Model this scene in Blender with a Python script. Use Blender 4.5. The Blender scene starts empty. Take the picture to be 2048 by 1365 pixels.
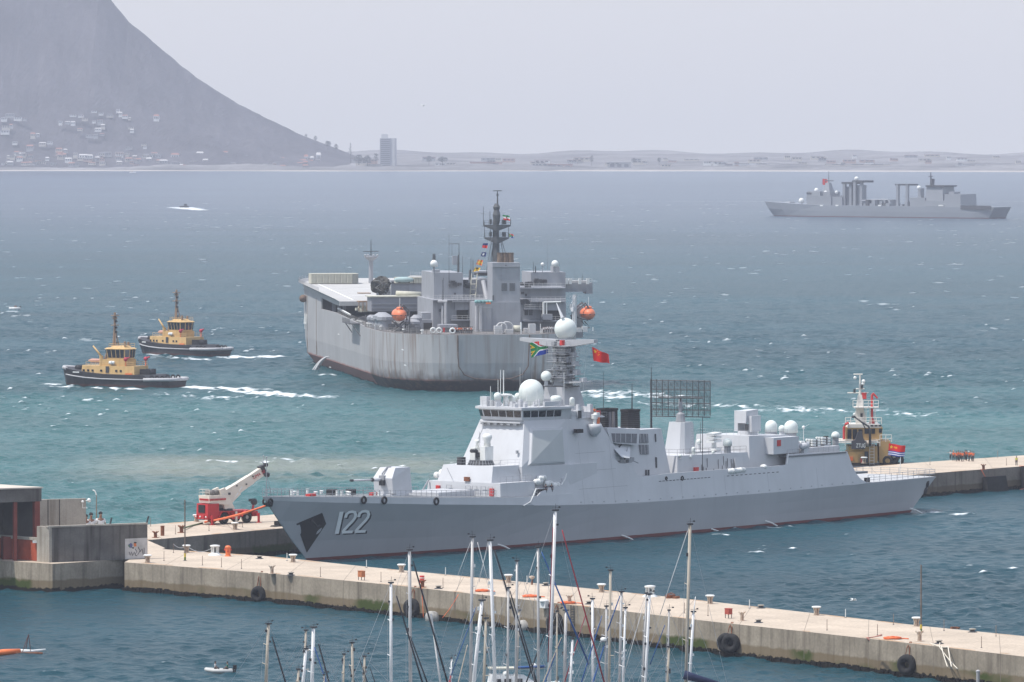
import bpy, bmesh, math, random
import numpy as np
from mathutils import Vector, Matrix

random.seed(7)
RNG = np.random.default_rng(11)
SC = bpy.context.scene
COL = SC.collection
rad = math.radians

# ------------------------------------------------------------------ camera
FOC, IW, IH = 12500.0, 2048.0, 1365.0          # focal length and photo size in photo pixels
CAM_H, Y_HOR = 66.0, 245.0                     # eye height above the water, row of the horizon
PITCH = math.atan((IH / 2 - Y_HOR) / FOC)
cam_d = bpy.data.cameras.new("camera")
cam = bpy.data.objects.new("camera", cam_d)
COL.objects.link(cam)
cam_d.sensor_width = 36.0
cam_d.lens = FOC / IW * 36.0
cam_d.clip_start = 5.0
cam_d.clip_end = 60000.0
cam.location = (0, 0, CAM_H)
cam.rotation_euler = (rad(90) - PITCH, 0, 0)
SC.camera = cam

# ------------------------------------------------------------------ sky, sun, exposure
SUN_EL, SUN_AZ = rad(63), rad(-108)             # azimuth from +Y towards +X
w = bpy.data.worlds.new("World")
SC.world = w
w.use_nodes = True
nt = w.node_tree
sky = nt.nodes.new("ShaderNodeTexSky")
sky.sky_type = 'NISHITA'
sky.sun_disc = False
sky.sun_elevation = SUN_EL
sky.sun_rotation = SUN_AZ
sky.altitude = 0
sky.air_density = 1.6
sky.dust_density = 1.0
sky.ozone_density = 3.5
bg = nt.nodes["Background"]
bg.inputs[1].default_value = 0.15
# a thin white veil of high cloud over the whole sky
veil = nt.nodes.new("ShaderNodeMix"); veil.data_type = 'RGBA'
veil.inputs["Factor"].default_value = 0.62
veil.inputs["B"].default_value = (3.85, 3.98, 4.55, 1)
# (the veil brightens overhead)
wtc = nt.nodes.new("ShaderNodeTexCoord"); wsp = nt.nodes.new("ShaderNodeSeparateXYZ"); nt.links.new(wtc.outputs["Generated"], wsp.inputs[0])
wmr = nt.nodes.new("ShaderNodeMapRange"); wmr.inputs["From Min"].default_value = 0.05; wmr.inputs["From Max"].default_value = 0.9; wmr.inputs["To Min"].default_value = 0.98; wmr.inputs["To Max"].default_value = 1.45
nt.links.new(wsp.outputs[2], wmr.inputs["Value"])
wsc = nt.nodes.new("ShaderNodeVectorMath"); wsc.operation = 'SCALE'; wsc.inputs[0].default_value = (3.75, 3.9, 4.5); nt.links.new(wmr.outputs[0], wsc.inputs["Scale"]); nt.links.new(wsc.outputs[0], veil.inputs["B"])
nt.links.new(sky.outputs[0], veil.inputs["A"])
nt.links.new(veil.outputs["Result"], bg.inputs[0])
sun_d = bpy.data.lights.new("sun", 'SUN')
sun_d.energy = 3.6
sun_d.angle = rad(0.6)
sun_d.color = (1.0, 0.95, 0.88)
sun = bpy.data.objects.new("sun", sun_d)
COL.objects.link(sun)
sv = Vector((math.sin(SUN_AZ) * math.cos(SUN_EL), math.cos(SUN_AZ) * math.cos(SUN_EL), math.sin(SUN_EL)))
sun.rotation_euler = sv.to_track_quat('Z', 'Y').to_euler()
sun.location = (-300, 400, 400)
SC.view_settings.view_transform = 'Standard'
SC.view_settings.look = 'None'
SC.view_settings.exposure = 0.3
SC.view_settings.gamma = 1.0
SC.cycles.max_bounces = 6
SC.cycles.diffuse_bounces = 2
SC.cycles.glossy_bounces = 2
SC.cycles.transparent_max_bounces = 8
SC.cycles.volume_bounces = 1
SC.cycles.sample_clamp_indirect = 6.0
SC.cycles.use_denoising = True

# ------------------------------------------------------------------ surveying: photo point -> place
FWD = np.array([0, math.cos(PITCH), -math.sin(PITCH)])
UPV = np.array([0, math.sin(PITCH), math.cos(PITCH)])
EYE = np.array([0, 0, CAM_H])

def ray(x, y):
 return np.array([1.0, 0, 0]) * (x - IW / 2) / FOC + FWD - UPV * (y - IH / 2) / FOC

def at(x, y, z=0.0):
 d = ray(x, y)
 return EYE + d * ((z - CAM_H) / d[2])

def at_depth(x, y, depth):
 d = ray(x, y)
 return EYE + d * (depth / d[1])

def m_per_px(p):
 return float((np.array(p) - EYE) @ FWD) / FOC

class Frame:
 """a ship's own axes: a along the hull, b across, z up"""
 def __init__(self, o, deg):
  self.o = np.array(o, float); self.deg = deg
  a = rad(deg)
  self.d = np.array([math.cos(a), math.sin(a), 0]); self.n = np.array([-math.sin(a), math.cos(a), 0])
 def on(self, x, y, b):                     # point seen at (x, y) on the plane across = b
  d = ray(x, y); t = (b - (EYE - self.o) @ self.n) / (d @ self.n); p = EYE + d * t - self.o
  return (float(p @ self.d), b, float(p[2]))
 def cut(self, x, y, a):                    # on the plane along = a
  d = ray(x, y); t = (a - (EYE - self.o) @ self.d) / (d @ self.d); p = EYE + d * t - self.o
  return (a, float(p @ self.n), float(p[2]))
 def lvl(self, x, y, z):                    # on the level z
  p = at(x, y, z) - self.o
  return (float(p @ self.d), float(p @ self.n), z)
 def world(self, p):
  return self.o + self.d * p[0] + self.n * p[1] + np.array([0, 0, p[2]])

# ------------------------------------------------------------------ materials
MATS = {}
def lin(c):
 return tuple((v / 12.92 if v <= 0.04045 else ((v + 0.055) / 1.055) ** 2.4) for v in c)

def paint(name, col, rough=0.55, var=0.12, scale=0.35, streak=0.0, streak_col=(0.16, 0.07, 0.03), metal=0.0, spec=0.35, fine=0.0):
 """paint / concrete / metal: base colour with soft blotches, vertical weather streaks and fine grain"""
 if name in MATS: return MATS[name]
 m = bpy.data.materials.new(name); m.use_nodes = True
 t = m.node_tree; N = t.nodes; Lk = t.links
 b = N["Principled BSDF"]
 b.inputs["Roughness"].default_value = rough
 b.inputs["Metallic"].default_value = metal
 b.inputs["Specular IOR Level"].default_value = spec
 tc = N.new("ShaderNodeTexCoord")
 n1 = N.new("ShaderNodeTexNoise"); n1.inputs["Scale"].default_value = scale; n1.inputs["Detail"].default_value = 5
 Lk.new(tc.outputs["Object"], n1.inputs["Vector"])
 r = N.new("ShaderNodeMapRange")
 r.inputs["From Min"].default_value = 0.3; r.inputs["From Max"].default_value = 0.7
 r.inputs["To Min"].default_value = 1 - var; r.inputs["To Max"].default_value = 1 + var
 Lk.new(n1.outputs["Fac"], r.inputs["Value"])
 mul = N.new("ShaderNodeVectorMath"); mul.operation = 'SCALE'; mul.inputs[0].default_value = col[:3]
 Lk.new(r.outputs[0], mul.inputs["Scale"])
 out = mul.outputs[0]
 if fine:
  n3 = N.new("ShaderNodeTexNoise"); n3.inputs["Scale"].default_value = scale * 14; n3.inputs["Detail"].default_value = 3
  Lk.new(tc.outputs["Object"], n3.inputs["Vector"])
  r3 = N.new("ShaderNodeMapRange"); r3.inputs["From Min"].default_value = 0.3; r3.inputs["From Max"].default_value = 0.7
  r3.inputs["To Min"].default_value = 1 - fine; r3.inputs["To Max"].default_value = 1 + fine
  Lk.new(n3.outputs["Fac"], r3.inputs["Value"])
  m3 = N.new("ShaderNodeVectorMath"); m3.operation = 'SCALE'
  Lk.new(out, m3.inputs[0]); Lk.new(r3.outputs[0], m3.inputs["Scale"]); out = m3.outputs[0]
 if streak:
  mp = N.new("ShaderNodeMapping"); mp.inputs["Scale"].default_value = (1.1, 1.1, 0.07)
  Lk.new(tc.outputs["Object"], mp.inputs["Vector"])
  n2 = N.new("ShaderNodeTexNoise"); n2.inputs["Scale"].default_value = 1.0; n2.inputs["Detail"].default_value = 4
  Lk.new(mp.outputs[0], n2.inputs["Vector"])
  r2 = N.new("ShaderNodeMapRange"); r2.inputs["From Min"].default_value = 0.52; r2.inputs["From Max"].default_value = 0.75
  r2.inputs["To Max"].default_value = streak
  Lk.new(n2.outputs["Fac"], r2.inputs["Value"])
  mx = N.new("ShaderNodeMix"); mx.data_type = 'RGBA'
  Lk.new(r2.outputs[0], mx.inputs["Factor"]); Lk.new(out, mx.inputs["A"]); mx.inputs["B"].default_value = (*streak_col, 1)
  out = mx.outputs["Result"]
 Lk.new(out, b.inputs["Base Color"])
 MATS[name] = m
 return m

def bands(name, base, stops, axis=2, **kw):
 """a paint whose colour changes in bands along one object axis: stops = [(from_value, colour), ...]"""
 if name in MATS: return MATS[name]
 m = paint(name, base, **kw)
 t = m.node_tree; N = t.nodes; Lk = t.links
 b = N["Principled BSDF"]
 src = b.inputs["Base Color"].links[0].from_socket
 tc = N.new("ShaderNodeTexCoord"); sp = N.new("ShaderNodeSeparateXYZ")
 Lk.new(tc.outputs["Object"], sp.inputs[0])
 nz = N.new("ShaderNodeTexNoise"); nz.inputs["Scale"].default_value = 0.4; nz.inputs["Detail"].default_value = 3
 Lk.new(tc.outputs["Object"], nz.inputs["Vector"])
 for v0, colr, soft in stops:
  ad = N.new("ShaderNodeMath"); ad.operation = 'MULTIPLY_ADD'
  Lk.new(nz.outputs["Fac"], ad.inputs[0]); ad.inputs[1].default_value = soft * 3; Lk.new(sp.outputs[axis], ad.inputs[2])
  mr = N.new("ShaderNodeMapRange")
  mr.inputs["From Min"].default_value = v0 + soft * 1.5 - max(soft, 0.02); mr.inputs["From Max"].default_value = v0 + soft * 1.5 + max(soft, 0.02)
  mr.inputs["To Min"].default_value = 1; mr.inputs["To Max"].default_value = 0
  Lk.new(ad.outputs[0], mr.inputs["Value"])
  mx = N.new("ShaderNodeMix"); mx.data_type = 'RGBA'
  Lk.new(mr.outputs[0], mx.inputs["Factor"]); Lk.new(src, mx.inputs["A"]); mx.inputs["B"].default_value = (*colr, 1)
  src = mx.outputs["Result"]
 Lk.new(src, b.inputs["Base Color"])
 return m

def flat(name, col, rough=0.6, **kw):
 return paint(name, col, rough, var=kw.pop('var', 0.06), scale=kw.pop('scale', 1.5), **kw)

# ------------------------------------------------------------------ mesh building
class MB:
 def __init__(self): self.v = []; self.f = []; self.mi = []; self.cur = 0; self.sm = []; self.smooth = False; self.pieces = []
 def add(self, vs, fs):
  self.pieces.append((len(self.v), len(self.f)))
  o = len(self.v); self.v += [tuple(float(c) for c in q) for q in vs]
  for f in fs: self.f.append(tuple(i + o for i in f)); self.mi.append(self.cur); self.sm.append(self.smooth)
  return self
 def box(self, x0, x1, y0, y1, z0, z1):
  return self.add([(x0, y0, z0), (x1, y0, z0), (x1, y1, z0), (x0, y1, z0), (x0, y0, z1), (x1, y0, z1), (x1, y1, z1), (x0, y1, z1)],
      [(3, 2, 1, 0), (4, 5, 6, 7), (0, 1, 5, 4), (1, 2, 6, 5), (2, 3, 7, 6), (3, 0, 4, 7)])
 def cbox(self, c, s, rz=0.0):
  hx, hy, hz = s[0] / 2, s[1] / 2, s[2] / 2; ca, sa = math.cos(rz), math.sin(rz)
  vs = [(c[0] + x * ca - y * sa, c[1] + x * sa + y * ca, c[2] + z) for z in (-hz, hz) for x, y in ((-hx, -hy), (hx, -hy), (hx, hy), (-hx, hy))]
  return self.add(vs, [(3, 2, 1, 0), (4, 5, 6, 7), (0, 1, 5, 4), (1, 2, 6, 5), (2, 3, 7, 6), (3, 0, 4, 7)])
 def loft(self, rings, caps=True, closed=True):
  n = len(rings[0]); vs = [p for r in rings for p in r]; fs = []
  for k in range(len(rings) - 1):
   for i in range(n if closed else n - 1):
    j = (i + 1) % n; fs.append((k * n + i, k * n + j, (k + 1) * n + j, (k + 1) * n + i))
  if caps:
   fs.append(tuple(range(n - 1, -1, -1))); fs.append(tuple((len(rings) - 1) * n + i for i in range(n)))
  return self.add(vs, fs)
 def prism(self, poly, z0, z1, top=None):
  top = top or poly
  return self.loft([[(x, y, z0) for x, y in poly], [(x, y, z1) for x, y in top]])
 def tube(self, pts, r, n=6, r1=None, caps=True):
  pts = [np.array(p, float) for p in pts]; rings = []
  for i, p in enumerate(pts):
   a = pts[max(i - 1, 0)]; b = pts[min(i + 1, len(pts) - 1)]; d = b - a; L = np.linalg.norm(d); d = d / (L if L else 1)
   u = np.cross(d, [0, 0, 1.0]) if abs(d[2]) < 0.9 else np.cross(d, [1.0, 0, 0]); u /= np.linalg.norm(u); q = np.cross(d, u)
   rr = r if r1 is None else r + (r1 - r) * i / max(len(pts) - 1, 1)
   rings.append([p + (u * math.cos(k * 2 * math.pi / n) + q * math.sin(k * 2 * math.pi / n)) * rr for k in range(n)])
  return self.loft(rings, caps)
 def lathe(self, prof, c=(0, 0, 0), n=16):
  rings = [[(c[0] + r * math.cos(k * 2 * math.pi / n), c[1] + r * math.sin(k * 2 * math.pi / n), c[2] + z) for k in range(n)] for r, z in prof]
  return self.loft(rings)
 def ball(self, c, r, n=16, m=8, z0=-1.0, sz=1.0):
  a0 = math.asin(max(-0.999, z0)); prof = []
  for k in range(m + 1):
   a = a0 + (math.pi / 2 - 0.02 - a0) * k / m; prof.append((r * math.cos(a), r * math.sin(a) * sz))
  return self.lathe(prof, c, n)
 def torus(self, c, R, r, axis='y', n=16, m=8, sq=1.0):
  vs = []; fs = []
  for i in range(n):
   a = 2 * math.pi * i / n
   for k in range(m):
    b = 2 * math.pi * k / m; q = R + r * math.cos(b); h = r * math.sin(b) * sq
    x, y = q * math.cos(a), q * math.sin(a)
    p = {'z': (x, y, h), 'y': (x, h, y), 'x': (h, x, y)}[axis]
    vs.append((c[0] + p[0], c[1] + p[1], c[2] + p[2]))
  for i in range(n):
   for k in range(m):
    i2, k2 = (i + 1) % n, (k + 1) % m; fs.append((i * m + k, i2 * m + k, i2 * m + k2, i * m + k2))
  return self.add(vs, fs)
 def quad(self, a, b, c, d): return self.add([a, b, c, d], [(0, 1, 2, 3)])
 def plate(self, pts, nrm, t):
  """a polygon given thickness t along nrm"""
  pts = [np.array(p, float) for p in pts]; nv = np.array(nrm, float) * t; n = len(pts)
  return self.loft([pts, [p + nv for p in pts]])
 def each(self, name, mat, parent=None):
  """every piece added becomes a part of its own"""
  cuts = self.pieces + [(len(self.v), len(self.f))]; out = []
  for (v0, f0), (v1, f1) in zip(cuts[:-1], cuts[1:]):
   q = MB(); q.v = self.v[v0:v1]; q.f = [tuple(i - v0 for i in f) for f in self.f[f0:f1]]; q.mi = self.mi[f0:f1]; q.sm = self.sm[f0:f1]
   out.append(q.build(name, mat, parent))
  return out
 def build(self, name, mat, parent=None, fix=True):
  me = bpy.data.meshes.new(name); me.from_pydata(self.v, [], self.f)
  for mm in (mat if isinstance(mat, (list, tuple)) else [mat]): me.materials.append(mm)
  me.polygons.foreach_set("material_index", self.mi)
  me.polygons.foreach_set("use_smooth", self.sm)
  if fix:
   bm = bmesh.new(); bm.from_mesh(me); bmesh.ops.recalc_face_normals(bm, faces=bm.faces); bm.to_mesh(me); bm.free()
  me.update()
  o = bpy.data.objects.new(name, me); COL.objects.link(o)
  if parent is not None: o.parent = parent
  return o

def tag(o, label=None, cat=None, group=None, kind=None):
 if label: o['label'] = label
 if cat: o['category'] = cat
 if group: o['group'] = group
 if kind: o['kind'] = kind
 return o

def thing(name, label, cat, loc=(0, 0, 0), deg=0.0, group=None):
 o = bpy.data.objects.new(name, None); COL.objects.link(o); o.empty_display_size = 0.5
 o.location = tuple(float(c) for c in loc); o.rotation_euler = (0, 0, rad(deg))
 return tag(o, label, cat, group)

def dup(o, loc, deg=0.0, label=None, group=None, scale=None):
 r = o.copy(); COL.objects.link(r); r.location = tuple(float(c) for c in loc); r.rotation_euler = (0, 0, rad(deg))
 if label: r['label'] = label
 if group: r['group'] = group
 if scale: r.scale = (scale,) * 3 if isinstance(scale, (int, float)) else scale
 for ch in list(o.children):
  c = ch.copy(); COL.objects.link(c); c.parent = r
  for g in list(ch.children):
   d = g.copy(); COL.objects.link(d); d.parent = c
 return r

def text_part(name, s, size, mat, parent, loc, rot, depth=0.03, shear=0.0, sx=1.0):
 cu = bpy.data.curves.new(name, 'FONT'); cu.body = s; cu.size = size; cu.extrude = depth / 2; cu.shear = shear
 cu.align_x = 'CENTER'; cu.align_y = 'CENTER'
 o = bpy.data.objects.new(name, cu); COL.objects.link(o)
 dg = bpy.context.evaluated_depsgraph_get(); me = bpy.data.meshes.new_from_object(o.evaluated_get(dg))
 bpy.data.objects.remove(o); bpy.data.curves.remove(cu)
 me.materials.clear(); me.materials.append(mat); me.name = name
 o = bpy.data.objects.new(name, me); COL.objects.link(o)
 o.location = loc; o.rotation_euler = rot; o.scale = (sx, 1, 1)
 if parent is not None: o.parent = parent
 return o
# ================================================================== SETTING: water, hills, coast, haze
def water_material():
 m = bpy.data.materials.new("sea_water"); m.use_nodes = True
 t = m.node_tree; N = t.nodes; Lk = t.links; b = N["Principled BSDF"]
 tc = N.new("ShaderNodeTexCoord"); pos = tc.outputs["Object"]
 def noise(scale, sx=1.0, sy=1.0, detail=3.0, rough=0.5, rot=0.0, dist=0.0):
  mp = N.new("ShaderNodeMapping"); mp.inputs["Scale"].default_value = (sx, sy, 1); mp.inputs["Rotation"].default_value = (0, 0, rot)
  Lk.new(pos, mp.inputs["Vector"])
  n = N.new("ShaderNodeTexNoise"); n.inputs["Scale"].default_value = scale; n.inputs["Detail"].default_value = detail
  n.inputs["Roughness"].default_value = rough; n.inputs["Distortion"].default_value = dist
  Lk.new(mp.outputs[0], n.inputs["Vector"]); return n.outputs["Fac"]
 def rng(v, a, c, lo=0.0, hi=1.0, smooth=False):
  r = N.new("ShaderNodeMapRange"); r.inputs["From Min"].default_value = a; r.inputs["From Max"].default_value = c
  r.inputs["To Min"].default_value = lo; r.inputs["To Max"].default_value = hi
  if smooth: r.interpolation_type = 'SMOOTHSTEP'
  Lk.new(v, r.inputs["Value"]); return r.outputs[0]
 def math_(op, a, c):
  n = N.new("ShaderNodeMath"); n.operation = op
  for i, q in enumerate((a, c)):
   if isinstance(q, (int, float)): n.inputs[i].default_value = q
   else: Lk.new(q, n.inputs[i])
  return n.outputs[0]
 def mix(f, a, c):
  n = N.new("ShaderNodeMix"); n.data_type = 'RGBA'; Lk.new(f, n.inputs["Factor"])
  for key, q in (("A", a), ("B", c)):
   if isinstance(q, tuple): n.inputs[key].default_value = (*q, 1)
   else: Lk.new(q, n.inputs[key])
  return n.outputs["Result"]
 sp = N.new("ShaderNodeSeparateXYZ"); Lk.new(pos, sp.inputs[0]); Y = sp.outputs["Y"]; X = sp.outputs["X"]
 # colour of the water body: harbour grey blue, sandy shallows beyond the mole, deep bay
 wob = noise(0.004, 1, 1, 3)
 yw = math_('ADD', Y, rng(wob, 0.3, 0.7, -160, 160))
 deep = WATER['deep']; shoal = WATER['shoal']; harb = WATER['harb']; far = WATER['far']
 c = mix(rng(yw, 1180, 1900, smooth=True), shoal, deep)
 c = mix(rng(yw, 2300, 5200, smooth=True), c, far)  # far water paled in its colour, standing in for distance haze
 # harbour basin: everything on the camera's side of the mole
 side = math_('ADD', Y, math_('MULTIPLY', X, -1.365))
 c = mix(rng(side, 1003, 1042, smooth=True), harb, c)
 # sand stirred up in the shallows
 sandn = noise(0.016, 0.5, 1.5, 5, 0.65)
 dx = math_('ABSOLUTE', math_('ADD', X, 42.0), 0.0)
 sand = math_('MULTIPLY', rng(sandn, 0.40, 0.56, smooth=True), math_('MULTIPLY', rng(dx, 22, 50, 1, 0, True), math_('MULTIPLY', rng(Y, 1135, 1170, 0, 1, True), rng(Y, 1215, 1260, 1, 0, True))))
 c = mix(math_('MULTIPLY', sand, 0.6), c, WATER['sand'])
 # broad wind lanes: the change in surface sheen painted as lighter and darker colour
 lane = noise(0.006, 0.35, 2.2, 3, 0.55, 0.08)
 lc = N.new("ShaderNodeVectorMath"); lc.operation = 'SCALE'; Lk.new(c, lc.inputs[0]); Lk.new(rng(lane, 0.3, 0.7, 0.8, 1.22), lc.inputs["Scale"]); c = lc.outputs[0]
 # foam is carried by the waves themselves
 fa = N.new("ShaderNodeAttribute"); fa.attribute_name = "foam"; foam = fa.outputs["Fac"]
 c = mix(foam, c, (0.80, 0.84, 0.86))
 Lk.new(c, b.inputs["Base Color"])
 rg = rng(foam, 0, 1, WATER['rough'], 0.9); Lk.new(rg, b.inputs["Roughness"])
 b.inputs["IOR"].default_value = 1.33; b.inputs["Specular IOR Level"].default_value = WATER['spec']
 # waves
 h2 = noise(0.5, 0.7, 1.1, 3, 0.55, -0.18, 0.3); h3 = noise(1.6, 0.8, 1.2, 3, 0.6, 0.25)
 calm = rng(side, 1003, 1042, 0.7, 1.0)
 hgt = math_('ADD', math_('MULTIPLY', h2, WATER['a2']), math_('MULTIPLY', h3, WATER['a3']))
 h1 = noise(0.075, 0.6, 1.2, 3, 0.55, 0.10, 0.3)
 hgt = math_('ADD', math_('MULTIPLY', hgt, math_('MULTIPLY', calm, rng(Y, 1000, 4000, 1.0, 2.5))), math_('MULTIPLY', h1, rng(Y, 1300, 5000, 0.0, 2.4)))
 bp = N.new("ShaderNodeBump"); bp.inputs["Strength"].default_value = 1.0; bp.inputs["Distance"].default_value = 1.0
 Lk.new(hgt, bp.inputs["Height"]); Lk.new(bp.outputs[0], b.inputs["Normal"])
 return m

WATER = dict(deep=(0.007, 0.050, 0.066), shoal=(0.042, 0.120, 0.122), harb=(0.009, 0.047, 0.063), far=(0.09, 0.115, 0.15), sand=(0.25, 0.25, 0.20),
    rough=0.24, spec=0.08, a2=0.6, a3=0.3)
def vnoise(x, y, seed=0):
 """smooth 2-D value noise in 0..1"""
 xi = np.floor(x).astype(np.int64); yi = np.floor(y).astype(np.int64)
 fx = (x - xi).astype(np.float32); fy = (y - yi).astype(np.float32)
 fx = fx * fx * (3 - 2 * fx); fy = fy * fy * (3 - 2 * fy)
 def hsh(i, j):
  k = (i * 374761393 + j * 668265263 + seed * 982451653) & 0xffffffff
  k = ((k ^ (k >> 13)) * 1274126177) & 0xffffffff
  return ((k ^ (k >> 16)) & 0xffff).astype(np.float32) / 65535.0
 return (hsh(xi, yi) * (1 - fx) + hsh(xi + 1, yi) * fx) * (1 - fy) + (hsh(xi, yi + 1) * (1 - fx) + hsh(xi + 1, yi + 1) * fx) * fy
def fbm(x, y, oct=4, seed=0):
 s = 0; a = 0.5; tot = 0
 for k in range(oct):
  s = s + a * vnoise(x * 2 ** k + 17.3 * k, y * 2 ** k - 9.1 * k, seed + k); tot += a; a *= 0.55
 return s / tot
def sstep(v, a, b):
 t = np.clip((v - a) / (b - a), 0, 1); return t * t * (3 - 2 * t)

# the water: one sheet of real waves, finer near the harbour, running on to the far beach
ys = [640.0]
while ys[-1] < 5200: ys.append(ys[-1] + 0.42 * (ys[-1] / 800.0) ** 1.75)
ys = np.array(ys, np.float32)
us = np.linspace(-0.112, 0.112, 480, dtype=np.float32)
YY = np.repeat(ys[:, None], len(us), 1); XX = YY * us[None, :]
spc = 0.42 * (YY / 800.0) ** 1.75
spx = YY * (us[1] - us[0])
inner = sstep(YY - 1.365 * XX, 1003, 1042)             # 0 inside the harbour, 1 in the open bay
amp = 0.62 + 0.38 * inner
HH = np.zeros_like(YY); DX = np.zeros_like(YY); DY = np.zeros_like(YY)
gust = (0.65 + 0.7 * fbm(XX / 38, YY / 60, 2, 5)) * (0.62 + 0.76 * fbm(XX / 210, YY / 330, 3, 15))
for k in range(72):
 lam = 1.15 * (9.0 / 1.15) ** RNG.random()
 th = rad(-28) + RNG.normal() * 0.7                # wind runs to the right and a little towards the viewer
 kk = 2 * math.pi / lam; a = 0.0108 * lam ** 0.72
 ph = kk * (XX * math.cos(th) + YY * math.sin(th)) + RNG.random() * 6.28
 att = np.clip(lam / (2.2 * np.maximum(spc * abs(math.sin(th)) + spx * abs(math.cos(th)), 1e-3)) - 0.6, 0, 1) * a
 HH += att * np.cos(ph); q_ = att * np.sin(ph)
 DX -= q_ * math.cos(th); DY -= q_ * math.sin(th)
HH *= amp * gust; DX *= amp * gust * 1.1; DY *= amp * gust * 1.1
HN = HH / (amp * gust); crest = HN / np.maximum(1e-4, np.std(HN, axis=1, keepdims=True)) * gust
patch = fbm(XX / 26, YY / 45, 3, 21)
fade_far = np.clip(1.25 - YY / 5200, 0.15, 1)
foam = sstep(crest + 2.4 * (patch - 0.5) + 0.5 * (vnoise(XX / 0.8, YY / 1.6, 3) - 0.5), 3.0 + 0.45 * (1 - inner) + 0.55 * sstep(YY, 1150, 2200), 3.5 + 0.45 * (1 - inner) + 0.55 * sstep(YY, 1150, 2200)) * fade_far
far_f = sstep(fbm(XX / 5, YY / 22, 2, 33) + 0.22 * (patch - 0.5), 0.865, 0.905) * sstep(YY, 1500, 2200) * 0.5
foam = np.maximum(foam, far_f * fade_far)
def blot(x0, y0, x1, y1, w0, w1, dens, seed, ramp=0.15):
 """churned water along a line from (x0, y0) to (x1, y1), half width w0 growing to w1"""
 global foam
 dx, dy = x1 - x0, y1 - y0; L2 = dx * dx + dy * dy
 t = ((XX - x0) * dx + (YY - y0) * dy) / L2; d = np.abs((XX - x0) * dy - (YY - y0) * dx) / math.sqrt(L2)
 wd = w0 + (w1 - w0) * np.clip(t, 0, 1)
 body = (1 - sstep(d / wd, 0.35, 1.0)) * sstep(t, -0.02, ramp * 0.3) * (1 - sstep(t, 1 - ramp * 2, 1.0))
 sel = body > 0.004                                   # only where there is anything to churn
 xs_, ys_, bd = XX[sel], YY[sel], body[sel]
 n = 0.62 * fbm(xs_ / 1.0, ys_ / 2.6, 4, seed) + 0.38 * fbm(xs_ / 6.5, ys_ / 11, 2, seed + 9)
 foam[sel] = np.maximum(foam[sel], np.clip(sstep(n, 0.66 - 0.30 * dens * bd, 0.86 - 0.30 * dens * bd) * bd * 1.15, 0, 0.92))
def wk(x0, y0, x1, y1, *r):
 p, q = at(x0, y0), at(x1, y1); blot(p[0], p[1], q[0], q[1], *r)
wk(372, 774, 700, 800, 4, 13, 1.0, 51); wk(380, 773, 560, 782, 3, 6, 1.35, 52); wk(300, 788, 520, 800, 8, 14, .45, 53)      # wake of the nearer tug
wk(88, 768, 122, 770, 2.5, 2.5, 1.5, 54); wk(160, 775, 300, 780, 2.6, 3, 1.35, 55); wk(105, 773, 165, 775, 2, 2, 1.0, 50)
wk(440, 716, 600, 712, 7, 12, 1.0, 56); wk(285, 706, 330, 712, 4, 5, .8, 57); wk(330, 714, 440, 722, 5, 5, .75, 58)     # wake of the farther tug
wk(358, 415, 412, 422, 16, 8, 1.6, 59)                                                                  # speedboat spray
wk(640, 748, 670, 752, 4, 5, 1.1, 60)
wk(1185, 780, 1330, 800, 14, 22, .75, 61); wk(1300, 805, 1990, 838, 14, 22, .40, 62)                      # wash astern of the support ship
wk(540, 917, 760, 925, 3, 4, .6, 63); wk(400, 922, 620, 924, 2, 3, .8, 64)
wk(1845, 1024, 1950, 1030, 2.0, 5, .9, 65); wk(1425, 1068, 1480, 1072, .6, .8, 1.4, 66); wk(1530, 1054, 1590, 1056, .6, .8, 1.4, 67)

VV = np.stack([XX + DX, YY + DY, HH], -1).reshape(-1, 3)
nr, nc = YY.shape
idx = np.arange(nr * nc, dtype=np.int32).reshape(nr, nc)
FF = np.stack([idx[:-1, :-1], idx[:-1, 1:], idx[1:, 1:], idx[1:, :-1]], -1).reshape(-1, 4)
extra = []; ef = []                                     # calm outer skirts so the bay runs on beyond the picture
for (x0, x1, y0, y1) in ((-2600, 2600, 300, 640.0),):
 pass
base = nr * nc
L_ = [(-2600, 640.0), (-2600, 8900.0), (2600, 8900.0), (2600, 640.0), (-2600, 300.0), (2600, 300.0)]
Lv = np.array([(x, y, 0) for x, y in L_], np.float32)
VV = np.concatenate([VV, Lv])
me = bpy.data.meshes.new("water")
c00, c01, c10, c11 = int(idx[0, 0]), int(idx[0, -1]), int(idx[-1, 0]), int(idx[-1, -1])
quads = np.concatenate([FF, np.array([[base + 0, c00, c10, base + 1], [c01, base + 3, base + 2, c11], [c10, c11, base + 2, base + 1], [base + 4, base + 5, base + 3, base + 0]], np.int32)])
me.vertices.add(len(VV)); me.vertices.foreach_set("co", VV.astype(np.float32).ravel())
me.loops.add(len(quads) * 4); me.loops.foreach_set("vertex_index", quads.ravel().astype(np.int32))
me.polygons.add(len(quads)); me.polygons.foreach_set("loop_start", np.arange(0, len(quads) * 4, 4, dtype=np.int32))
me.update(calc_edges=True)
me.polygons.foreach_set("use_smooth", np.ones(len(quads), bool))
at_ = me.attributes.new("foam", 'FLOAT', 'POINT'); at_.data.foreach_set("value", np.concatenate([foam.ravel(), np.zeros(len(Lv))]).astype(np.float32))
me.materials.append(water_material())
wo = bpy.data.objects.new("water", me); COL.objects.link(wo); tag(wo, kind='structure')
# row 640 joins the near skirt along its whole width
me.validate()

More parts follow.
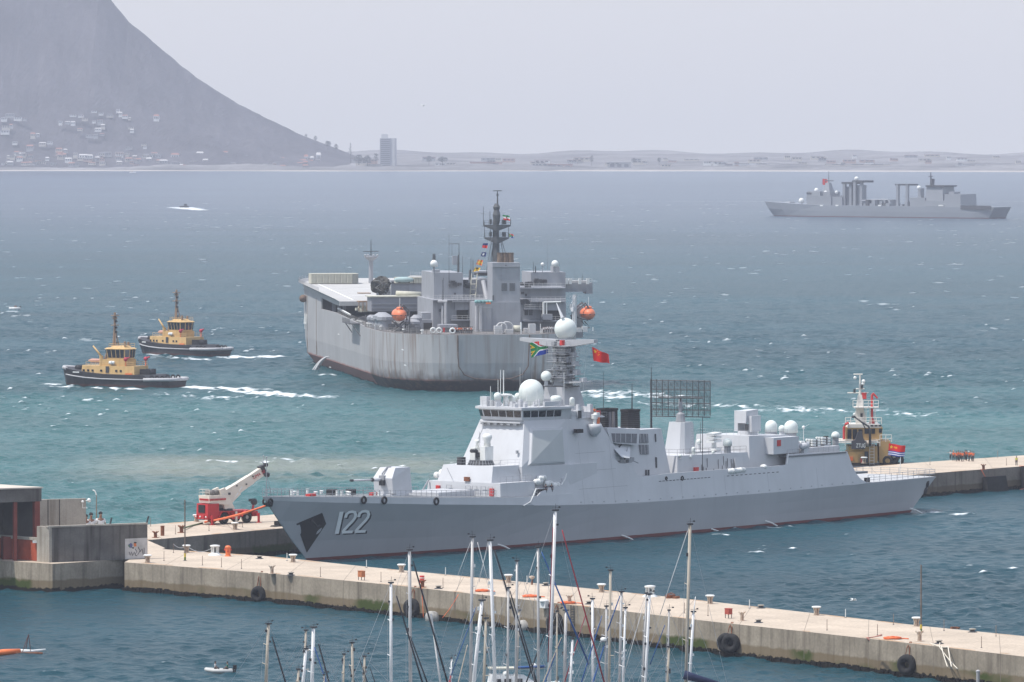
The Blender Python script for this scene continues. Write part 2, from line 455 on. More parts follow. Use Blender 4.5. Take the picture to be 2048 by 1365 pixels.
# ---- mountain across the bay (ridge line surveyed from the photo at its own distance)
MT = 8600.0
ridge_px = [(-260, -330), (-120, -150), (0, -95), (120, -60), (200, -30), (218, -8), (232, 12), (258, 45), (290, 70), (322, 98), (358, 128), (395, 158), (430, 180),
   (470, 205), (510, 226), (552, 245), (596, 268), (630, 281), (662, 293), (690, 304), (720, 316), (760, 326), (820, 332)]
rx = np.array([at_depth(x, y, MT + 500)[0] for x, y in ridge_px]); rz = np.array([at_depth(x, y, MT + 500)[2] for x, y in ridge_px])
NX, NY = 260, 60
gx = np.linspace(rx[0], rx[-1], NX); top = np.interp(gx, rx, rz)
vs = []; fs = []
GI, GJ = np.meshgrid(np.arange(NX), np.arange(NY)); GUL = 16 * (fbm(GI / 16.0 + GJ / 60, GJ / 22.0, 4, 44) - 0.5) * np.minimum(GJ / 8.0, 1); GUL[-1] *= 0.35
hn = RNG.normal(size=(NY, NX))
for _ in range(2): hn = (hn + np.roll(hn, 1, 0) + np.roll(hn, 1, 1) + np.roll(hn, -1, 0) + np.roll(hn, -1, 1)) / 5 * 1.5
for j in range(NY):
 u = j / (NY - 1)
 for i in range(NX):
  y = MT - 60 + 560 * u + 30 * math.sin(gx[i] / 140.0) * (u * (1 - u) * 4) + 10 * math.sin(gx[i] / 47.0 + 2) * (u * (1 - u) * 4)
  z = 2 + (top[i] - 2) * (0.50 * u + 0.50 * u * u * (1.6 - 0.6 * u)) + (hn[j, i] * 0.5 + GUL[j, i]) * (1 if j < NY - 1 else 0.8) * min(1, top[i] / 60)
  vs.append((gx[i], y, z))
for j in range(NY - 1):
 for i in range(NX - 1): fs.append((j * NX + i, j * NX + i + 1, (j + 1) * NX + i + 1, (j + 1) * NX + i))
for i in range(NX): vs.append((gx[i], MT + 1200, -1.0))
for i in range(NX - 1): fs.append(((NY - 1) * NX + i, (NY - 1) * NX + i + 1, NY * NX + i + 1, NY * NX + i))
mm = MB(); mm.add(vs, fs)
mat_hill = paint("scrub_slope", (0.062, 0.058, 0.064), 0.95, var=0.3, scale=0.009, fine=0.2, spec=0.1)
tag(mm.build("mountain", mat_hill, fix=False), kind='structure')
def hill_z(x, y):
 """ground height on the slope"""
 t = np.interp(x, gx, top); u = min(max((y - (MT - 60)) / 560, 0), 1)
 return 2 + (t - 2) * (0.50 * u + 0.50 * u * u * (1.6 - 0.6 * u))

# ---- beach strip and low coastal plain
mat_sand = paint("beach_sand", (0.36, 0.33, 0.30), 0.95, var=0.12, scale=0.02, spec=0.1)
mat_plain = paint("coastal_plain", (0.155, 0.15, 0.15), 0.95, var=0.5, scale=0.006, fine=0.3, spec=0.1)
shore = [(-1700, 8395), (-760, 8440), (-560, 8470), (-400, 8440), (-230, 8400), (0, 8420), (250, 8420), (500, 8330), (900, 8260), (1700, 8150)]
def shore_y(x): return float(np.interp(x, [p[0] for p in shore], [p[1] for p in shore]))
b_ = MB(); pl = MB(); n = 120; X = np.linspace(-1600, 1600, n)
vs = []
for x in X:
 wd = 55 if x > 60 else (38 if x < -560 else 14)
 vs += [(x, shore_y(x) + 6 * math.sin(x / 37), 0.02), (x, shore_y(x) + wd, 1.6)]
b_.add(vs, [(2 * i, 2 * i + 2, 2 * i + 3, 2 * i + 1) for i in range(n - 1)])
tag(b_.build("beach", mat_sand, fix=False), kind='structure')
vs = []; rows = [0, 40, 120, 400, 900, 1500]
for x in X:
 for k, dy in enumerate(rows):
  z = [1.55, 4, 6, 9, 13, 19][k] + (2.5 * math.sin(x / 61 + k) + 1.5 * math.sin(x / 23 + 2 * k)) * (k > 1)
  wd = 50 if x > 60 else (34 if x < -560 else 11)
  vs.append((x, shore_y(x) + wd + dy, z))
R = len(rows)
pl.add(vs, [(i * R + k, (i + 1) * R + k, (i + 1) * R + k + 1, i * R + k + 1) for i in range(n - 1) for k in range(R - 1)])
tag(pl.build("coastal_plain", mat_plain, fix=False), kind='structure')
# ---- surf line along the beach
mat_foam = paint("white_surf", (0.48, 0.49, 0.5), 0.9, var=0.1)
sf = MB(); vs = []; X2 = np.linspace(-1500, 1500, 300)
for x in X2:
 wv = max(0, 5 * math.sin(x / 21) + 4 * math.sin(x / 9.3 + 1) + 3 * math.sin(x / 53)) * (1.5 if x > 30 else 0.7)
 y = shore_y(x) + 6 * math.sin(x / 37) - 14
 k = 1 if (x > 130 or x < -520) else .25 + .5 * (math.sin(x / 17) > .3)
 vs += [(x, y + 15 - (wv + 15) * k, 0.06), (x, y + 15, 0.06)]
sf.add(vs, [(2 * i, 2 * i + 2, 2 * i + 3, 2 * i + 1) for i in range(299)])
tag(sf.build("surf", mat_foam, fix=False), kind='stuff')

# ---- sea haze over the whole bay
HAZE = 6.3e-5
hm = bpy.data.materials.new("sea_haze"); hm.use_nodes = True
ht = hm.node_tree; ht.nodes.remove(ht.nodes["Principled BSDF"])
pv = ht.nodes.new("ShaderNodeVolumePrincipled"); pv.inputs["Density"].default_value = HAZE
pv.inputs["Color"].default_value = (0.85, 0.875, 1.0, 1); pv.inputs["Anisotropy"].default_value = 0.0
ht.links.new(pv.outputs[0], ht.nodes["Material Output"].inputs["Volume"])
hb = MB().box(-2700, 2700, -60, 11500, -1.2, 420)
tag(hb.build("haze", hm), kind='stuff')
# ================================================================== shared ship fittings
NAVY = paint("navy_grey", (0.53, 0.54, 0.56), 0.5, var=0.06, scale=0.18, streak=0.10, streak_col=(0.24, 0.24, 0.25))
NAVY_D = paint("navy_deck_grey", (0.17, 0.18, 0.19), 0.8, var=0.12, scale=0.4)
WHITE = paint("white_paint", (0.72, 0.73, 0.71), 0.4, var=0.05, scale=0.8)
DOME = paint("radome_white", (0.66, 0.70, 0.67), 0.35, var=0.03, scale=0.6)
DARK = paint("dark_steel", (0.045, 0.047, 0.052), 0.6, var=0.2, scale=1.2)
BLACK = paint("black_paint", (0.013, 0.013, 0.015), 0.6, var=0.2, scale=0.8)
GLASS = paint("dark_glass", (0.015, 0.018, 0.024), 0.08, var=0.1, scale=1.0, spec=0.6)
RED = paint("red_paint", (0.55, 0.045, 0.04), 0.5, var=0.15, scale=1.0)
ORANGE = paint("orange_paint", (0.72, 0.17, 0.05), 0.5, var=0.15, scale=1.0)
STEELG = paint("bare_grey_steel", (0.30, 0.31, 0.33), 0.5, var=0.1, scale=0.8)
RUST = paint("rusty_iron", (0.20, 0.075, 0.035), 0.9, var=0.35, scale=2.0)
RUBBER = paint("black_rubber", (0.018, 0.018, 0.019), 0.9, var=0.25, scale=2.0)
ROPE_O = paint("orange_rope", (0.72, 0.16, 0.06), 0.9, var=0.15, scale=2.0)

def rail(mb, pts, h=1.05, step=1.6, r=0.03, wires=2):
 pts = [np.array(p, float) for p in pts]
 for a, c in zip(pts[:-1], pts[1:]):
  L = np.linalg.norm(c - a); k = max(1, int(L / step))
  for i in range(k + 1):
   p = a + (c - a) * i / k
   mb.tube([p, p + [0, 0, h]], r, 4)
  for wi in range(wires):
   z = np.array([0, 0, h * (wi + 1) / wires]); mb.tube([a + z, c + z], r * 0.7, 4)
 return mb

def ladder(mb, a, c, wdt=0.5, r=0.03, across=(0, 1, 0), step=0.4):
 a = np.array(a, float); c = np.array(c, float); s = np.array(across, float) * wdt / 2
 mb.tube([a - s, c - s], r, 4); mb.tube([a + s, c + s], r, 4)
 n = max(2, int(np.linalg.norm(c - a) / step))
 for i in range(1, n):
  p = a + (c - a) * i / n; mb.tube([p - s, p + s], r * 0.8, 4)
 return mb

def raft_canister(parent, c, rz=0.0, L=1.7, r=0.42, name="life_raft", mat=None):
 b = MB(); b.smooth = True; n = 12
 prof = [(-L / 2, r * 0.3), (-L / 2 + 0.12, r * 0.85), (-L / 2 + 0.3, r), (-0.05, r), (-0.05, r * 1.08), (0.05, r * 1.08), (0.05, r), (L / 2 - 0.3, r), (L / 2 - 0.12, r * 0.85), (L / 2, r * 0.3)]
 ca, sa = math.cos(rz), math.sin(rz)
 b.loft([[(c[0] + x * ca - q * math.cos(k * 2 * math.pi / n) * sa, c[1] + x * sa + q * math.cos(k * 2 * math.pi / n) * ca, c[2] + q * math.sin(k * 2 * math.pi / n)) for k in range(n)] for x, q in prof])
 return b.build(name, mat or WHITE, parent)

def radome(parent, c, r, stem=0.0, neck=0.55, name="radome", mat=None, base_mat=None, body=0.0):
 """ball (or domed cylinder) on a drum; c = middle of the ball"""
 b = MB(); b.smooth = True
 if body: b.lathe([(r, -body), (r, 0)] + [(r * math.cos(t), r * math.sin(t)) for t in np.linspace(0.15, 1.53, 8)], c, 24)
 else: b.ball(c, r, 24, 12, z0=-0.82)
 o = b.build(name, mat or DOME, parent)
 if stem:
  s = MB().lathe([(r * neck * 1.15, -stem), (r * neck * 1.15, -stem + 0.12), (r * neck, -stem + 0.14), (r * neck, 0)], (c[0], c[1], c[2] - (body or r * 0.82)), 12)
  s.build("radome_base", base_mat or NAVY, o)
 return o

FLAGM = {}
def fcol(n, c):
 if n not in FLAGM:
  m = paint("flag_" + n, c, 0.85, var=0.06, scale=1.0, spec=0.15); FLAGM[n] = m
 return FLAGM[n]
def flag(name, label, cat, corners, depth, pattern, nu=60, nv=40, ripple=0.12, waves=1.6, group=None, phase=0.0):
 """corners: hoist top, hoist bottom, fly bottom, fly top (photo points); flies at the given distance"""
 P = [at_depth(x, y, depth) for x, y in corners]
 b = MB(); mats = []; names = []; b.smooth = True
 sz = np.linalg.norm(P[3] - P[0])
 vs = []
 for j in range(nv + 1):
  for i in range(nu + 1):
   u, v = i / nu, j / nv
   p = (P[0] * (1 - u) + P[3] * u) * (1 - v) + (P[1] * (1 - u) + P[2] * u) * v
   wv = math.sin(u * waves * 2 * math.pi + phase + v * 0.9) * u ** 0.6
   p = p + np.array([0.0, ripple * sz * wv, 0.035 * sz * math.sin(u * waves * 2 * math.pi + phase + 0.8) * u])
   vs.append(p)
 fs = []; mi = []
 for j in range(nv):
  for i in range(nu):
   c = pattern((i + 0.5) / nu, (j + 0.5) / nv)
   if c not in names: names.append(c); mats.append(FLAGM[c])
   fs.append((j * (nu + 1) + i, (j + 1) * (nu + 1) + i, (j + 1) * (nu + 1) + i + 1, j * (nu + 1) + i + 1)); mi.append(names.index(c))
 b.add(vs, fs); b.mi = mi
 o = b.build(name, mats, None, fix=False)
 return tag(o, label, cat, group)
fcol('red', (0.62, 0.025, 0.02)); fcol('yellow', (0.80, 0.50, 0.03)); fcol('green', (0.02, 0.22, 0.07)); fcol('white', (0.75, 0.75, 0.75)); fcol('blue', (0.02, 0.05, 0.30)); fcol('black', (0.012, 0.012, 0.012))
fcol('navyblue', (0.015, 0.03, 0.13)); fcol('orange', (0.72, 0.16, 0.04))
def star(u, v, cu, cv, r, asp):
 x, y = (u - cu) * asp, (v - cv); a = math.atan2(x, -y); d = math.hypot(x, y)
 k = (a / (2 * math.pi / 5)) % 1.0; k = min(k, 1 - k) * 2
 return d < r * (1 - 0.62 * k) if d > 0 else True
def pat_china(u, v):
 if star(u, v, 0.167, 0.25, 0.15, 1.5): return 'yellow'
 for cu, cv in ((0.333, 0.1), (0.4, 0.2), (0.4, 0.35), (0.333, 0.45)):
  if star(u, v, cu, cv, 0.055, 1.5): return 'yellow'
 return 'red'
def pat_navy(u, v):
 if v < 0.6:
  if star(u, v, 0.16, 0.28, 0.15, 1.5): return 'yellow'
  if 0.22 < v < 0.36 and any(abs(u - c) < 0.012 + 0.05 * ((v * 23 + c * 7) % 1.0 > 0.62) for c in (0.36, 0.46)): return 'yellow'
  return 'red'
 k = int((v - 0.6) / 0.08)
 return 'blue' if k in (0, 2, 4) and k != 0 or k == 0 else 'white'
def pat_sa(u, v):
 x, y = u * 1.5, abs(v - 0.5)
 def inside(wdt):                       # arms of the lying Y
  if y < wdt: return True
  d = (0.72 - x) * (0.5 / 0.72)      # centre line of the arms
  return x < 0.72 + wdt and abs(y - max(0, d)) < wdt * 1.2 and x < 0.80
 if inside(0.105): 
  return 'green'
 if inside(0.17):
  return 'white' if (y > max(0, (0.72 - x) * (0.5 / 0.72)) or x > 0.6) else 'yellow'
 if x < 0.55 and y < (0.72 - x) * (0.5 / 0.72): return 'black'
 return 'red' if v < 0.5 else 'blue'

# ================================================================== DESTROYER 122
DD = Frame(at(615, 1122), 52.307)
T = thing("destroyer", "light grey navy destroyer numbered 122 with white radomes moored in the harbour basin", "warship", DD.o, DD.deg)
rake = lambda z: -10.4 * (max(z, 0) / 10.2) ** 0.92 if z > 0 else 1.0 * (-z)
ST = [0, 3, 7, 12, 18, 25, 33, 42, 52, 65, 80, 95, 110, 122, 131, 138, 145, 152]
def tab(a, xs, ys): return float(np.interp(a, xs, ys))
wl = lambda a: tab(a, [0, 3, 7, 12, 18, 25, 33, 42, 55, 70, 110, 130, 145, 152], [0.08, 0.5, 1.15, 2.0, 3.1, 4.3, 5.5, 6.6, 7.6, 8.0, 8.0, 7.6, 7.0, 6.6])
kn = lambda a: tab(a, [0, 3, 7, 12, 18, 25, 33, 42, 55, 70, 130, 145, 152], [0.15, 1.9, 3.4, 4.7, 5.9, 7.0, 7.8, 8.35, 8.55, 8.6, 8.6, 8.1, 7.5])
zk = lambda a: tab(a, [0, 8, 24, 44, 58, 72, 110, 135, 160], [9.55, 8.9, 7.75, 6.55, 5.95, 5.55, 5.5, 5.75, 5.85])
zd = lambda a: tab(a, [0, 12, 24, 36, 41, 42.5, 160], [10.2, 9.55, 8.85, 8.2, 7.95, 7.9, 7.9])
rings = []
for a in ST:
 bow = max(0.0, 1 - a / 40.0); stn = max(0.0, (a - 140) / 12.0)
 off = lambda z: rake(z) * bow + stn * 6.5 * max(z, -0.6) / 5.8
 w0, k0, z1 = wl(a), kn(a), zk(a)
 half = [(-2.2, w0 * 0.9), (0.0, w0), (z1 * 0.33, w0 + (k0 - w0) * 0.22), (z1 * 0.66, w0 + (k0 - w0) * 0.56), (z1, k0)]
 rings.append([(a + off(z), -y, z) for z, y in half] + [(a + off(z), y, z) for z, y in reversed(half)])
hull = MB(); hull.smooth = False
hull.loft(rings)
HULLM = bands("destroyer_hull_shaded_grey", (0.37, 0.38, 0.40), [(0.42, (0.14, 0.028, 0.024), 0.03)], axis=2, rough=0.5, var=0.05, scale=0.12, streak=0.08, streak_col=(0.2, 0.19, 0.19))  # darker than the upperworks: shade under the flare is put into the colour
H = hull.build("hull", HULLM, T)
# upper strake from the knuckle to the foredeck edge
b = MB()
rings = []
for a in [0, 3, 7, 12, 18, 25, 33, 41, 44.6, 48, 52, 55]:
 bow = max(0.0, 1 - a / 40.0); z1, z2 = zk(a), zd(a) - 0.02
 k0 = kn(a) - 0.0; k2 = k0 - 0.10 * (z2 - z1) + 0.15 * bow
 rings.append([(a + rake(z1) * bow, -k0, z1), (a + rake(z2) * bow, -k2, z2), (a + rake(z2) * bow, k2, z2), (a + rake(z1) * bow, k0, z1)])
b.loft(rings); b.build("bow_strake", [NAVY], H)
fd = MB()
fd.loft([[(r[1][0] + 0.3, r[1][1] * 0.96, r[1][2] + 0.004), (r[2][0] + 0.3, r[2][1] * 0.96, r[2][2] + 0.004)] for r in rings], caps=False, closed=False)
fd.build("foredeck", NAVY_D, T)
# side plating flush with the hull: funnel flank, waist bulwark, hangar flank
latf = lambda z: -(8.58 - max(z - 5.5, 0) * 0.13)
def side(x, y):
 l = -8.0
 for _ in range(4): p = DD.on(x, y, l); l = latf(p[2])
 return (p[0], p[2])
flank_px = [(1060, 1007), (1072, 996), (1083, 984), (1100, 976), (1121, 972), (1130, 956), (1136, 932), (1141, 842), (1196, 842), (1205, 860), (1213, 888), (1222, 912), (1240, 927), (1259, 927), (1267, 939), (1275, 950), (1286, 954)]
top_aft = [(1326, 948.5), (1400, 942.5), (1480, 937), (1550, 932.7), (1573, 930), (1576, 909), (1640, 905), (1694, 903), (1698, 912), (1704, 930), (1712, 947), (1721, 958)]
outline = [side(*q) for q in flank_px + top_aft] + [(136.5, 5.78)]
outline += [(a, zk(a) - 0.05) for a in np.linspace(134, 45, 24)]
sp = MB()
for s in (1, -1):
 A = [(a, s * latf(z), z) for a, z in outline]
 sp.loft([A, [(a, y + s * 0.25, z) for a, y, z in A]])
sp.build("side_plating", NAVY, T)
wl_ = MB(); pth = [(a, latf(z) - 0.06, z) for a, z in [side(*q) for q in [(1046, 1012), (1060, 1004), (1067, 990), (1072, 977)]]]
wl_.tube(pth, 0.10, 5); pth = [(a, latf(z) - 0.05, z) for a, z in [side(*q) for q in [(1122, 971), (1130, 958), (1136, 934)]]]; wl_.tube(pth, 0.09, 5)
wl_.tube([(a, latf(z) - 0.05, z) for a, z in [side(1573, 930), side(1576.5, 908)]], 0.08, 5)
wl_.each("edge_moulding", WHITE, T)
# weather decks
dk = MB(); dk.box(42.2, 54.5, -8.0, 8.0, 7.55, 7.9); dk.box(54, 137, -8.2, 8.2, 7.4, 7.75); dk.box(114.5, 131, -8.0, 8.0, 11.0, 11.25)
dk.build("main_deck", NAVY_D, T)
fl = MB(); fl.loft([[(134, -8.3, 5.60), (134, 8.3, 5.60), (134, 8.3, 5.82), (134, -8.3, 5.82)], [(146, -8.05, 5.6), (146, 8.05, 5.6), (146, 8.05, 5.84), (146, -8.05, 5.84)], [(158.2, -7.4, 5.65), (158.2, 7.4, 5.65), (158.2, 7.4, 5.88), (158.2, -7.4, 5.88)]])
fl.build("flight_deck", paint("flight_deck_grey", (0.42, 0.43, 0.44), 0.8, var=0.1, scale=0.5, fine=0.1), T)
st = MB()
for (x0, x1, y0, y1) in ((140, 156, -0.15, 0.15), (139, 139.3, -6, 6), (150, 150.3, -5.5, 5.5)): st.box(x0, x1, y0, y1, 5.885, 5.90)
st.build("deck_marking", WHITE, T)
rl = MB(); rail(rl, [(137, -8.25, 5.85), (146, -8.0, 5.87), (158.3, -7.4, 5.9), (158.3, 7.4, 5.9), (146, 8.0, 5.87), (137, 8.25, 5.85)], 1.2, 1.7, 0.045, 3)
rl.build("flight_deck_rail", STEELG, T)

# ---- forward deckhouses
dh = MB()
dh.loft([[(38.0, -7.3, 7.8), (38.0, 7.3, 7.8), (46.5, 7.6, 7.8), (46.5, -7.6, 7.8)], [(38.2, -7.1, 10.15), (38.2, 7.1, 10.15), (46.5, 7.4, 10.15), (46.5, -7.4, 10.15)]])
dh.loft([[(38.25, -5.35, 10.15), (38.25, 5.35, 10.15), (47.5, 6.0, 10.15), (47.5, -6.0, 10.15)], [(39.2, -4.9, 12.65), (39.2, 4.9, 12.65), (47.5, 5.7, 12.65), (47.5, -5.7, 12.65)]])
DH = dh.build("forward_deckhouse", NAVY, T)
m = MB()
for (y, z) in ((5.0, 9.0), (-5.6, 8.9)): m.box(37.86, 38.1, y - 0.38, y + 0.38, z - 0.75, z + 0.45)
m.each("hose_box", RED, DH)
m = MB()
for y in (3.2, -0.6, -1.9, -3.6, -5.0): m.tube([(37.85, y, 8.3), (37.85, y, 9.6), (37.85, y - 0.9, 9.6), (37.85, y - 0.9, 8.3)], 0.05, 4)
for p in (((38.0, 3.2, 12.2), (38.0, 2.2, 10.6)), ((44.0, -6.1, 12.2), (44.6, -6.2, 11.2))): m.tube(p, 0.06, 4)
m.tube([(36.2, 6.9, 8.3), (38.0, 6.9, 10.2)], 0.14, 5)
m.each("pipe", STEELG, DH)
MB().box(38.0, 38.3, -1.1, -0.1, 10.3, 10.95).build("plaque", RUST, DH)
m = MB(); rail(m, [(38.3, -7.0, 10.15), (46, -7.3, 10.15)], 1.0, 1.5, 0.025); rail(m, [(38.4, 5.3, 10.15), (38.4, 7.0, 10.15), (46, 7.3, 10.15)], 1.0, 1.2, 0.025)
rail(m, [(39.4, 4.8, 12.65), (39.4, -4.8, 12.65), (46, -5.4, 12.65)], 0.9, 1.6, 0.02)
m.build("deckhouse_rail", STEELG, DH)
for (a, bb, z) in ((40.0, 6.4, 10.9), (40.8, 6.0, 11.3), (42.2, 6.6, 11.2)): raft_canister(T, (a, bb, z), 1.57, 1.8, 0.5)
for (a, bb, z) in ((47.6, -7.3, 10.0), (50.0, -7.4, 9.6), (51.8, -7.5, 9.3), (48.6, -7.2, 10.5)): raft_canister(T, (a, bb, z), 0.0, 1.9, 0.48)
m = MB(); m.box(46.8, 53.2, -8.05, -6.5, 8.9, 9.02); rail(m, [(44.5, -8.0, 7.9), (46.5, -8.0, 7.9)], 1.0, 0.9, 0.025)
m.box(53.0, 54.3, -8.0, -7.2, 9.0, 10.4); m.build("raft_cradle", NAVY, T)
# missile cells forward of the deckhouse
m = MB(); m.box(27.5, 36.5, -3.4, 3.4, 8.2, 9.05)
for i in range(4):
 for j in range(8): m.box(28.0 + j * 1.03, 28.9 + j * 1.03, -3.1 + i * 1.6, -1.75 + i * 1.6, 9.05, 9.12)
m.build("missile_hatches", NAVY, T)

# ---- bridge tower
C1 = (45.0, -6.1); C2 = (54.8, -7.75)
bot = [(45.0, 6.1), (45.0, -6.1), (54.8, -7.75), (70.0, -7.2), (70.0, 7.2), (54.8, 7.75)]
topp = [(47.9, 4.35), (47.9, -4.35), (55.3, -7.0), (64.0, -6.4), (64.0, 6.4), (55.3, 7.0)]
br = MB(); br.prism([(45.0, 6.1), (45.0, -6.1), (54.8, -8.1), (62.0, -7.9), (62, 7.9), (54.8, 8.1)], 7.7, 12.4)
br.loft([[(x, y, 12.4) for x, y in bot], [(x, y, 19.45) for x, y in topp]])
BRG = br.build("bridge_tower", NAVY, T)
wb = [(47.55, 3.3), (47.55, -4.2), (54.6, -6.7), (56.5, -6.7), (56.5, 6.7), (54.6, 6.7), (48.2, 4.4)]
wt = [(47.1, 3.5), (47.1, -4.5), (54.5, -7.1), (56.5, -7.1), (56.5, 7.1), (54.5, 7.1), (47.8, 4.7)]
m = MB(); m.loft([[(x, y, 19.45) for x, y in wb], [(x, y, 21.15) for x, y in wt]])
roofp = [(46.7, 3.7), (46.7, -4.7), (54.5, -7.5), (56.6, -7.5), (56.6, 7.5), (54.5, 7.5), (47.4, 5.0)]
m.loft([[(x, y, 21.15) for x, y in roofp], [(x, y, 21.5) for x, y in roofp]])
WH = m.build("wheelhouse", NAVY, T)
def win_on(p0, p1, q0, q1, n, parent, v0=0.30, v1=0.88, gap=0.12, u0=0.02, u1=0.98, off=0.03, name="window", mat=GLASS):
 """n windows in a row on the wall p0-p1 (bottom) to q0-q1 (top)"""
 p0, p1, q0, q1 = [np.array(q, float) for q in (p0, p1, q0, q1)]
 nn = np.cross(p1 - p0, q0 - p0); nn /= np.linalg.norm(nn)
 P = lambda u, v: (p0 * (1 - u) + p1 * u) * (1 - v) + (q0 * (1 - u) + q1 * u) * v
 for k in range(n):
  a = u0 + (u1 - u0) * (k + gap / 2) / n; c = u0 + (u1 - u0) * (k + 1 - gap / 2) / n
  MB().plate([P(a, v0) - nn * 0.03, P(c, v0) - nn * 0.03, P(c, v1) - nn * 0.03, P(a, v1) - nn * 0.03], nn, 0.03 + off).build(name, mat, parent)
z0, z1 = 19.45, 21.15
V3 = lambda q, z: (q[0], q[1], z)
win_on(V3(wb[0], z0), V3(wb[1], z0), V3(wt[0], z1), V3(wt[1], z1), 5, WH)
win_on(V3(wb[1], z0), V3(wb[2], z0), V3(wt[1], z1), V3(wt[2], z1), 5, WH, u1=0.96)
win_on(V3(wb[6], z0), V3(wb[0], z0), V3(wt[6], z1), V3(wt[0], z1), 3, WH)
# phased array panels on the oblique faces
for s in (-1, 1):
 p0, p1, q0, q1 = [np.array(q, float) for q in ((45.0, s * 6.1, 12.4), (54.8, s * 7.75, 12.4), (47.9, s * 4.35, 19.45), (55.3, s * 7.0, 19.45))]
 nn = np.cross(p1 - p0, q0 - p0); nn /= np.linalg.norm(nn); nn *= 1 if nn[1] * s > 0 else -1
 P = lambda u, v: (p0 * (1 - u) + p1 * u) * (1 - v) + (q0 * (1 - u) + q1 * u) * v
 f0 = [P(0.10, 0.0), P(0.93, 0.0), P(0.90, 0.84), P(0.12, 0.84)]; f1 = [P(0.15, 0.05), P(0.89, 0.05), P(0.86, 0.79), P(0.16, 0.79)]
 m = MB(); m.loft([[p - nn * 0.1 for p in f0], [p + nn * 0.42 for p in f1]]); pn = m.build("radar_array_frame", NAVY, BRG)
 g = [P(0.165, 0.065), P(0.875, 0.065), P(0.85, 0.76), P(0.175, 0.76)]
 MB().plate([p + nn * 0.40 for p in g], nn, 0.07).build("radar_array", paint("radar_face", (0.43, 0.455, 0.455), 0.6, var=0.03, scale=0.4), BRG)
m = MB(); m.tube([(45.6, 2.6, 13.3), (46.9, 3.8, 17.5)], 0.05, 4); m.box(45.35, 45.7, -4.9, -4.6, 14.4, 14.9)
for k in range(6): m.box(46.95, 47.2, 3.0 - k * 1.3, 3.6 - k * 1.3, 18.7, 18.95)
m.each("wall_fitting", STEELG, BRG)
m = MB(); m.box(46.9, 48.3, -4.2, 3.8, 19.0, 19.2); m.build("wheelhouse_sill", NAVY, BRG)
MB().box(56.6, 58.2, -8.12, -7.4, 17.25, 17.85).build("louvre", BLACK, BRG)
# upper works behind the wheelhouse
m = MB(); m.loft([[(56.5, -6.9, 19.4), (66, -6.6, 19.4), (66, 6.6, 19.4), (56.5, 6.9, 19.4)], [(56.5, -6.9, 20.7), (64, -6.4, 20.2), (64, 6.4, 20.2), (56.5, 6.9, 20.7)]])
m.box(58.2, 59.2, -7.03, -6.0, 19.45, 20.75)
UP = m.build("upper_deckhouse", NAVY, T)
MB().box(58.25, 59.1, -7.08, -6.9, 19.5, 20.7).build("door", DARK, UP)
m = MB(); rail(m, [(56.6, -7.0, 19.45), (66, -6.9, 19.2)], 1.0, 1.3, 0.025); rail(m, [(47.2, 3.4, 21.5), (47.2, -4.4, 21.5), (54.4, -7.1, 21.5)], 0.9, 1.3, 0.022)
m.build("bridge_rail", STEELG, T)
MB().box(63.2, 64.0, -7.15, -6.85, 19.7, 20.5).build("life_ring", RED, UP)

# ---- things on the bridge roof
def onc(x, y, bb): return DD.on(x, y, bb)
p = onc(1062.5, 784, -0.6)
radome(T, (p[0], p[1], p[2]), 1.98, 0.5, 0.9, body=2.1)
p = onc(995, 793, 1.5); radome(T, p, 0.62, 1.3, 0.8, body=0.5)
p = onc(1025, 798, 0.5); radome(T, p, 0.55, 1.5, 0.8, body=0.6)
p = onc(1036, 793, 2.0); radome(T, p, 0.55, 1.5, 0.8, body=0.6)
p = onc(1144, 800, -4.5); radome(T, p, 0.42, 1.2, 0.8, body=0.9)
p = onc(1112, 799, -5.0)
m = MB(); m.smooth = True; m.lathe([(0.55, -1.9), (0.42, -0.6), (0.85, -0.25), (0.9, 0.3), (0.6, 0.55), (0.1, 0.62)], p, 16); m.build("satellite_dish", DOME, T)
p = onc(1012, 789, 0.8)
m = MB(); m.lathe([(0.5, -3.2), (0.3, -1.2), (0.45, -0.9), (0.35, -0.35), (0.95, -0.2), (1.0, 0.0), (0.3, 0.1)], p, 14); m.build("fire_control_radar", WHITE, T)
m = MB()
for x, yb, yt, bb, r in ((981, 812, 773, 2.2, 0.05), (984, 812, 785, 2.0, 0.04), (996, 806, 760, 2.6, 0.05), (1001, 806, 740, 2.2, 0.06), (1007, 806, 741, 1.4, 0.09), (1040, 810, 735, 0.0, 0.03), (1128, 802, 745, -4, 0.05), (1053, 806, 784, -3.4, 0.05), (1074, 806, 775, -3.6, 0.04)):
 q0, q1 = onc(x, yb, bb), onc(x, yt, bb); q0 = (q0[0], bb, min(q0[2], 21.5)); m.tube([q0, (q0[0], bb, q1[2])], r, 5)
m.each("whip_aerial", WHITE, T)
m = MB()
R5 = random.Random(5)
for k in range(26):
 a, bb = R5.uniform(47.6, 54), R5.uniform(-4.5, 3.5)
 if bb < -4.35 - (a - 47.9) * 0.35: bb = -3.5
 h = R5.uniform(0.3, 1.2); s = R5.uniform(0.12, 0.4); m.box(a - s, a + s, bb - s * .7, bb + s * .7, 21.5, 21.5 + h)
m.box(49.2, 49.8, -5.0, -1.2, 21.5, 22.5) if False else m.box(50.2, 54.2, -6.6, -6.2, 21.6, 22.35)
m.box(48.0, 48.9, 3.2, 4.5, 21.5, 23.0)
m.build("roof_equipment", NAVY, T)
p = onc(1167, 806, -6)
m = MB()
for k in range(10): a, bb = p[0] + R5.uniform(-4, 3), R5.uniform(-6.2, -3.5); s = R5.uniform(.15, .4); m.box(a - s, a + s, bb - s, bb + s, 20.2, 20.5 + R5.uniform(.3, 1.1))
m.build("signal_deck_gear", NAVY, T)
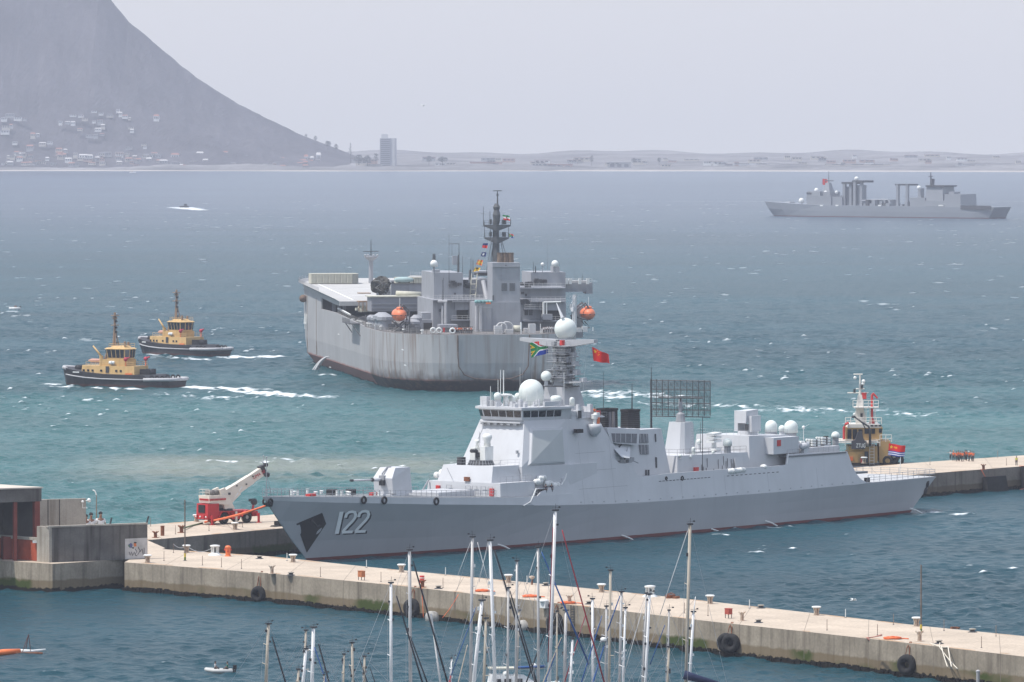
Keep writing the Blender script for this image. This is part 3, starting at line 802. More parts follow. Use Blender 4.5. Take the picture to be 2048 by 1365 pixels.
# ---- main mast
def ring_px(xl, xr, y, bb, dep, bev=0.25):
 """ring of a column seen between xl and xr at row y, centred on the keel line"""
 a0 = DD.on((xl + xr) / 2, y, bb); half = (xr - xl) * 0.0782 / (0.61 + 0.79 * dep) / 2
 ha, hb = half, half * dep
 return [(a0[0] + ha * sx, bb + hb * sy, a0[2]) for sx, sy in ((-1, bev - 1), (bev - 1, -1), (1 - bev, -1), (1, bev - 1), (1, 1 - bev), (1 - bev, 1), (bev - 1, 1), (-1, 1 - bev))]
m = MB(); m.loft([ring_px(1083, 1172, 815, 0, 0.8, 0.05), ring_px(1088, 1160, 773, 0, 0.8, 0.05)])
m.loft([ring_px(1104, 1149, 773, 0, 0.9), ring_px(1108, 1145, 740, 0, 0.9), ring_px(1112, 1141, 683, 0, 0.95)])
MASTM = paint("mast_grey", (.40, .41, .43), .5, var=.08, scale=.5, streak=.2, streak_col=(.2, .2, .2)); MAST = m.build("main_mast", MASTM, T)
p = DD.on(1131, 658.5, 0); radome(T, p, 1.78, 0.3, 0.55)
p = DD.on(1092.5, 753, 0.8); radome(T, p, 0.86, 1.0, 0.35)
# yard: tapered wings to port and starboard
pc = DD.on(1127, 684, 0)
def yard(zc, span_l, span_r, h0, h1, ch, name):
 mm = MB()
 for s, L in ((1, span_l), (-1, span_r)):
  mm.loft([[(pc[0] - ch, s * 0.8, zc - h0), (pc[0] + ch, s * 0.8, zc - h0), (pc[0] + ch, s * 0.8, zc), (pc[0] - ch, s * 0.8, zc)],
     [(pc[0] - ch * .5, s * L, zc - h1), (pc[0] + ch * .5, s * L, zc - h1), (pc[0] + ch * .5, s * L, zc + 0.15), (pc[0] - ch * .5, s * L, zc + 0.15)]])
 return mm.build(name, MASTM, MAST)
yard(pc[2] + 0.35, 8.4, 6.4, 1.25, 0.35, 1.0, "yard")
m = MB()
for z, s, L, ch in ((27.6, -1, 3.0, 0.8), (26.2, -1, 3.3, 0.9), (29.0, -1, 2.6, 0.7), (25.0, -1, 4.6, 1.5)):
 m.loft([[(pc[0] - ch, s * 1.2, z - .35), (pc[0] + ch, s * 1.2, z - .35), (pc[0] + ch, s * 1.2, z), (pc[0] - ch, s * 1.2, z)], [(pc[0] - ch, s * L, z - .1), (pc[0] + ch, s * L, z - .1), (pc[0] + ch, s * L, z + .05), (pc[0] - ch, s * L, z + .05)]])
 m.box(pc[0] - .5, pc[0] + .5, s * (L - 1.1), s * (L - .3), z + .05, z + .6)
m.each("mast_platform", MASTM, MAST)
m = MB()
for k, (x, y, r) in enumerate(((1109, 700, .45), (1107, 716, .35), (1112, 722, .5), (1106, 738, .3), (1110, 752, .4), (1104, 762, .35), (1108, 773, .3))):
 p = DD.on(x, y, 1.2 + 0.2 * (k % 2)); m.ball(p, r, 8, 5, -0.9); m.tube([p, (p[0] + 1.6, p[1] - .6, p[2] - 0.2)], .07, 4)
for x in (1112, 1104): 
 p, q = DD.on(x, 770, 1.5), DD.on(x + 6, 705, 1.0); m.tube([p, q], .06, 4)
q0 = DD.on(1108, 700, 2.6); q1 = DD.on(1124, 700, -0.6); m.tube([q0, q1], .09, 5)
m.build("mast_aerials", WHITE, MAST)
m = MB()
for x0, x1 in ((1088, 1120), (1100, 1150)): q = DD.on(x0, 772.5, 1.0); r_ = DD.on(x1, 772.5, -2.5); m.box(q[0] - .3, r_[0] + .6, -3.0, 3.2, q[2] - .08, q[2] + .05)
m.build("mast_gallery", DARK, MAST)
m = MB(); p = DD.on(1124.5, 686, -1.9); m.lathe([(.42, -.4), (.42, .4)], (p[0], p[1], p[2]), 12); m.build("signal_lamp", RED, MAST)
m = MB(); q = DD.on(1125, 640, -0.2); r_ = DD.on(1114, 600, 1.5); m.tube([(q[0], -.2, 35.0), (r_[0] - 0.4, 1.3, r_[2] - 0.5)], .28, 6, .06); q = DD.on(1146, 640, -0.4); m.tube([(q[0], -.4, 34.2), (q[0], -.4, 38.6)], .13, 6, .07)
r_ = q; m.tube([(q[0] - .5, -.4, 37.3), (q[0] + .7, -.4, 38.4)], .05, 4); m.tube([(q[0] + .5, -.4, 37.3), (q[0] - .7, -.4, 38.4)], .05, 4); m.cbox((q[0], -.4, 36.3), (.5, .5, .6))
m.build("topmast", NAVY, MAST)
m = MB()
for xa, ya, ba, xb, yb, bb in ((1066, 682, 5.5, 1061, 812, 4.0), (1075, 684, 4.5, 1070, 812, 3.5), (1093, 684, 2.6, 1093, 740, 2.6), (1175, 690, -4.6, 1163, 812, -5.0), (1050, 680, 7, 1040, 812, 4)):
 m.tube([DD.on(xa, ya, ba), DD.on(xb, yb, bb)], .018, 4)
m.each("halyard", STEELG, MAST)

R7 = random.Random(17); m = MB()
for k in range(34):
 z = R7.uniform(25.2, 31.2); s_ = R7.choice((-1, 1)); hw = 1.5 - (z - 25) * .05; q = R7.uniform(.12, .38); f_ = R7.random() < .5
 c = (pc[0] + (-hw if f_ else R7.uniform(-1, 1)), (R7.uniform(-1, 1) if f_ else -hw), z); m.cbox(c, (q * 2, q * 2, q * R7.uniform(1.2, 3)))
m.each("mast_box", STEELG, MAST)
m = MB()
for k in range(5): z = 25.6 + k * 1.25; rail(m, [(pc[0] - 1.9, 1.9, z), (pc[0] - 1.9, -1.9, z), (pc[0] + 1.6, -1.9, z)], .7, .9, .03); m.box(pc[0] - 2.0, pc[0] + 1.6, -2.0, 2.0, z - .06, z)
m.build("mast_catwalk", STEELG, MAST)
m = MB(); ladder(m, (pc[0] - .4, -1.75, 24.9), (pc[0] - .3, -1.45, 31.3), .5, .035, (1, 0, 0), .5); m.build("mast_ladder", STEELG, MAST)
# ---- plate seams and small hull fittings
m = MB()
for a in (58, 66, 84, 96, 108, 122): z0, z1 = zk(a) + .05, (8.9 if a > 72 else 16); m.add([(a, latf(z0) - .012, z0), (a + .05, latf(z0) - .012, z0), (a + .05, latf(z1) - .012, z1), (a, latf(z1) - .012, z1)], [(0, 1, 2, 3)])
for z in (8.4, 11.2, 14.0): m.add([(57, latf(z) - .012, z), (70 - (z - 8) * .9, latf(z) - .012, z), (70 - (z - 8) * .9, latf(z + .05) - .012, z + .05), (57, latf(z + .05) - .012, z + .05)], [(0, 1, 2, 3)])
m.build("plate_seams", paint("seam_grey", (.30, .31, .33), .6), T)
m = MB()
for k in range(26): a = 57 + k * 3.0; z = zk(a) + .35; m.box(a, a + .28, latf(z) - .05, latf(z) + .1, z, z + .12)
m.build("scuttle_line", STEELG, T)
# ---- 130 mm gun
g = MB(); ga, gz = 20.4, 9.05
g.lathe([(2.6, -0.2), (2.6, 0.12), (2.2, 0.2)], (ga, 0, gz), 20)
y0, y1 = -1.85, 1.85
fr = [(-2.1, 0.2), (-2.35, 2.6), (-1.15, 4.15), (2.4, 4.15), (2.6, 0.2)]
g.loft([[(ga + x, y0 + (0.35 if z > 3 else 0.0), gz + z) for x, z in fr], [(ga + x, y1 - (0.35 if z > 3 else 0.0), gz + z) for x, z in fr]])
G = g.build("gun_turret", NAVY, T)
m = MB(); m.smooth = True
m.tube([(ga - 2.2, 0.2, gz + 2.35), (ga - 4.6, 0.2, gz + 2.42)], 0.26, 10); m.tube([(ga - 4.6, 0.2, gz + 2.42), (ga - 9.3, 0.2, gz + 2.55)], 0.14, 10); 
m.build("gun_barrel", NAVY, G)
m = MB(); m.tube([(ga - 9.3, .2, gz + 2.55), (ga - 9.9, .2, gz + 2.57)], .19, 10); m.tube([(ga - 4.5, .2, gz + 2.42), (ga - 4.8, .2, gz + 2.43)], .3, 10); m.cbox((ga - 2.6, -.1, gz + 1.9), (.6, .8, .8)); m.build("muzzle", DARK, G)
m = MB(); m.tube([(ga - 2.3, 0.2, gz + 2.7), (ga - 2.2, 0.2, gz + 3.3), (ga - 1.3, 0.0, gz + 4.2), (ga - 0.4, 0, gz + 4.25)], .12, 6); m.cbox((ga - 2.3, 0.1, gz + 2.4), (.5, 1.0, 1.2)); m.build("gun_mantlet", STEELG, G)
# ---- close-in gun on the forward deckhouse
c0 = DD.on(962, 930, -0.3); ca, cb_, cz = c0[0], -0.3, 12.65
m = MB(); m.lathe([(2.1, 0), (1.75, 0.75)], (ca, cb_, cz), 24); RG = m.build("gun_ring", DARK, T)
m = MB()
for k in range(24):
 a_ = k * math.pi / 12; m.tube([(ca + 2.12 * math.cos(a_), cb_ + 2.12 * math.sin(a_), cz), (ca + 1.77 * math.cos(a_), cb_ + 1.77 * math.sin(a_), cz + .75)], .05, 4)
m.each("ring_rib", STEELG, RG)
m = MB(); m.box(ca - 0.9, ca + 1.2, cb_ - 1.5, cb_ - 0.5, cz + .75, cz + 2.9); m.box(ca - 0.9, ca + 1.2, cb_ + .5, cb_ + 1.5, cz + .75, cz + 2.7); m.box(ca - .2, ca + 1.2, cb_ - .5, cb_ + .5, cz + .75, cz + 2.2)
m.smooth = True; m.lathe([(.55, 0), (.5, .8), (.78, 1.3), (.72, 1.75), (.3, 2.0)], (ca + .3, cb_ - 1.0, cz + 2.9), 14); m.lathe([(.3, 0), (.22, .7), (.4, 1.0), (.3, 1.3)], (ca + .2, cb_ + .9, cz + 2.6), 12)
CG = m.build("close_in_gun", WHITE, T)
m = MB(); m.tube([(ca - .9, cb_ + .2, cz + 2.2), (ca - 2.2, cb_ + .2, cz + 2.25)], .3, 10); m.cbox((ca - .5, cb_, cz + 1.6), (.6, .8, .7)); m.box(ca - 2.4, ca - 1.3, cb_ + 2.0, cb_ + 2.9, cz, cz + 1.2); m.build("gun_barrels", DARK, CG)
MB().tube([(ca + .2, cb_ + .9, cz + 3.7), (ca + 1.0, cb_ + .1, cz + 6.2)], .05, 5).build("aerial", STEELG, CG)

# ---- funnel block, intakes and stacks
m = MB(); m.loft([[(62, -7.1, 7.7), (84.5, -6.3, 7.7), (84.5, 6.3, 7.7), (62, 7.1, 7.7)], [(62, -5.9, 17.0), (82.8, -5.2, 16.9), (82.8, 5.2, 16.9), (62, 5.9, 17.0)]])
FB = m.build("funnel_block", NAVY, T)
def wallpt(x, y, l0=-6.0):
 l = l0
 for _ in range(5):
  p = DD.on(x, y, l); l = -(7.1 - 0.036 * (p[0] - 62)) + (p[2] - 7.7) * 0.122
 return np.array((p[0], l - 0.05, p[2]))
def wall_plate(pxs, t, name, mat, parent):
 return MB().plate([wallpt(*q) for q in pxs], (0, -1, 0), t).build(name, mat, parent)
GRL = paint("intake_grille", (0.15, 0.155, 0.17), 0.7, var=0.15, scale=2.5)
ov = MB(); ov.plate([wallpt(*q) for q in [(1205, 855), (1270, 857), (1268, 888), (1262, 889), (1214, 885), (1206, 864)]], (0, -1, -0.1), 0.9); OV = ov.build("intake_housing", NAVY, FB)
MB().plate([wallpt(*q) + np.array([0, -.92, -.05]) for q in [(1213, 866), (1264, 867), (1263, 886), (1216, 884)]], (0, -1, 0), .05).build("intake_grille", GRL, OV)
m = MB()
for x in (1221, 1231, 1241, 1252): p, q = wallpt(x, 866), wallpt(x, 885); m.tube([p + [0, -.98, 0], q + [0, -.98, 0]], .05, 4)
m.build("grille_bars", NAVY, OV)
wall_plate([(1271, 868), (1295, 868), (1296, 886), (1273, 886)], .05, "intake_grille", GRL, FB)
wall_plate([(1277, 890), (1296, 890), (1297, 909), (1280, 909)], .05, "intake_grille", GRL, FB)
m = MB()
for x in (1279, 1286, 1292): m.tube([wallpt(x, 868.5) + [0, -.08, 0], wallpt(x + 1, 885.5) + [0, -.08, 0]], .05, 4); m.tube([wallpt(x + 2, 890.5) + [0, -.08, 0], wallpt(x + 3, 908.5) + [0, -.08, 0]], .05, 4)
m.build("grille_bars", NAVY, FB)
wall_plate([(1309, 868), (1311, 868), (1312, 884), (1310, 884)], .06, "louvre", DARK, FB); wall_plate([(1310, 915), (1313, 915), (1313.5, 936), (1311, 936)], .06, "louvre", DARK, FB)
wall_plate([(1290, 940), (1293, 940), (1293, 951), (1290, 951)], .06, "louvre", DARK, FB); wall_plate([(1295, 940), (1298, 940), (1298, 951), (1295, 951)], .06, "louvre", DARK, FB)
# boat crane and stowed boom in the recess
m = MB(); P = [wallpt(*q) for q in [(1216, 886), (1258, 889), (1238, 914), (1222, 912)]]; m.plate([P[0] + [0, -.1, 0], P[1] + [0, -.1, 0], P[2] + [0, -1.9, 0], P[3] + [0, -1.9, 0]], (0, -.7, -.7), .25); m.build("boat_bay_door", paint("boat_bay_light", (0.5, 0.52, 0.54), .5, var=.05, scale=.3), FB)
p0, p1 = wallpt(1237, 888), wallpt(1222, 906); MB().tube([p0 + [0, -.6, 0], p1 + [0, -.6, 0]], .12, 5).build("boat_bay_strut", DARK, FB)
m = MB(); p = wallpt(1241, 915)
for q in ((-1.2, -.9, -.3), (0, -1, 0), (.7, -1.1, -.5), (1.6, -.9, -.4)): m.cbox(p + np.array(q), (.8, .6, .7))
m.tube([p + [0, -1, 0], p + [3.0, -1.2, -1.0]], .1, 5); m.tube([p + [0, -1, .2], p + [.4, -1, 1.6]], .09, 5); m.build("boat_crane", STEELG, FB)
SOOT = paint("soot_black_stack", (0.017, 0.015, 0.016), 0.8, var=0.25, scale=0.7)
for (xl, xr, yb, yt) in ((1192, 1236.5, 851, 817), (1240, 1281, 853, 819)):
 q = DD.on((xl + xr) / 2, yb, -1.0); zt = DD.on((xl + xr) / 2, yt, -1.0)[2]
 W2 = (xr - xl) * 0.0795 / 1.0 / 2
 oc = lambda k, z: [(q[0] + W2 * k * sx, -1.0 + W2 * k * 0.8 * sy, z) for sx, sy in ((-1, -.6), (-.6, -1), (.6, -1), (1, -.6), (1, .6), (.6, 1), (-.6, 1), (-1, .6))]
 m = MB(); m.loft([oc(.97, 16.8), oc(.92, zt - .35), oc(1.0, zt - .33), oc(1.0, zt), oc(.86, zt + .02), oc(.84, zt - .3)])
 S_ = m.build("exhaust_stack", SOOT, T)
 m = MB()
 for z in np.linspace(17.2, zt - .6, 8): m.loft([oc(.985, z), oc(.985, z + .08)])
 m.build("stack_louvres", DARK, S_)
q = DD.on(1220, 850, -3.4); m = MB()
for dx in (0, .95): m.tube([(q[0] + dx, -3.45, 16.9), (q[0] + dx, -3.4, 19.9)], .22, 8)
m.each("vent_pipe", paint("grey_pipe", (.17, .16, .17), .6), T)
m = MB()
for x, yb, yt, bb, r0, r1 in ((1207, 818, 742, -1, .05, .03), (1264, 820, 767, -1, .12, .05), (1302.5, 858, 735, -2.5, .2, .05), (1405, 950, 833, -7.2, .07, .06), (1401, 905, 845, -3, .05, .03)):
 q0 = DD.on(x, yb, bb); q1 = DD.on(x, yt, bb); m.tube([q0, (q0[0], bb, q1[2])], r0, 6, r1)
m.each("whip_aerial", DARK, T)
# bridge-wing director and searchlight on the port side
p = DD.on(1189, 853, -7.6); m = MB(); m.smooth = True
m.lathe([(.3, -1.6), (1.0, -.9), (1.15, -.2), (1.15, .35), (.2, .36)], p, 14); m.build("sponson", NAVY, T)
m = MB(); m.lathe([(.25, 0), (.25, .8), (.5, .85), (.5, 1.5), (.1, 1.6)], (p[0], p[1], p[2] + .35), 12); m.cbox((p[0] + .6, p[1], p[2] + 1.9), (.9, .6, .5)); m.build("optical_director", WHITE, T)
m = MB(); m.cbox((p[0] + 1.3, p[1] + .2, p[2] + .8), (.35, .3, 1.1)); m.build("life_jacket_box", ORANGE, T)

# ---- aft mast with the lattice air-search aerial
m = MB(); m.loft([ring_px(1322, 1397, 909, 0, 1.0, 0.3), ring_px(1332, 1391, 855, 0, 1.0, 0.3), ring_px(1334, 1390, 844, 0, 1.0, 0.3)])
AM = m.build("aft_mast", NAVY, T)
m = MB(); q = DD.on(1356, 872, -3.3); ladder(m, (93.2, -3.75, 12.6), (94.3, -3.0, 17.2), .6, .035, (1, 0, 0)); m.box(91.0, 99.5, -4.2, -3.95, 12.4, 12.6); m.build("mast_ladder", STEELG, AM)
m = MB(); q = DD.on(1361, 836, 0)
m.lathe([(.85, -.6), (.7, .6), (.35, .9), (.35, 3.0)], q, 10); AX = m.build("aerial_pedestal", STEELG, T)
ax = MB(); CEN = np.array(DD.world(DD.on(1361, 797, 0))); hw = 121 / 2 * m_per_px(CEN) * 0.99; hh = 72 / 2 * m_per_px(CEN)
e1 = np.array([DD.d[0] * 1, DD.n[0], 0]); e1 /= np.linalg.norm(e1)      # broadside to the quay: along world x in ship axes
e2 = np.array([-e1[1], e1[0], 0])
cl = np.array(DD.on(1361, 797, 0))
def LP(u, v, w_=0.0): return cl + e1 * (u * hw) + np.array([0, 0, v * hh]) + e2 * w_
tilt = -0.02
for w_ in (0.0, 1.3):
 for u in np.linspace(-1, 1, 11): ax.tube([LP(u, -1 - tilt * u, w_), LP(u, 1 - .06 * u, w_)], .045, 4)
 for v in (-1, -.62, -.25, .12, .5, 1): ax.tube([LP(-1, v, w_), LP(1, v - .06, w_)], .04 if abs(v) < 1 else .06, 4)
for u in np.linspace(-1, 1, 11):
 for v in (-1, -.25, .5, 1): ax.tube([LP(u, v, 0), LP(u, v, 1.3)], .03, 4)
for k in range(10):
 u0, u1 = -1 + k * .2, -1 + (k + 1) * .2
 ax.tube([LP(u0, -1, 1.3), LP(u1, -.25, 1.3)], .028, 4); ax.tube([LP(u1, -.25, 1.3), LP(u0, .5, 1.3)], .028, 4); ax.tube([LP(u0, .5, 0), LP(u1, 1, 1.3)], .028, 4); ax.tube([LP(u0, 1, 0), LP(u1, .5, 1.3)], .028, 4); ax.tube([LP(u1, -1, 0), LP(u0, -.25, 1.3)], .028, 4)
for u in np.linspace(-.97, .97, 41): ax.tube([LP(u, -.95, .6), LP(u, .93, .6)], .03, 3)
for v in np.linspace(-.9, .9, 17): ax.tube([LP(-.96, v, .3), LP(.96, v - .05, .3)], .026, 3)
ax.tube([LP(-.75, .05, -.5), LP(.75, .02, -.5)], .1, 5); ax.tube([LP(0, -.9, .3), LP(0, .05, -.4)], .14, 5)
ax.build("air_search_aerial", paint("lattice_grey", (.075, .075, .08), .6), T)
# deckhouse under the aft mast
m = MB(); m.loft([[(86.6, -5.6, 7.7), (86.6, 3.5, 7.7), (106.5, 5.0, 7.7), (106.5, -6.7, 7.7)], [(87.2, -5.2, 12.3), (87.2, 3.3, 12.3), (106.0, 5.0, 12.2), (105.2, -6.2, 12.2)]])
AD = m.build("aft_deckhouse", NAVY, T)
MB().plate([(86.75, 2.3, 9.6), (86.75, 1.2, 9.6), (87.0, 1.2, 11.4), (87.0, 2.3, 11.4)], (-1, 0, 0), .06).build("hatch_panel", paint("pale_green", (.28, .44, .36), .5), AD)
for y in (1.9, 0.1): MB().box(86.4, 86.7, y - .45, y + .45, 8.0, 9.1).build("vent_louvre", DARK, AD)
m = MB()
for y, z in ((-2.1, 10.8), (-2.9, 10.3), (-.9, 10.6)): m.tube([(86.6, y, z - 1.5), (86.75, y, z + .6), (86.75, y - .7, z + .6)], .06, 4)
R6 = random.Random(9)
for k in range(16): a = R6.uniform(93, 104.5); z = R6.uniform(8.6, 11.3); yy = -(5.6 + (a - 86.6) * .055) + (z - 7.7) * .1; m.tube([(a, yy - .1, z - .8), (a, yy - .06, z + .7)], .06, 4)
m.each("pipe", paint("dark_pipe", (.13, .13, .14), .6), AD)
MB().plate([(101.3, -6.62, 8.6), (103.3, -6.72, 8.6), (103.3, -6.4, 11.4), (101.3, -6.3, 11.4)], (0, -1, 0), .12).build("door", NAVY, AD)
MB().box(91.0, 92.0, -6.0, -5.3, 8.9, 10.3).build("fire_box", RED, AD)
m = MB(); rail(m, [(87.3, 3.2, 12.3), (87.3, -5.1, 12.3), (105, -6.1, 12.2)], 1.0, 1.5, .025); m.build("aft_rail", DARK, AD)
p = DD.on(1455, 886, -5.2); radome(T, p, .75, 1.5, .75, body=.5, base_mat=STEELG)
p = DD.on(1387, 898, -4.8); radome(T, p, .32, .9, .9, body=.9)
for x, y in ((1361, 912), (1381, 914), (1426, 905)): p = DD.on(x, y, -5.4); radome(T, p, .26, .3, .6)
p = DD.on(1398, 884, 1.5); radome(T, p, .45, 1.0, .6)
# decoy launcher amidships, fire-control radar
p = DD.on(1428, 893, -1.5)
m = MB(); m.lathe([(.5, -1.6), (.4, .6)], p, 10)
for k in range(3): m.loft([[(p[0] - 1.1 + .05 * k, p[1] - .75, p[2] + .6 + k * .6), (p[0] + 1.1, p[1] - .75, p[2] + .75 + k * .6), (p[0] + 1.1, p[1] + .75, p[2] + .75 + k * .6), (p[0] - 1.1 + .05 * k, p[1] + .75, p[2] + .6 + k * .6)], [(p[0] - 1.1, p[1] - .75, p[2] + .95 + k * .6), (p[0] + 1.1, p[1] - .75, p[2] + 1.1 + k * .6), (p[0] + 1.1, p[1] + .75, p[2] + 1.1 + k * .6), (p[0] - 1.1, p[1] + .75, p[2] + .95 + k * .6)]])
m.cbox((p[0], p[1] - .4, p[2] - .5), (1.4, 1.0, .6)); m.build("fire_control_director", WHITE, T)
for a in (98.5,): raft_canister(T, (a, -8.0, 9.45), 0.0, 2.6, .45, "boat_cover")
raft_canister(T, (100.8, -7.95, 9.5), 0.0, 2.4, .42, "boat_cover"); raft_canister(T, (107.8, -7.6, 9.7), 1.2, 1.3, .42)
# hangar block
m = MB(); m.loft([[(106.2, -6.0, 7.7), (106.2, 6.0, 7.7), (132, 6.6, 7.7), (132, -6.6, 7.7)], [(106.9, -5.3, 14.75), (106.9, 5.3, 14.75), (117.5, 5.6, 14.5), (117.5, -5.6, 14.5)]])
m.box(117.0, 131.0, -6.6, 6.6, 7.7, 12.2)
m.box(111, 118.2, -7.3, -5.2, 11.6, 14.3)
HG = m.build("hangar", NAVY, T)
MB().box(112.0, 113.0, -7.4, -7.2, 12.9, 13.9).build("fire_box", RED, HG); MB().box(107.0, 107.4, -4.6, -4.0, 13.4, 14.2).build("vent_louvre", DARK, HG)
m = MB()
for a in (115.0, 116.5): m.tube([(a, -7.7, 7.8), (a, -7.7, 10.6), (a + 1.2, -7.7, 10.6), (a + 1.2, -7.7, 7.8)], .08, 4)
rail(m, [(106.9, 5, 14.75), (106.9, -5.1, 14.75), (117.4, -5.6, 14.5)], .9, 1.4, .022); m.build("hangar_rail", STEELG, HG)
m = MB(); m.box(115.0, 118.0, -7.75, -7.55, 7.8, 11.4); m.build("hangar_recess", paint("pale_navy", (.47, .48, .50), .5), HG)
# missile launcher box on the hangar roof
p = DD.on(1495, 868, -1.5); a0, b0, zz = p[0], p[1], 14.6
m = MB(); m.smooth = False
m.lathe([(1.7, 0), (1.6, .7)], (a0, b0, zz), 18); m.box(a0 - 1.3, a0 + 1.3, b0 - 1.75, b0 - 1.05, zz + .6, zz + 3.2); m.box(a0 - 1.3, a0 + 1.3, b0 + 1.05, b0 + 1.75, zz + .6, zz + 4.0)
m.loft([[(a0 - 1.9, b0 - 1.0, zz + 2.0), (a0 - 1.9, b0 + 1.0, zz + 2.0), (a0 - 1.75, b0 + 1.0, zz + 4.0), (a0 - 1.75, b0 - 1.0, zz + 4.0)], [(a0 + 1.6, b0 - 1.0, zz + 2.2), (a0 + 1.6, b0 + 1.0, zz + 2.2), (a0 + 1.6, b0 + 1.0, zz + 4.2), (a0 + 1.6, b0 - 1.0, zz + 4.2)]])
m.build("missile_launcher", NAVY, T)
MB().box(a0 - 1.98, a0 - 1.9, b0 - 1.6, b0 - .9, zz + .8, zz + 1.9).build("launcher_sensor", DARK, T)
p = DD.on(1542.5, 853, 1.2); radome(T, p, 1.02, .4, .95, body=.9, base_mat=STEELG)
p = DD.on(1582, 855, -1.2); radome(T, p, 1.16, 1.4, .8, body=.9, base_mat=STEELG)
p = DD.on(1564, 858, 2.2); radome(T, p, .6, .7, .8, body=.4); p = DD.on(1514, 862, 2.8); radome(T, p, .3, .8, .8, body=.3)
p = DD.on(1671, 872, -3.0); radome(T, p, .72, 1.6, .75, body=.3, base_mat=STEELG)
# rows of decoy tubes, stowed boat, crewed gun on the hangar flank
m = MB(); mm = MB(); ms = MB()
for (x, y) in ((1606, 893), (1628, 889), (1648, 885)):
 p = np.array(DD.on(x, y, -5.0))
 for r_ in range(3):
  for c_ in range(3):
   q = p + [0.0, c_ * .55 - .5, r_ * .42 - .2]; m.tube([q + [-1.4, 0, .16], q + [1.0, 0, -.1]], .17, 8); mm.tube([q + [1.0, 0, -.1], q + [1.15, 0, -.115]], .18, 8); mm.tube([q + [-.3, 0, .04], q + [.1, 0, 0]], .18, 8)
 ms.loft([[(p[0] - .9, -5.8, 12.1), (p[0] + .9, -5.8, 12.1), (p[0] + .9, -4.2, 12.1), (p[0] - .9, -4.2, 12.1)], [(p[0] - .5, -5.4, p[2] - .3), (p[0] + .5, -5.4, p[2] - .3), (p[0] + .5, -4.6, p[2] - .3), (p[0] - .5, -4.6, p[2] - .3)]])
LT = ms.build("decoy_launcher", NAVY, T); m.build("launch_tubes", WHITE, LT); mm.build("tube_caps", DARK, LT)
raft_canister(T, (119.8, -7.3, 12.6), 0.2, 2.6, .55, "tender_cover", NAVY); MB().cbox((119.8, -7.3, 11.9), (1.2, .8, 1.0)).build("tender_cradle", NAVY, T)
p = DD.on(1653, 897, -2.5)
m = MB(); m.lathe([(.8, -1.4), (.45, .1)], p, 10); m.cbox((p[0], p[1], p[2] + .6), (1.6, .9, 1.4)); m.cbox((p[0] - .2, p[1], p[2] + 1.6), (.7, .6, .9)); m.tube([(p[0], p[1], p[2] + .7), (p[0] - 2.2, p[1] - .1, p[2] + .4)], .1, 6); m.build("machine_gun_mount", paint("olive_drab", (.045, .045, .035), .8), T)
m = MB(); rail(m, [(114.5, -7.6, 11.25), (131, -7.5, 11.25)], 1.0, 1.5, .025); rail(m, [(132, -6.2, 12.2), (132, 6.2, 12.2)], 1.0, 1.5, .025); m.build("hangar_deck_rail", STEELG, T)
m = MB(); q0 = DD.on(1607, 893, -3); q1 = DD.on(1607, 855, -3); m.tube([q0, (q0[0], -3, q1[2])], .06, 5); m.tube([(q0[0], -3, q1[2]), (q0[0] + 3, -2, q1[2] + .3)], .03, 4); m.ball((q0[0], -3, q1[2]), .28, 8, 6, -.9); m.build("wind_sensor_mast", WHITE, T)

# ---- foredeck: rails, windlass, bollards, jackstaff, fairleads
edge = lambda a: (a + rake(zd(a)) * max(0, 1 - a / 40.0), -(kn(a) - .1 * (zd(a) - zk(a)) + .15 * max(0, 1 - a / 40)) * .97, zd(a))
m = MB(); E = [edge(a) for a in (0.2, 3, 7, 12, 18, 25, 33, 37)]
rail(m, E, 1.05, 1.1, .042); rail(m, [(a, -y, z) for a, y, z in E], 1.05, 1.1, .042); m.build("foredeck_rail", STEELG, T)
m = MB()
for a, bb in ((-1.5, 1.4), (0.5, -1.2), (6, 2.2), (7, -2.4), (9.5, 0)): m.lathe([(.3, 0), (.24, .3), (.36, .42), (.25, .5)], (a, bb, tab(a + 5, [0, 12, 24], [10.1, 9.6, 9.0]) + .1), 10)
for a, bb in ((-3, .6), (-3, -.6), (3.5, -2.9), (4.5, -3), (11, -4.2), (12, -4.2), (3.5, 2.9)): m.lathe([(.2, 0), (.2, .8), (.28, .85)], (a, bb, tab(a + 5, [0, 12, 24], [10.1, 9.6, 9.0])), 8)
m.each("mooring_bitt", WHITE, T)
m = MB(); m.box(5.2, 6.4, -.6, .6, 9.7, 10.55); m.box(9.8, 10.9, -.6, .6, 9.5, 10.35); m.each("anchor_windlass", BLACK, T)
m = MB(); m.box(-1.2, .4, -1.4, -.6, 9.8, 10.15); m.box(11.5, 12.8, -3.2, -2.6, 9.4, 9.85); m.each("deck_locker", RED, T)
m = MB(); js = DD.on(528, 990, 0); jt = DD.on(528.5, 915, 0); m.tube([(-9.6, 0, 10.2), (-9.6, 0, jt[2])], .06, 5); m.tube([(-9.6, 0, 13.5), (-8.4, 0, 10.2)], .04, 4); m.ball((-9.6, 0, jt[2]), .12, 6, 4, -.9); m.build("jackstaff", STEELG, T)
m = MB(); m.tube([(158.6, 0, 5.9), (158.9, 0, 10.4)], .06, 5); m.build("ensign_staff", WHITE, T)
for (x, y) in ((728, 1000.5), (769, 1001), (873, 1003)):
 l = -5.0
 for _ in range(5):
  p = DD.on(x, y, l); aa = p[0] - rake(p[2]) * max(0, 1 - (p[0] + 5) / 40.0); l = -(kn(aa) + .1)
 m = MB(); m.smooth = True; m.torus((p[0], l + .02, p[2]), .48, .17, 'y', 16, 6); c = m.build("panama_chock", BLACK, T)
for (x, y, rr) in ((1332, 957, .22), (1364, 957, .3)):
 p = side(x, y); m = MB(); m.torus((p[0], latf(p[1]) - .06, p[1]), rr, .1, 'y', 12, 6); m.build("fairlead", BLACK, T)
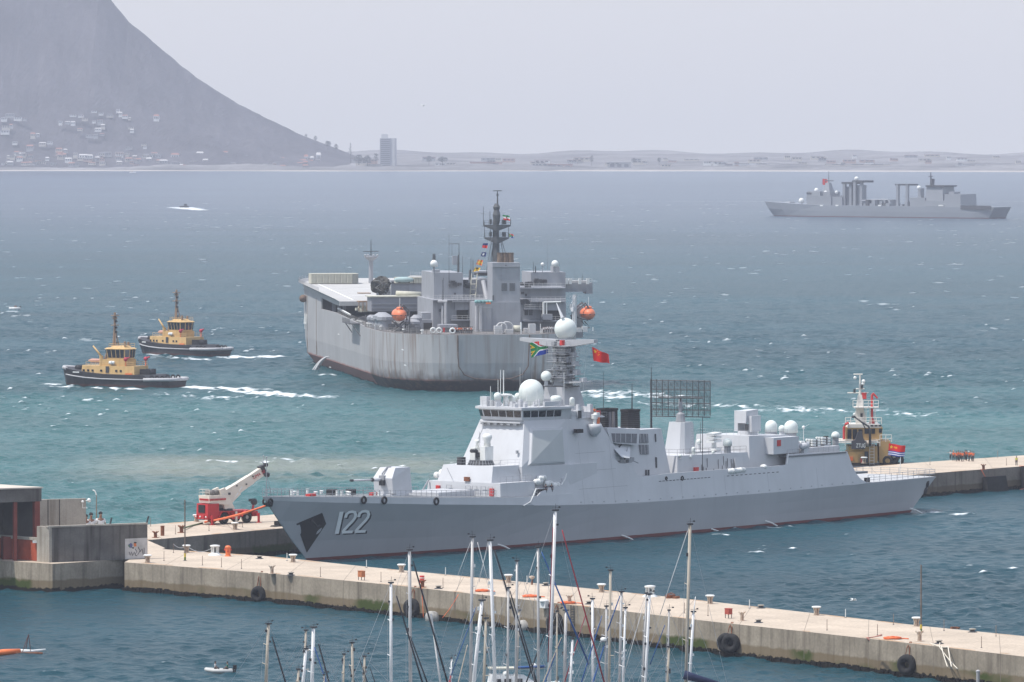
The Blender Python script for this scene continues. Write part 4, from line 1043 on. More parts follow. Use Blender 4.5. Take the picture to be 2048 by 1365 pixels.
for (x, y, hx, hz) in ((1851, 966.5, .42, .75), (1849, 982, .4, .55)):
 p = DD.on(x, y, -6.95); m = MB(); m.smooth = True
 m.loft([[(p[0] + hx * math.cos(t), -7.45 + (5.8 - p[2]) * .11 + w_, p[2] + hz * math.sin(t) + .4 * hx * math.cos(t)) for t in np.linspace(0, 2 * math.pi, 13)[:-1]] for w_ in (0.6, -.12)]); m.build("stern_fairlead", BLACK, T)
m = MB(); p = DD.on(1735, 962, -8.2); m.lathe([(.25, 0), (.25, .7), (.33, .75)], (p[0], -7.8, 5.87), 8); m.lathe([(.25, 0), (.25, .7), (.33, .75)], (p[0] + .9, -7.8, 5.87), 8); m.each("mooring_bitt", BLACK, T)
m = MB()
for x in np.concatenate([np.arange(1320, 1420, 7), np.arange(1456, 1560, 9)]):
 y = 963 - (x - 1320) * 0.0785; p = side(x, y); m.box(p[0] - .3, p[0] + .3, latf(p[1]) - .04, latf(p[1]) + .1, p[1] - .05, p[1] + .05)
m.build("scupper_line", DARK, T)
m = MB(); m.torus((-9.3, -.55, 9.35), .42, .16, 'y', 14, 6); m.torus((-9.3, .55, 9.35), .42, .16, 'y', 14, 6); m.lathe([(.5, -.5), (.65, 0), (.4, .35)], (-9.0, 0, 9.1), 10); m.each("bow_fairlead", BLACK, T)
# anchor recess with the stowed anchor, pennant number: laid on the real flare
def hull_pt(x, y, off=0.04):
 l = -2.0
 for _ in range(40):
  p = DD.on(x, y, l); z = p[2]; aa = p[0]
  for _ in range(6): aa = p[0] - rake(z) * max(0, 1 - max(aa, 0) / 40.0)
  aa = max(aa, 0); t = z / zk(aa); w0, k0 = wl(aa), kn(aa)
  y_ = w0 + (k0 - w0) * float(np.interp(t, [0, .33, .66, 1], [0, .22, .56, 1])); l = l * .6 - y_ * .4
 return np.array((p[0], l - off, z))
def on_hull(px_list, name, mat, parent, t=0.05, sub=10, off=0.05):
 """a patch with photo corners, subdivided so that it follows the flare"""
 a, b_, c, d = [np.array(q, float) for q in px_list]
 vs = []
 for j in range(sub + 1):
  for i in range(sub + 1):
   u, v = i / sub, j / sub; q = (a * (1 - u) + b_ * u) * (1 - v) + (d * (1 - u) + c * u) * v; vs.append(hull_pt(q[0], q[1], off))
 n = (sub + 1) ** 2; back = [v + np.array([0, .12, 0]) for v in vs]
 fs = []
 for j in range(sub):
  for i in range(sub):
   k = j * (sub + 1) + i; fs += [(k, k + 1, k + sub + 2, k + sub + 1)]
 m = MB(); m.add(vs, fs); return m.build(name, mat, parent)
on_hull([(592, 1048), (644, 1026), (652, 1048), (613, 1106)], "anchor_recess", BLACK, H)
m = MB(); p0, p1 = hull_pt(622, 1040, .12), hull_pt(633, 1053, .12); m.tube([p0, p1], .10, 6); p2 = hull_pt(639, 1050, .12); m.tube([p1, p2], .12, 5); p3 = hull_pt(627, 1047, .12); m.tube([p0, p3], .16, 5); m.build("anchor", DARK, H)
NUMW = paint("pennant_white", (.86, .87, .88), .5, var=.05); NUMS = paint("pennant_shadow", (.02, .022, .028), .6, var=.05)
def digit(strokes, x0, dx, name):
 """strokes in a 0..1 box slanted to the photo's italics; box corner rows 1022..1067"""
 for (ox, oy, mat, off) in ((3.0, 2.2, NUMS, .06), (0, 0, NUMW, .09)):
  m = MB()
  for poly in strokes:
   pts = []
   for u, v in poly:
    y = 1022 + 45 * v + oy; x = x0 + dx * u + (1 - v) * 10 + ox; pts.append(hull_pt(x, y - (x - 700) * .045, off))
   nseg = len(pts) // 2
   m.add(pts, [(i, i + 1, len(pts) - 2 - i, len(pts) - 1 - i) for i in range(nseg - 1)])
  m.build(name, mat, H)
def stroke(path, wd):
 """ribbon along a path in box units -> outline going out and back"""
 L, R_ = [], []
 for i, p in enumerate(path):
  a = np.array(path[max(i - 1, 0)], float); c = np.array(path[min(i + 1, len(path) - 1)], float); d = (c - a) * [1, 2.1]; d /= np.linalg.norm(d); n = np.array([-d[1], d[0]]) * wd * np.array([1, .48]); p = np.array(p, float)
  L.append(tuple(p + n)); R_.append(tuple(p - n))
 return L + R_[::-1]
ONE = [stroke([(.5, .02), (.5, .35), (.5, .7), (.5, 1.0)], .24)]
two = [(.08, .30), (.12, .14), (.3, .06), (.55, .045), (.78, .08), (.9, .2), (.88, .33), (.72, .48), (.45, .66), (.2, .84), (.12, .93)]
TWO = [stroke(two, .125), stroke([(.06, .94), (.4, .94), (.7, .94), (.95, .94)], .125)]
digit(ONE, 664, 17, "hull_number"); digit(TWO, 681, 24, "hull_number"); digit(TWO, 707, 24, "hull_number")
# water discharges along the boot-top
m = MB()
for x, y, L in ((1243, 1079, 20), (1422, 1066, 26), (1530, 1050, 60), (1820, 1025, 10), (995, 1097, 5)):
 p = np.array(DD.on(x, y - 8, -8.0)); m.tube([p, p + [1, -.7, -.4], p + [1.8, -1.2, -.9]], .12, 5)
m.each("discharge_pipe", WHITE, T)

# ---- flags of the destroyer
dm = float(DD.world(DD.on(1127, 690, 3))[1])
flag("south_african_flag", "South African flag flying from the yard of the destroyer's mast", "flag", [(1060, 686), (1063, 716), (1096, 706), (1096, 680)], dm - 3, pat_sa, ripple=.05, waves=.8)
flag("national_flag", "red flag with yellow stars flying beside the destroyer's main mast", "flag", [(1184, 694), (1187, 722), (1219, 728), (1217, 710)], dm - 4, pat_china, ripple=.10, waves=1.2, phase=.5)
de = float(DD.world((158.8, 0, 8))[1])
flag("naval_ensign", "red naval ensign with blue and white stripes at the destroyer's stern", "flag", [(1778, 887), (1776, 911), (1809, 914), (1811, 892)], de, pat_navy, ripple=.06, waves=1.0)
m = MB(); q0, q1 = at_depth(1184, 690, dm - 4), at_depth(1187.5, 728, dm - 4)
# ================================================================== PIERS
def quay_material(name, base, dark):
 m = paint(name, base, 0.92, var=0.22, scale=0.22, streak=0.75, streak_col=dark, spec=0.1, fine=0.12)
 t = m.node_tree; N = t.nodes; Lk = t.links; b = N["Principled BSDF"]
 src = b.inputs["Base Color"].links[0].from_socket
 tc = N.new("ShaderNodeTexCoord"); sp = N.new("ShaderNodeSeparateXYZ"); Lk.new(tc.outputs["Object"], sp.inputs[0])
 def nz(s, d=4, zs=1.0):
  mp = N.new("ShaderNodeMapping"); mp.inputs["Scale"].default_value = (1, 1, zs); Lk.new(tc.outputs["Object"], mp.inputs["Vector"])
  n = N.new("ShaderNodeTexNoise"); n.inputs["Scale"].default_value = s; n.inputs["Detail"].default_value = d; Lk.new(mp.outputs[0], n.inputs["Vector"]); return n.outputs["Fac"]
 def lay(fac, col):
  nonlocal src
  mx = N.new("ShaderNodeMix"); mx.data_type = 'RGBA'; Lk.new(fac, mx.inputs["Factor"]); Lk.new(src, mx.inputs["A"]); mx.inputs["B"].default_value = (*col, 1); src = mx.outputs["Result"]
 def below(noise, amt, v, soft):
  a = N.new("ShaderNodeMath"); a.operation = 'MULTIPLY_ADD'; Lk.new(noise, a.inputs[0]); a.inputs[1].default_value = -amt; Lk.new(sp.outputs[2], a.inputs[2])
  r = N.new("ShaderNodeMapRange"); r.inputs["From Min"].default_value = v - soft; r.inputs["From Max"].default_value = v + soft; r.inputs["To Min"].default_value = 1; r.inputs["To Max"].default_value = 0
  Lk.new(a.outputs[0], r.inputs["Value"]); return r.outputs[0]
 f = below(nz(0.5), 0.7, 1.25, 0.12); g = N.new("ShaderNodeMath"); g.operation = 'MULTIPLY'; Lk.new(f, g.inputs[0]); g.inputs[1].default_value = 0.72; lay(g.outputs[0], (base[0] * .52, base[1] * .44, base[2] * .30))
 # weed grows in patches
 pn = nz(0.075, 2); r = N.new("ShaderNodeMapRange"); r.inputs["From Min"].default_value = 0.54; r.inputs["From Max"].default_value = 0.60; Lk.new(pn, r.inputs["Value"])
 q = N.new("ShaderNodeMath"); q.operation = 'MULTIPLY'; Lk.new(r.outputs[0], q.inputs[0]); Lk.new(below(nz(0.9), 1.6, 0.75, 0.25), q.inputs[1]); lay(q.outputs[0], (0.055, 0.075, 0.018))
 lay(below(nz(1.3), 1.3, -0.15, 0.08), (0.016, 0.015, 0.013))
 Lk.new(src, b.inputs["Base Color"])
 return m
QUAY = quay_material("quay_concrete", (0.295, 0.255, 0.20), (0.075, 0.06, 0.045))
QUAY2 = quay_material("old_quay_concrete", (0.19, 0.165, 0.14), (0.05, 0.04, 0.033))
DECK = paint("pale_pier_deck", (0.47, 0.395, 0.315), 0.9, var=0.12, scale=0.16, spec=0.1, fine=0.13)  # pale concrete, blotched at random
DECKR = paint("rust_stain", (0.45, 0.28, 0.16), 0.95, var=0.18, scale=0.6, spec=0.05)
CONC = paint("weathered_concrete", (0.135, 0.125, 0.115), 0.92, var=0.3, scale=0.35, streak=0.9, streak_col=(0.04, 0.034, 0.03), spec=0.1, fine=0.1)
CONCL = paint("pale_concrete", (0.36, 0.33, 0.285), 0.92, var=0.15, scale=0.4, streak=0.6, streak_col=(0.15, 0.12, 0.09), spec=0.1, fine=0.1)
PZ = 4.0
def poly_pier(name, label, front_px, back_px, wallmat, ext0=None, ext1=None):
 F = [at(x, y, PZ) for x, y in front_px]; B = [at(x, y, PZ) for x, y in back_px]
 if ext0: F.insert(0, np.array([*ext0[0], PZ])); B.insert(0, np.array([*ext0[1], PZ]))
 if ext1 is not None:
  for L in (F, B): d = L[-1] - L[-2]; L.append(L[-1] + d / np.linalg.norm(d) * ext1)
 # resample both edges to the same count
 def res(L, n=60):
  L = np.array(L); s = np.r_[0, np.cumsum(np.linalg.norm(np.diff(L, axis=0), axis=1))]; t = np.linspace(0, s[-1], n)
  return np.stack([np.interp(t, s, L[:, k]) for k in range(3)], 1)
 F, B = res(F), res(B); n = len(F)
 o = thing(name, label, "pier", (0, 0, 0))
 dk = MB()
 cen = (F + B) / 2
 r1 = F + (B - F) * 0.0; 
 for L0, L1, z0, z1 in ((F, B, PZ, PZ),): dk.add([tuple(p) for p in L0] + [tuple(p) for p in L1], [(i, i + 1, n + i + 1, n + i) for i in range(n - 1)])
 dk.build("deck", DECK, o, fix=False)
 w = MB()
 for L, s in ((F, 1), (B, -1)):
  nn = np.zeros_like(L)
  w.add([(p[0], p[1], PZ - 0.004) for p in L] + [(p[0], p[1], PZ - .35) for p in L] + [(p[0], p[1], 1.35) for p in L] + [(p[0], p[1], -2.5) for p in L],
    [(k * n + i, k * n + i + 1, (k + 1) * n + i + 1, (k + 1) * n + i) for k in range(3) for i in range(n - 1)])
 w.build("quay_wall", wallmat, o, fix=False)
 # ragged ledge of mussels and weed at the waterline, panel joints, slab joints
 mu = MB(); R_ = random.Random(3)
 for L, B_ in ((F, B),):
  seg = np.linalg.norm(np.diff(L, axis=0), axis=1).sum(); cnt = int(seg / 0.45)
  for i in range(cnt):
   t = (i + R_.random()) / cnt * (n - 1); k = min(int(t), n - 2); p = L[k] + (L[k + 1] - L[k]) * (t - k); d = L[k + 1] - L[k]; d = d / np.linalg.norm(d); q = (p - B_[k]); q = q / np.linalg.norm(q)
   h = 0.15 + R_.random() * .35 + .25 * max(0, math.sin(t * .9)); c = p + q * .08
   mu.cbox((c[0], c[1], h / 2 - .3), (.5 + R_.random() * .5, .25 + .3 * R_.random(), h + .6), math.atan2(d[1], d[0]) + R_.uniform(-.4, .4))
 mu.build("mussel_crust", paint("mussel_black", (0.017, 0.016, 0.014), 1.0, var=.4, scale=2.0, spec=.05), o)
 jn = MB()
 for k in range(2, n - 1, 3):
  d = F[k + 1] - F[k]; d /= np.linalg.norm(d); q = F[k] - B[k]; q /= np.linalg.norm(q)
  p = F[k]; jn.add([tuple(p + q * .012 + d * s + [0, 0, z - PZ]) for z, s in ((PZ - .02, -.05), (PZ - .02, .05), (.6, .05), (.6, -.05))], [(0, 1, 2, 3)])
  a, c = F[k], B[k]; jn.add([tuple(a + d * s + [0, 0, .006]) for s in (-.045, .045)] + [tuple(c + d * s + [0, 0, .006]) for s in (.045, -.045)], [(0, 1, 2, 3)])
 mid = (F + B) / 2
 jn.add([tuple(p + [0, 0, .006]) for p in mid] + [tuple(p + (F[i] - B[i]) / np.linalg.norm(F[i] - B[i]) * .08 + [0, 0, .006]) for i, p in enumerate(mid)], [(i, i + 1, n + i + 1, n + i) for i in range(n - 1)])
 jn.build("joints", paint("joint_line", (0.17, 0.14, 0.11), 0.95, var=.2), o, fix=False)
 # rust washed along the edges
 stn = MB(); R_ = random.Random(8)
 for L, B_ in ((F, B), (B, F)):
  for i in range(26):
   k = R_.randrange(1, n - 2); q = B_[k] - L[k]; q /= np.linalg.norm(q); d = L[k + 1] - L[k]; d /= np.linalg.norm(d); p = L[k] + d * R_.uniform(0, 2) + q * R_.uniform(.5, 1.3)
   ra, rb = R_.uniform(1.0, 3.4), R_.uniform(.2, .55)
   ring = [p + d * ra * math.cos(t) * R_.uniform(.8, 1.1) + q * rb * math.sin(t) * R_.uniform(.8, 1.1) + np.array([0, 0, .010 + .0004 * i]) for t in np.linspace(0, 6.28, 14)[:-1]]
   stn.add(ring, [tuple(range(13))])
 stn.build("rust_stains", DECKR, o, fix=False)
 return o, F, B
nfront = [(249, 1125), (538, 1147), (780, 1170), (1000, 1194), (1200, 1217), (1400, 1241), (1610, 1263.5), (1810, 1286), (2048, 1313.6)]
nback = [(298.5, 1097), (540, 1113), (744, 1135), (1000, 1160), (1200, 1179.5), (1400, 1201), (1620, 1226), (1850, 1253), (2048, 1272.7)]
ffront = [(303, 1080), (540, 1059), (1869, 946.7), (2048, 932.7)]
fback = [(298, 1049.6), (540, 1030), (1850, 924.5), (2048, 911)]
pn_, NF, NB = poly_pier("pier", "long pale concrete pier with tyre fenders crossing in front of the destroyer", nfront, nback, QUAY, ext1=60)
pf_, FF, FB2 = poly_pier("pier", "far concrete mole behind the destroyer with the red crane on it", ffront, fback, QUAY2, ext0=((-70, 905), (-75, 937)), ext1=80)
# landward quay that closes the basin on the left
q1, q2, q3 = at(105, 1185, 0)[:2], at(245, 1175, 0)[:2], at(0, 1171, 0)[:2]
lq = thing("quay", "landward concrete quay under the walled building at the basin's end", "quay")
m = MB(); pl_ = [(q1[0], q1[1]), (-55.0, 885.9), (-50.5, 909), (-54.5, 928), (-75, 962), (-110, 962), (-110, 912), (q3[0] - 25, q3[1] + 14.5)]
m.prism(pl_, -2.5, PZ - .012); m.build("quay_wall", QUAY, lq)
m = MB(); m.add([(x, y, PZ - .004) for x, y in pl_], [tuple(range(len(pl_)))]); m.build("deck", DECK, lq)
# the walled building at the end of the pier
bw = thing("wharf_building", "concrete wharf building with red columns and rusty red doors on the quay", "building")
def wallbox(mb, p, q, z0, z1, t):
 p, q = np.array(p[:2], float), np.array(q[:2], float); d = q - p; d /= np.linalg.norm(d); n_ = np.array([-d[1], d[0]]) * t
 mb.prism([tuple(p), tuple(q), tuple(q + n_), tuple(p + n_)], z0, z1); return mb
w0 = np.array([-65.3, 879.3]); w1 = at(295, 1118, PZ)[:2]
wtop = 8.9
m = MB(); wallbox(m, w0, w1, PZ, wtop, .6)
d_ = (w1 - w0) / np.linalg.norm(w1 - w0); n_ = np.array([-d_[1], d_[0]])
BWL = m.build("wall", CONC, bw)
m = MB(); wallbox(m, w0 - d_ * .2 - n_ * .12, w1 + d_ * .05 - n_ * .12, wtop, wtop + .22, .9); m.build("coping", CONCL, bw)
# left return: pier of pale concrete, rusty doors, white rail
l0 = np.array([q1[0], q1[1]]); l1 = np.array([q3[0] - 12, q3[1] + 7.0]); ld = (l1 - l0) / np.linalg.norm(l1 - l0); ln = np.array([ld[1], -ld[0]])
if ln[1] < 0: ln = -ln
a0 = w0.copy()
m = MB(); m.prism([tuple(a0 - n_ * .2), tuple(a0 + d_ * .5), tuple(a0 + d_ * .3 + ld * 2.6 + ln * 0.7), tuple(a0 + ld * 2.6 - n_ * .1)], PZ, wtop + .1); m.build("corner_pillar", CONCL, bw)
REDW = paint("rusty_red_door", (0.34, 0.075, 0.04), 0.85, var=0.25, scale=0.6, spec=.1)
c0 = a0 + ld * 2.4 + ln * .2; c1 = a0 + ld * 24 + ln * .2
m = MB(); wallbox(m, c0 + ln * .25, c1 + ln * .25, PZ + .05, 7.1, -.25 if np.cross(ld, ln) < 0 else .25); DR = m.build("rusty_door", REDW, bw)
m = MB(); wallbox(m, c0 + ln * .1, c1 + ln * .1, 6.95, 7.35, -.5 if np.cross(ld, ln) < 0 else .5); m.build("door_rail", CONCL, bw)
m = MB()
for s in (4.8, 10.2, 15.6): p = c0 + ld * s + ln * .0; m.cbox((p[0], p[1], 5.5), (.28, .3, 2.9), math.atan2(ld[1], ld[0]))
m.build("door_post", paint("dark_red", (.10, .025, .018), .8, var=.2), bw)
m = MB(); p = c0 + ld * .8; m.cbox((p[0], p[1], 6.75), (.6, .35, .35)); m.build("lamp", WHITE, bw)
# roofed shed behind the doors
r0 = at_depth(83, 977, 884.5); zr = r0[2]
z1r = at_depth(83, 1003, 884.5)[2]
e0 = np.array([r0[0], 884.5]); fd_ = -d_                    # the open front runs parallel to the dark wall
pt_ = lambda s, t: tuple(e0 + fd_ * s + ld * t)
m = MB(); m.prism([pt_(0, 0), pt_(16, 0), pt_(16, 14), pt_(0, 14)], z1r, zr); m.build("roof", CONC, bw)
m = MB(); m.prism([pt_(-.15, -.15), pt_(16, -.15), pt_(16, 14.1), pt_(-.15, 14.1)], zr, zr + .18); m.build("roof_coping", paint("pale_coping", (.55, .49, .42), .9, var=.1), bw)
COLR = paint("red_column", (0.21, 0.05, 0.035), 0.8, var=.15, scale=.8)
for s, wd in ((0.5, .8), (3.8, .5), (8.0, .5)):
 p = pt_(s, .45); m = MB(); m.cbox((p[0], p[1], (PZ + z1r) / 2), (wd, wd, z1r - PZ - .01), math.atan2(d_[1], d_[0])); m.build("column", COLR, bw)
m = MB(); m.prism([pt_(.1, 8), pt_(16, 8), pt_(16, 8.6), pt_(.1, 8.6)], PZ, z1r - .01); m.prism([pt_(0, .9), pt_(.3, .9), pt_(.3, 7.9), pt_(0, 7.9)], PZ, z1r - .01); m.build("back_wall", paint("dim_concrete", (.09, .085, .08), .9, var=.2), bw)
m = MB()
for s in (1.6, 2.6, 5.5, 7.0): p = pt_(s, 4); m.cbox((p[0], p[1], PZ + 1.6), (1.2, 1.5, 3.2), .3)
m.each("stored_crate", COLR, bw)
# taller concrete wall behind
h0 = at_depth(84, 1050, 897.0); h1 = at_depth(172, 1050, 901.0); ht = at_depth(130, 999, 899.0)[2]
tw = thing("concrete_wall", "tall stained concrete wall panel standing behind the wharf building", "wall")
m = MB(); wallbox(m, h0[:2] - [3, .2], h1[:2], PZ, ht, .7); m.build("wall", CONCL, tw)
m = MB()
for x in (96, 119): p = at_depth(x, 1020, 897.2 + (x - 84) * .045); m.cbox((p[0], p[1], (PZ + ht) / 2), (.14, .10, ht - PZ))
m.build("panel_joint", paint("joint_dark", (.05, .045, .04), .9), tw)
lm = MB(); p = at_depth(168, 1008, 900.2); lm.tube([(p[0] - .2, p[1], p[2] + .3), (p[0] - .2, p[1], p[2] - .6), (p[0] + .5, p[1], p[2] - .6)], .04, 4); lm.ball((p[0] - .2, p[1], p[2] + .3), .2, 8, 6, -.9); lm.build("floodlight", WHITE, tw)
p = at_depth(178, 1001, 901); lm = MB(); lm.smooth = True; lm.ball(p, .3, 12, 8, -.9); lm.smooth = False; lm.tube([(p[0], p[1], p[2]), (p[0] - .6, p[1], p[2] - .1)], .05, 4); lm.build("globe_lamp", WHITE, tw)
# painted panel on the end of the wall: plain colour patches and brush strokes
mu = thing("mural", "whitewashed mural with colour patches and scrawls at the end of the dark wall", "mural")
def onwall(x, y):
 """photo point on the outer face of the long wall"""
 d = ray(x, y); o2 = EYE[:2]; A = np.array([[d[0], -d_[0]], [d[1], -d_[1]]]); r = (w0 - n_ * .02) - o2; t, s = np.linalg.solve(A, r); return EYE + d * t
def wpoly(pxs, t, name, mat): return MB().plate([onwall(*q) + np.append(-n_, 0) * t for q in pxs], np.append(-n_, 0), .012).build(name, mat, mu)
wpoly([(250, 1078), (294.5, 1076), (294.5, 1117), (250, 1119)], .0, "panel", paint("whitewash", (.47, .45, .44), .9, var=.2, scale=.8, streak=.4, streak_col=(.25, .24, .23)))
wpoly([(256, 1090), (262, 1086), (265, 1090), (264, 1096), (259, 1096)], .02, "colour_patch", paint("mural_blue", (.10, .11, .22), .9)); wpoly([(267, 1087), (272, 1087), (273, 1093), (268, 1094)], .02, "colour_patch", paint("mural_orange", (.6, .17, .05), .9))
wpoly([(268, 1084), (273, 1085), (273, 1087), (268, 1087)], .03, "colour_patch", BLACK); wpoly([(256, 1091), (259, 1090), (260, 1095), (257, 1094)], .03, "colour_patch", paint("mural_green", (.08, .16, .09), .9)); wpoly([(264, 1095), (268, 1095), (267, 1098), (265, 1098)], .03, "colour_patch", BLACK)
m = MB()
for path in (((258, 1104), (260, 1111), (263, 1104), (265, 1112)), ((266, 1110), (268, 1104), (271, 1111), (274, 1112)), ((270, 1098), (274, 1104), (271, 1108)), ((276, 1094), (280, 1102), (275, 1110)), ((280, 1104), (284, 1098), (286, 1110)), ((288, 1096), (288, 1108))):
 m.tube([onwall(*q) + np.append(-n_, 0) * .03 for q in path], .05, 4)
m.build("scrawl", paint("scrawl_grey", (.08, .08, .09), .9), mu)
m = MB(); 
for x, y0, y1, dx in ((219, 1047, 1036, 4), (292, 1045, 1033, 5)): p, q = onwall(x, y0), onwall(x + dx, y1); m.tube([p + [0, .3, -.4], q + [0, .3, 0]], .13, 5)
m.build("bent_bracket", DARK, bw)
# street lamp behind the wall
p = at_depth(193, 1050, 921); tp_ = at_depth(193, 985, 921)[2]
sl = thing("street_lamp", "tall swan-necked street lamp rising behind the concrete wall", "street lamp", (p[0], p[1], PZ))
m = MB(); m.tube([(0, 0, 0), (0, 0, (tp_ - PZ) * .55)], .11, 8, .09); m.tube([(0, 0, (tp_ - PZ) * .55), (0, 0, tp_ - PZ - .4)], .09, 8, .06); m.build("post", paint("lamp_post_brown", (.20, .15, .11), .7), sl)
m = MB(); m.tube([(0, 0, tp_ - PZ - .4), (-.1, 0, tp_ - PZ - .05), (-.25, 0, tp_ - PZ + .2), (-.55, 0, tp_ - PZ + .35)], .09, 8); m.build("lamp_head", WHITE, sl)

# ================================================================== PIER FURNITURE
WRUST = paint("rust_and_white", (.55, .47, .38), .8, var=.35, scale=3.0, streak=.9, streak_col=(.28, .11, .045))
def mk_bollard(label, capmat, ribmat, cap=True, horns=False, h=1.15, name="bollard", ribs=6):
 o = thing(name, label, "bollard", (0, 0, PZ)); m = MB(); m.lathe([(.55, 0), (.55, .06), (.2, .07)], (0, 0, 0), 12)
 for k in range(ribs):
  a = k * 2 * math.pi / ribs + .3; c, s = math.cos(a), math.sin(a)
  if horns: m.tube([(.16 * c, .16 * s, 0), (.17 * c, .17 * s, h * .6), (.26 * c, .26 * s, h * .85), (.5 * c, .5 * s, h)], .10, 6, .07)
  else: m.tube([(.30 * c, .30 * s, 0), (.24 * c, .24 * s, h * .45), (.40 * c, .40 * s, h * .86)], .10, 6)
 m.build("ribs", ribmat, o)
 if cap:
  m = MB(); m.lathe([(.28, h * .78), (.58, h * .84), (.62, h * .93), (.5, h), (.1, h * 1.02)], (0, 0, 0), 16); m.build("cap", capmat, o)
 return o
PROTO = {}
GB = "bollards along the pier edges"
def put(kind, x, y, label, deg=0.0, z=PZ, group=None, scale=None):
 p = at(x, y, z); o = PROTO[kind]
 if not o.get('used'):
  o['used'] = 1; r = o; r.location = tuple(p); r.rotation_euler = (0, 0, rad(deg)); r['label'] = label
  if group: r['group'] = group
  if scale: r.scale = (scale,) * 3
 else: r = dup(o, p, deg, label, group, scale)
 return r
PROTO['cap'] = mk_bollard("", WHITE, WRUST); PROTO['horn'] = mk_bollard("", None, WRUST, cap=False, horns=True); PROTO['rusthorn'] = mk_bollard("", None, RUST, cap=False, horns=True, h=.95)
PROTO['big'] = o = thing("bollard", "", "bollard"); m = MB(); m.lathe([(1.0, 0), (.95, .1), (.6, .35)], (0, 0, 0), 16)
for k in range(6): a = k * math.pi / 3 + .2; m.tube([(.5 * math.cos(a), .5 * math.sin(a), .2), (.52 * math.cos(a), .52 * math.sin(a), 1.25)], .085, 6)
m.build("legs", WHITE, o); m = MB(); m.lathe([(.62, 1.2), (.72, 1.26), (.72, 1.42), (.3, 1.5)], (0, 0, 0), 16); m.build("cap", WHITE, o)
PROTO['low'] = o = thing("mooring_capstan", "", "capstan"); m = MB(); m.lathe([(.62, 0), (.5, .08), (.3, .14), (.28, .28), (.42, .34)], (0, 0, 0), 14); m.build("base", DARK, o); m = MB(); m.lathe([(.40, .33), (.45, .38), (.38, .45), (.1, .48)], (0, 0, 0), 14); m.build("cap", CONCL, o)
def mk_post(name, mat, h, r, label, cat="post"):
 o = thing(name, label, cat); m = MB(); m.tube([(0, 0, 0), (0, 0, h)], r, 6, r * .85); m.build("shaft", mat, o); m = MB(); m.lathe([(r * 2.6, 0), (r * 2.4, .05), (r * 1.2, .07)], (0, 0, 0), 8); m.build("foot", DARK, o); return o
PROTO['post'] = mk_post("stanchion", paint("dull_iron", (.19, .14, .11), .8, var=.3, scale=2), 1.35, .045, ""); PROTO['wpost'] = mk_post("marker_post", WHITE, 1.1, .06, "")
PROTO['pole'] = mk_post("pole", paint("weathered_pole", (.14, .11, .09), .8, var=.3, scale=.5), 9.0, .12, "")
# bollards with white caps
N_ = "near pier's basin edge"
put('cap', 295, 1126, "white-capped bollard at the foot of the mural on the near pier", group=GB)
put('cap', 373, 1106, "white-capped bollard behind the tall pole at the near pier's inner end", group=GB)
put('big', 430, 1111, "big white bollard with open legs beside the orange hydrant", group=GB)
put('cap', 586, 1125, "white-capped rusty bollard on the near pier under the destroyer's bow", group=GB)
put('cap', 803, 1145, "white-capped bollard on the near pier beside the first tall grey mast", group=GB)
put('cap', 1017, 1166, "white-capped bollard near the rusty lamp stump on the near pier", group=GB)
put('cap', 1203, 1185, "white-capped bollard between the two orange rope strands' heads on the near pier", group=GB)
put('big', 1300, 1194, "big white bollard on a white pad on the near pier", group=GB)
put('cap', 1420, 1208, "white-capped bollard just right of the cream mast on the near pier", group=GB)
put('cap', 1633, 1231, "white-capped bollard alone midway along the right half of the near pier", group=GB)
put('cap', 1833, 1253, "white-capped bollard beside the tall black pole on the near pier", group=GB)
put('cap', 393, 1044, "white-capped bollard behind the red crane on the far mole", group=GB)
put('cap', 470, 1060, "white-capped rusty bollard in front of the red crane's wheels", group=GB)
put('cap', 1728, 927, "white-capped bollard on the mole beside the tan tug", group=GB)
put('horn', 544, 1148, "grey horned bollard on the near pier's outer edge left of the rusty box", group=GB)
put('horn', 1139, 1208, "horned bollard with an orange rope round it above the quay ladder", group=GB)
put('horn', 1484, 1242, "horned white bollard beside the red box on legs", group=GB)
put('horn', 1839, 1283, "black and white horned bollard above the right-hand tyre fender", group=GB, scale=1.1)
put('rusthorn', 311, 1076, "rusty horned bollard at the inner end of the far mole", group=GB)
put('rusthorn', 363, 1066, "broad rusty bollard on a white pad on the far mole", group=GB, scale=1.15)
put('rusthorn', 845, 1175, "orange-rusted horned bollard beside the red drum on the near pier", group=GB)
put('rusthorn', 1967, 940, "red rusty horned bollard right of the orange-vested group", group=GB)
GC = "low capstans set in the pier deck"
for x, y, l in ((519, 1118, "low dark capstan by the near pier's edge, left of the bow"), (582, 1151, "low dark capstan near the big tyre fender at the left"), (877, 1178, "low dark capstan right of the orange-rusted bollard"), (1092, 1172, "low dark capstan at the basin edge behind the masts"),
    (1178, 1209, "low dark capstan right of the quay ladder"), (1517, 1246, "low dark capstan right of the red box, on the outer edge"), (1522, 1217, "low dark capstan on the basin edge above the red box"), (1945, 1265, "low dark capstan at the far right of the basin edge"), (1878, 1288, "low dark capstan with white mooring ropes round it")):
 put('low', x, y, l, group=GC)
GP = "thin stanchions along the piers"
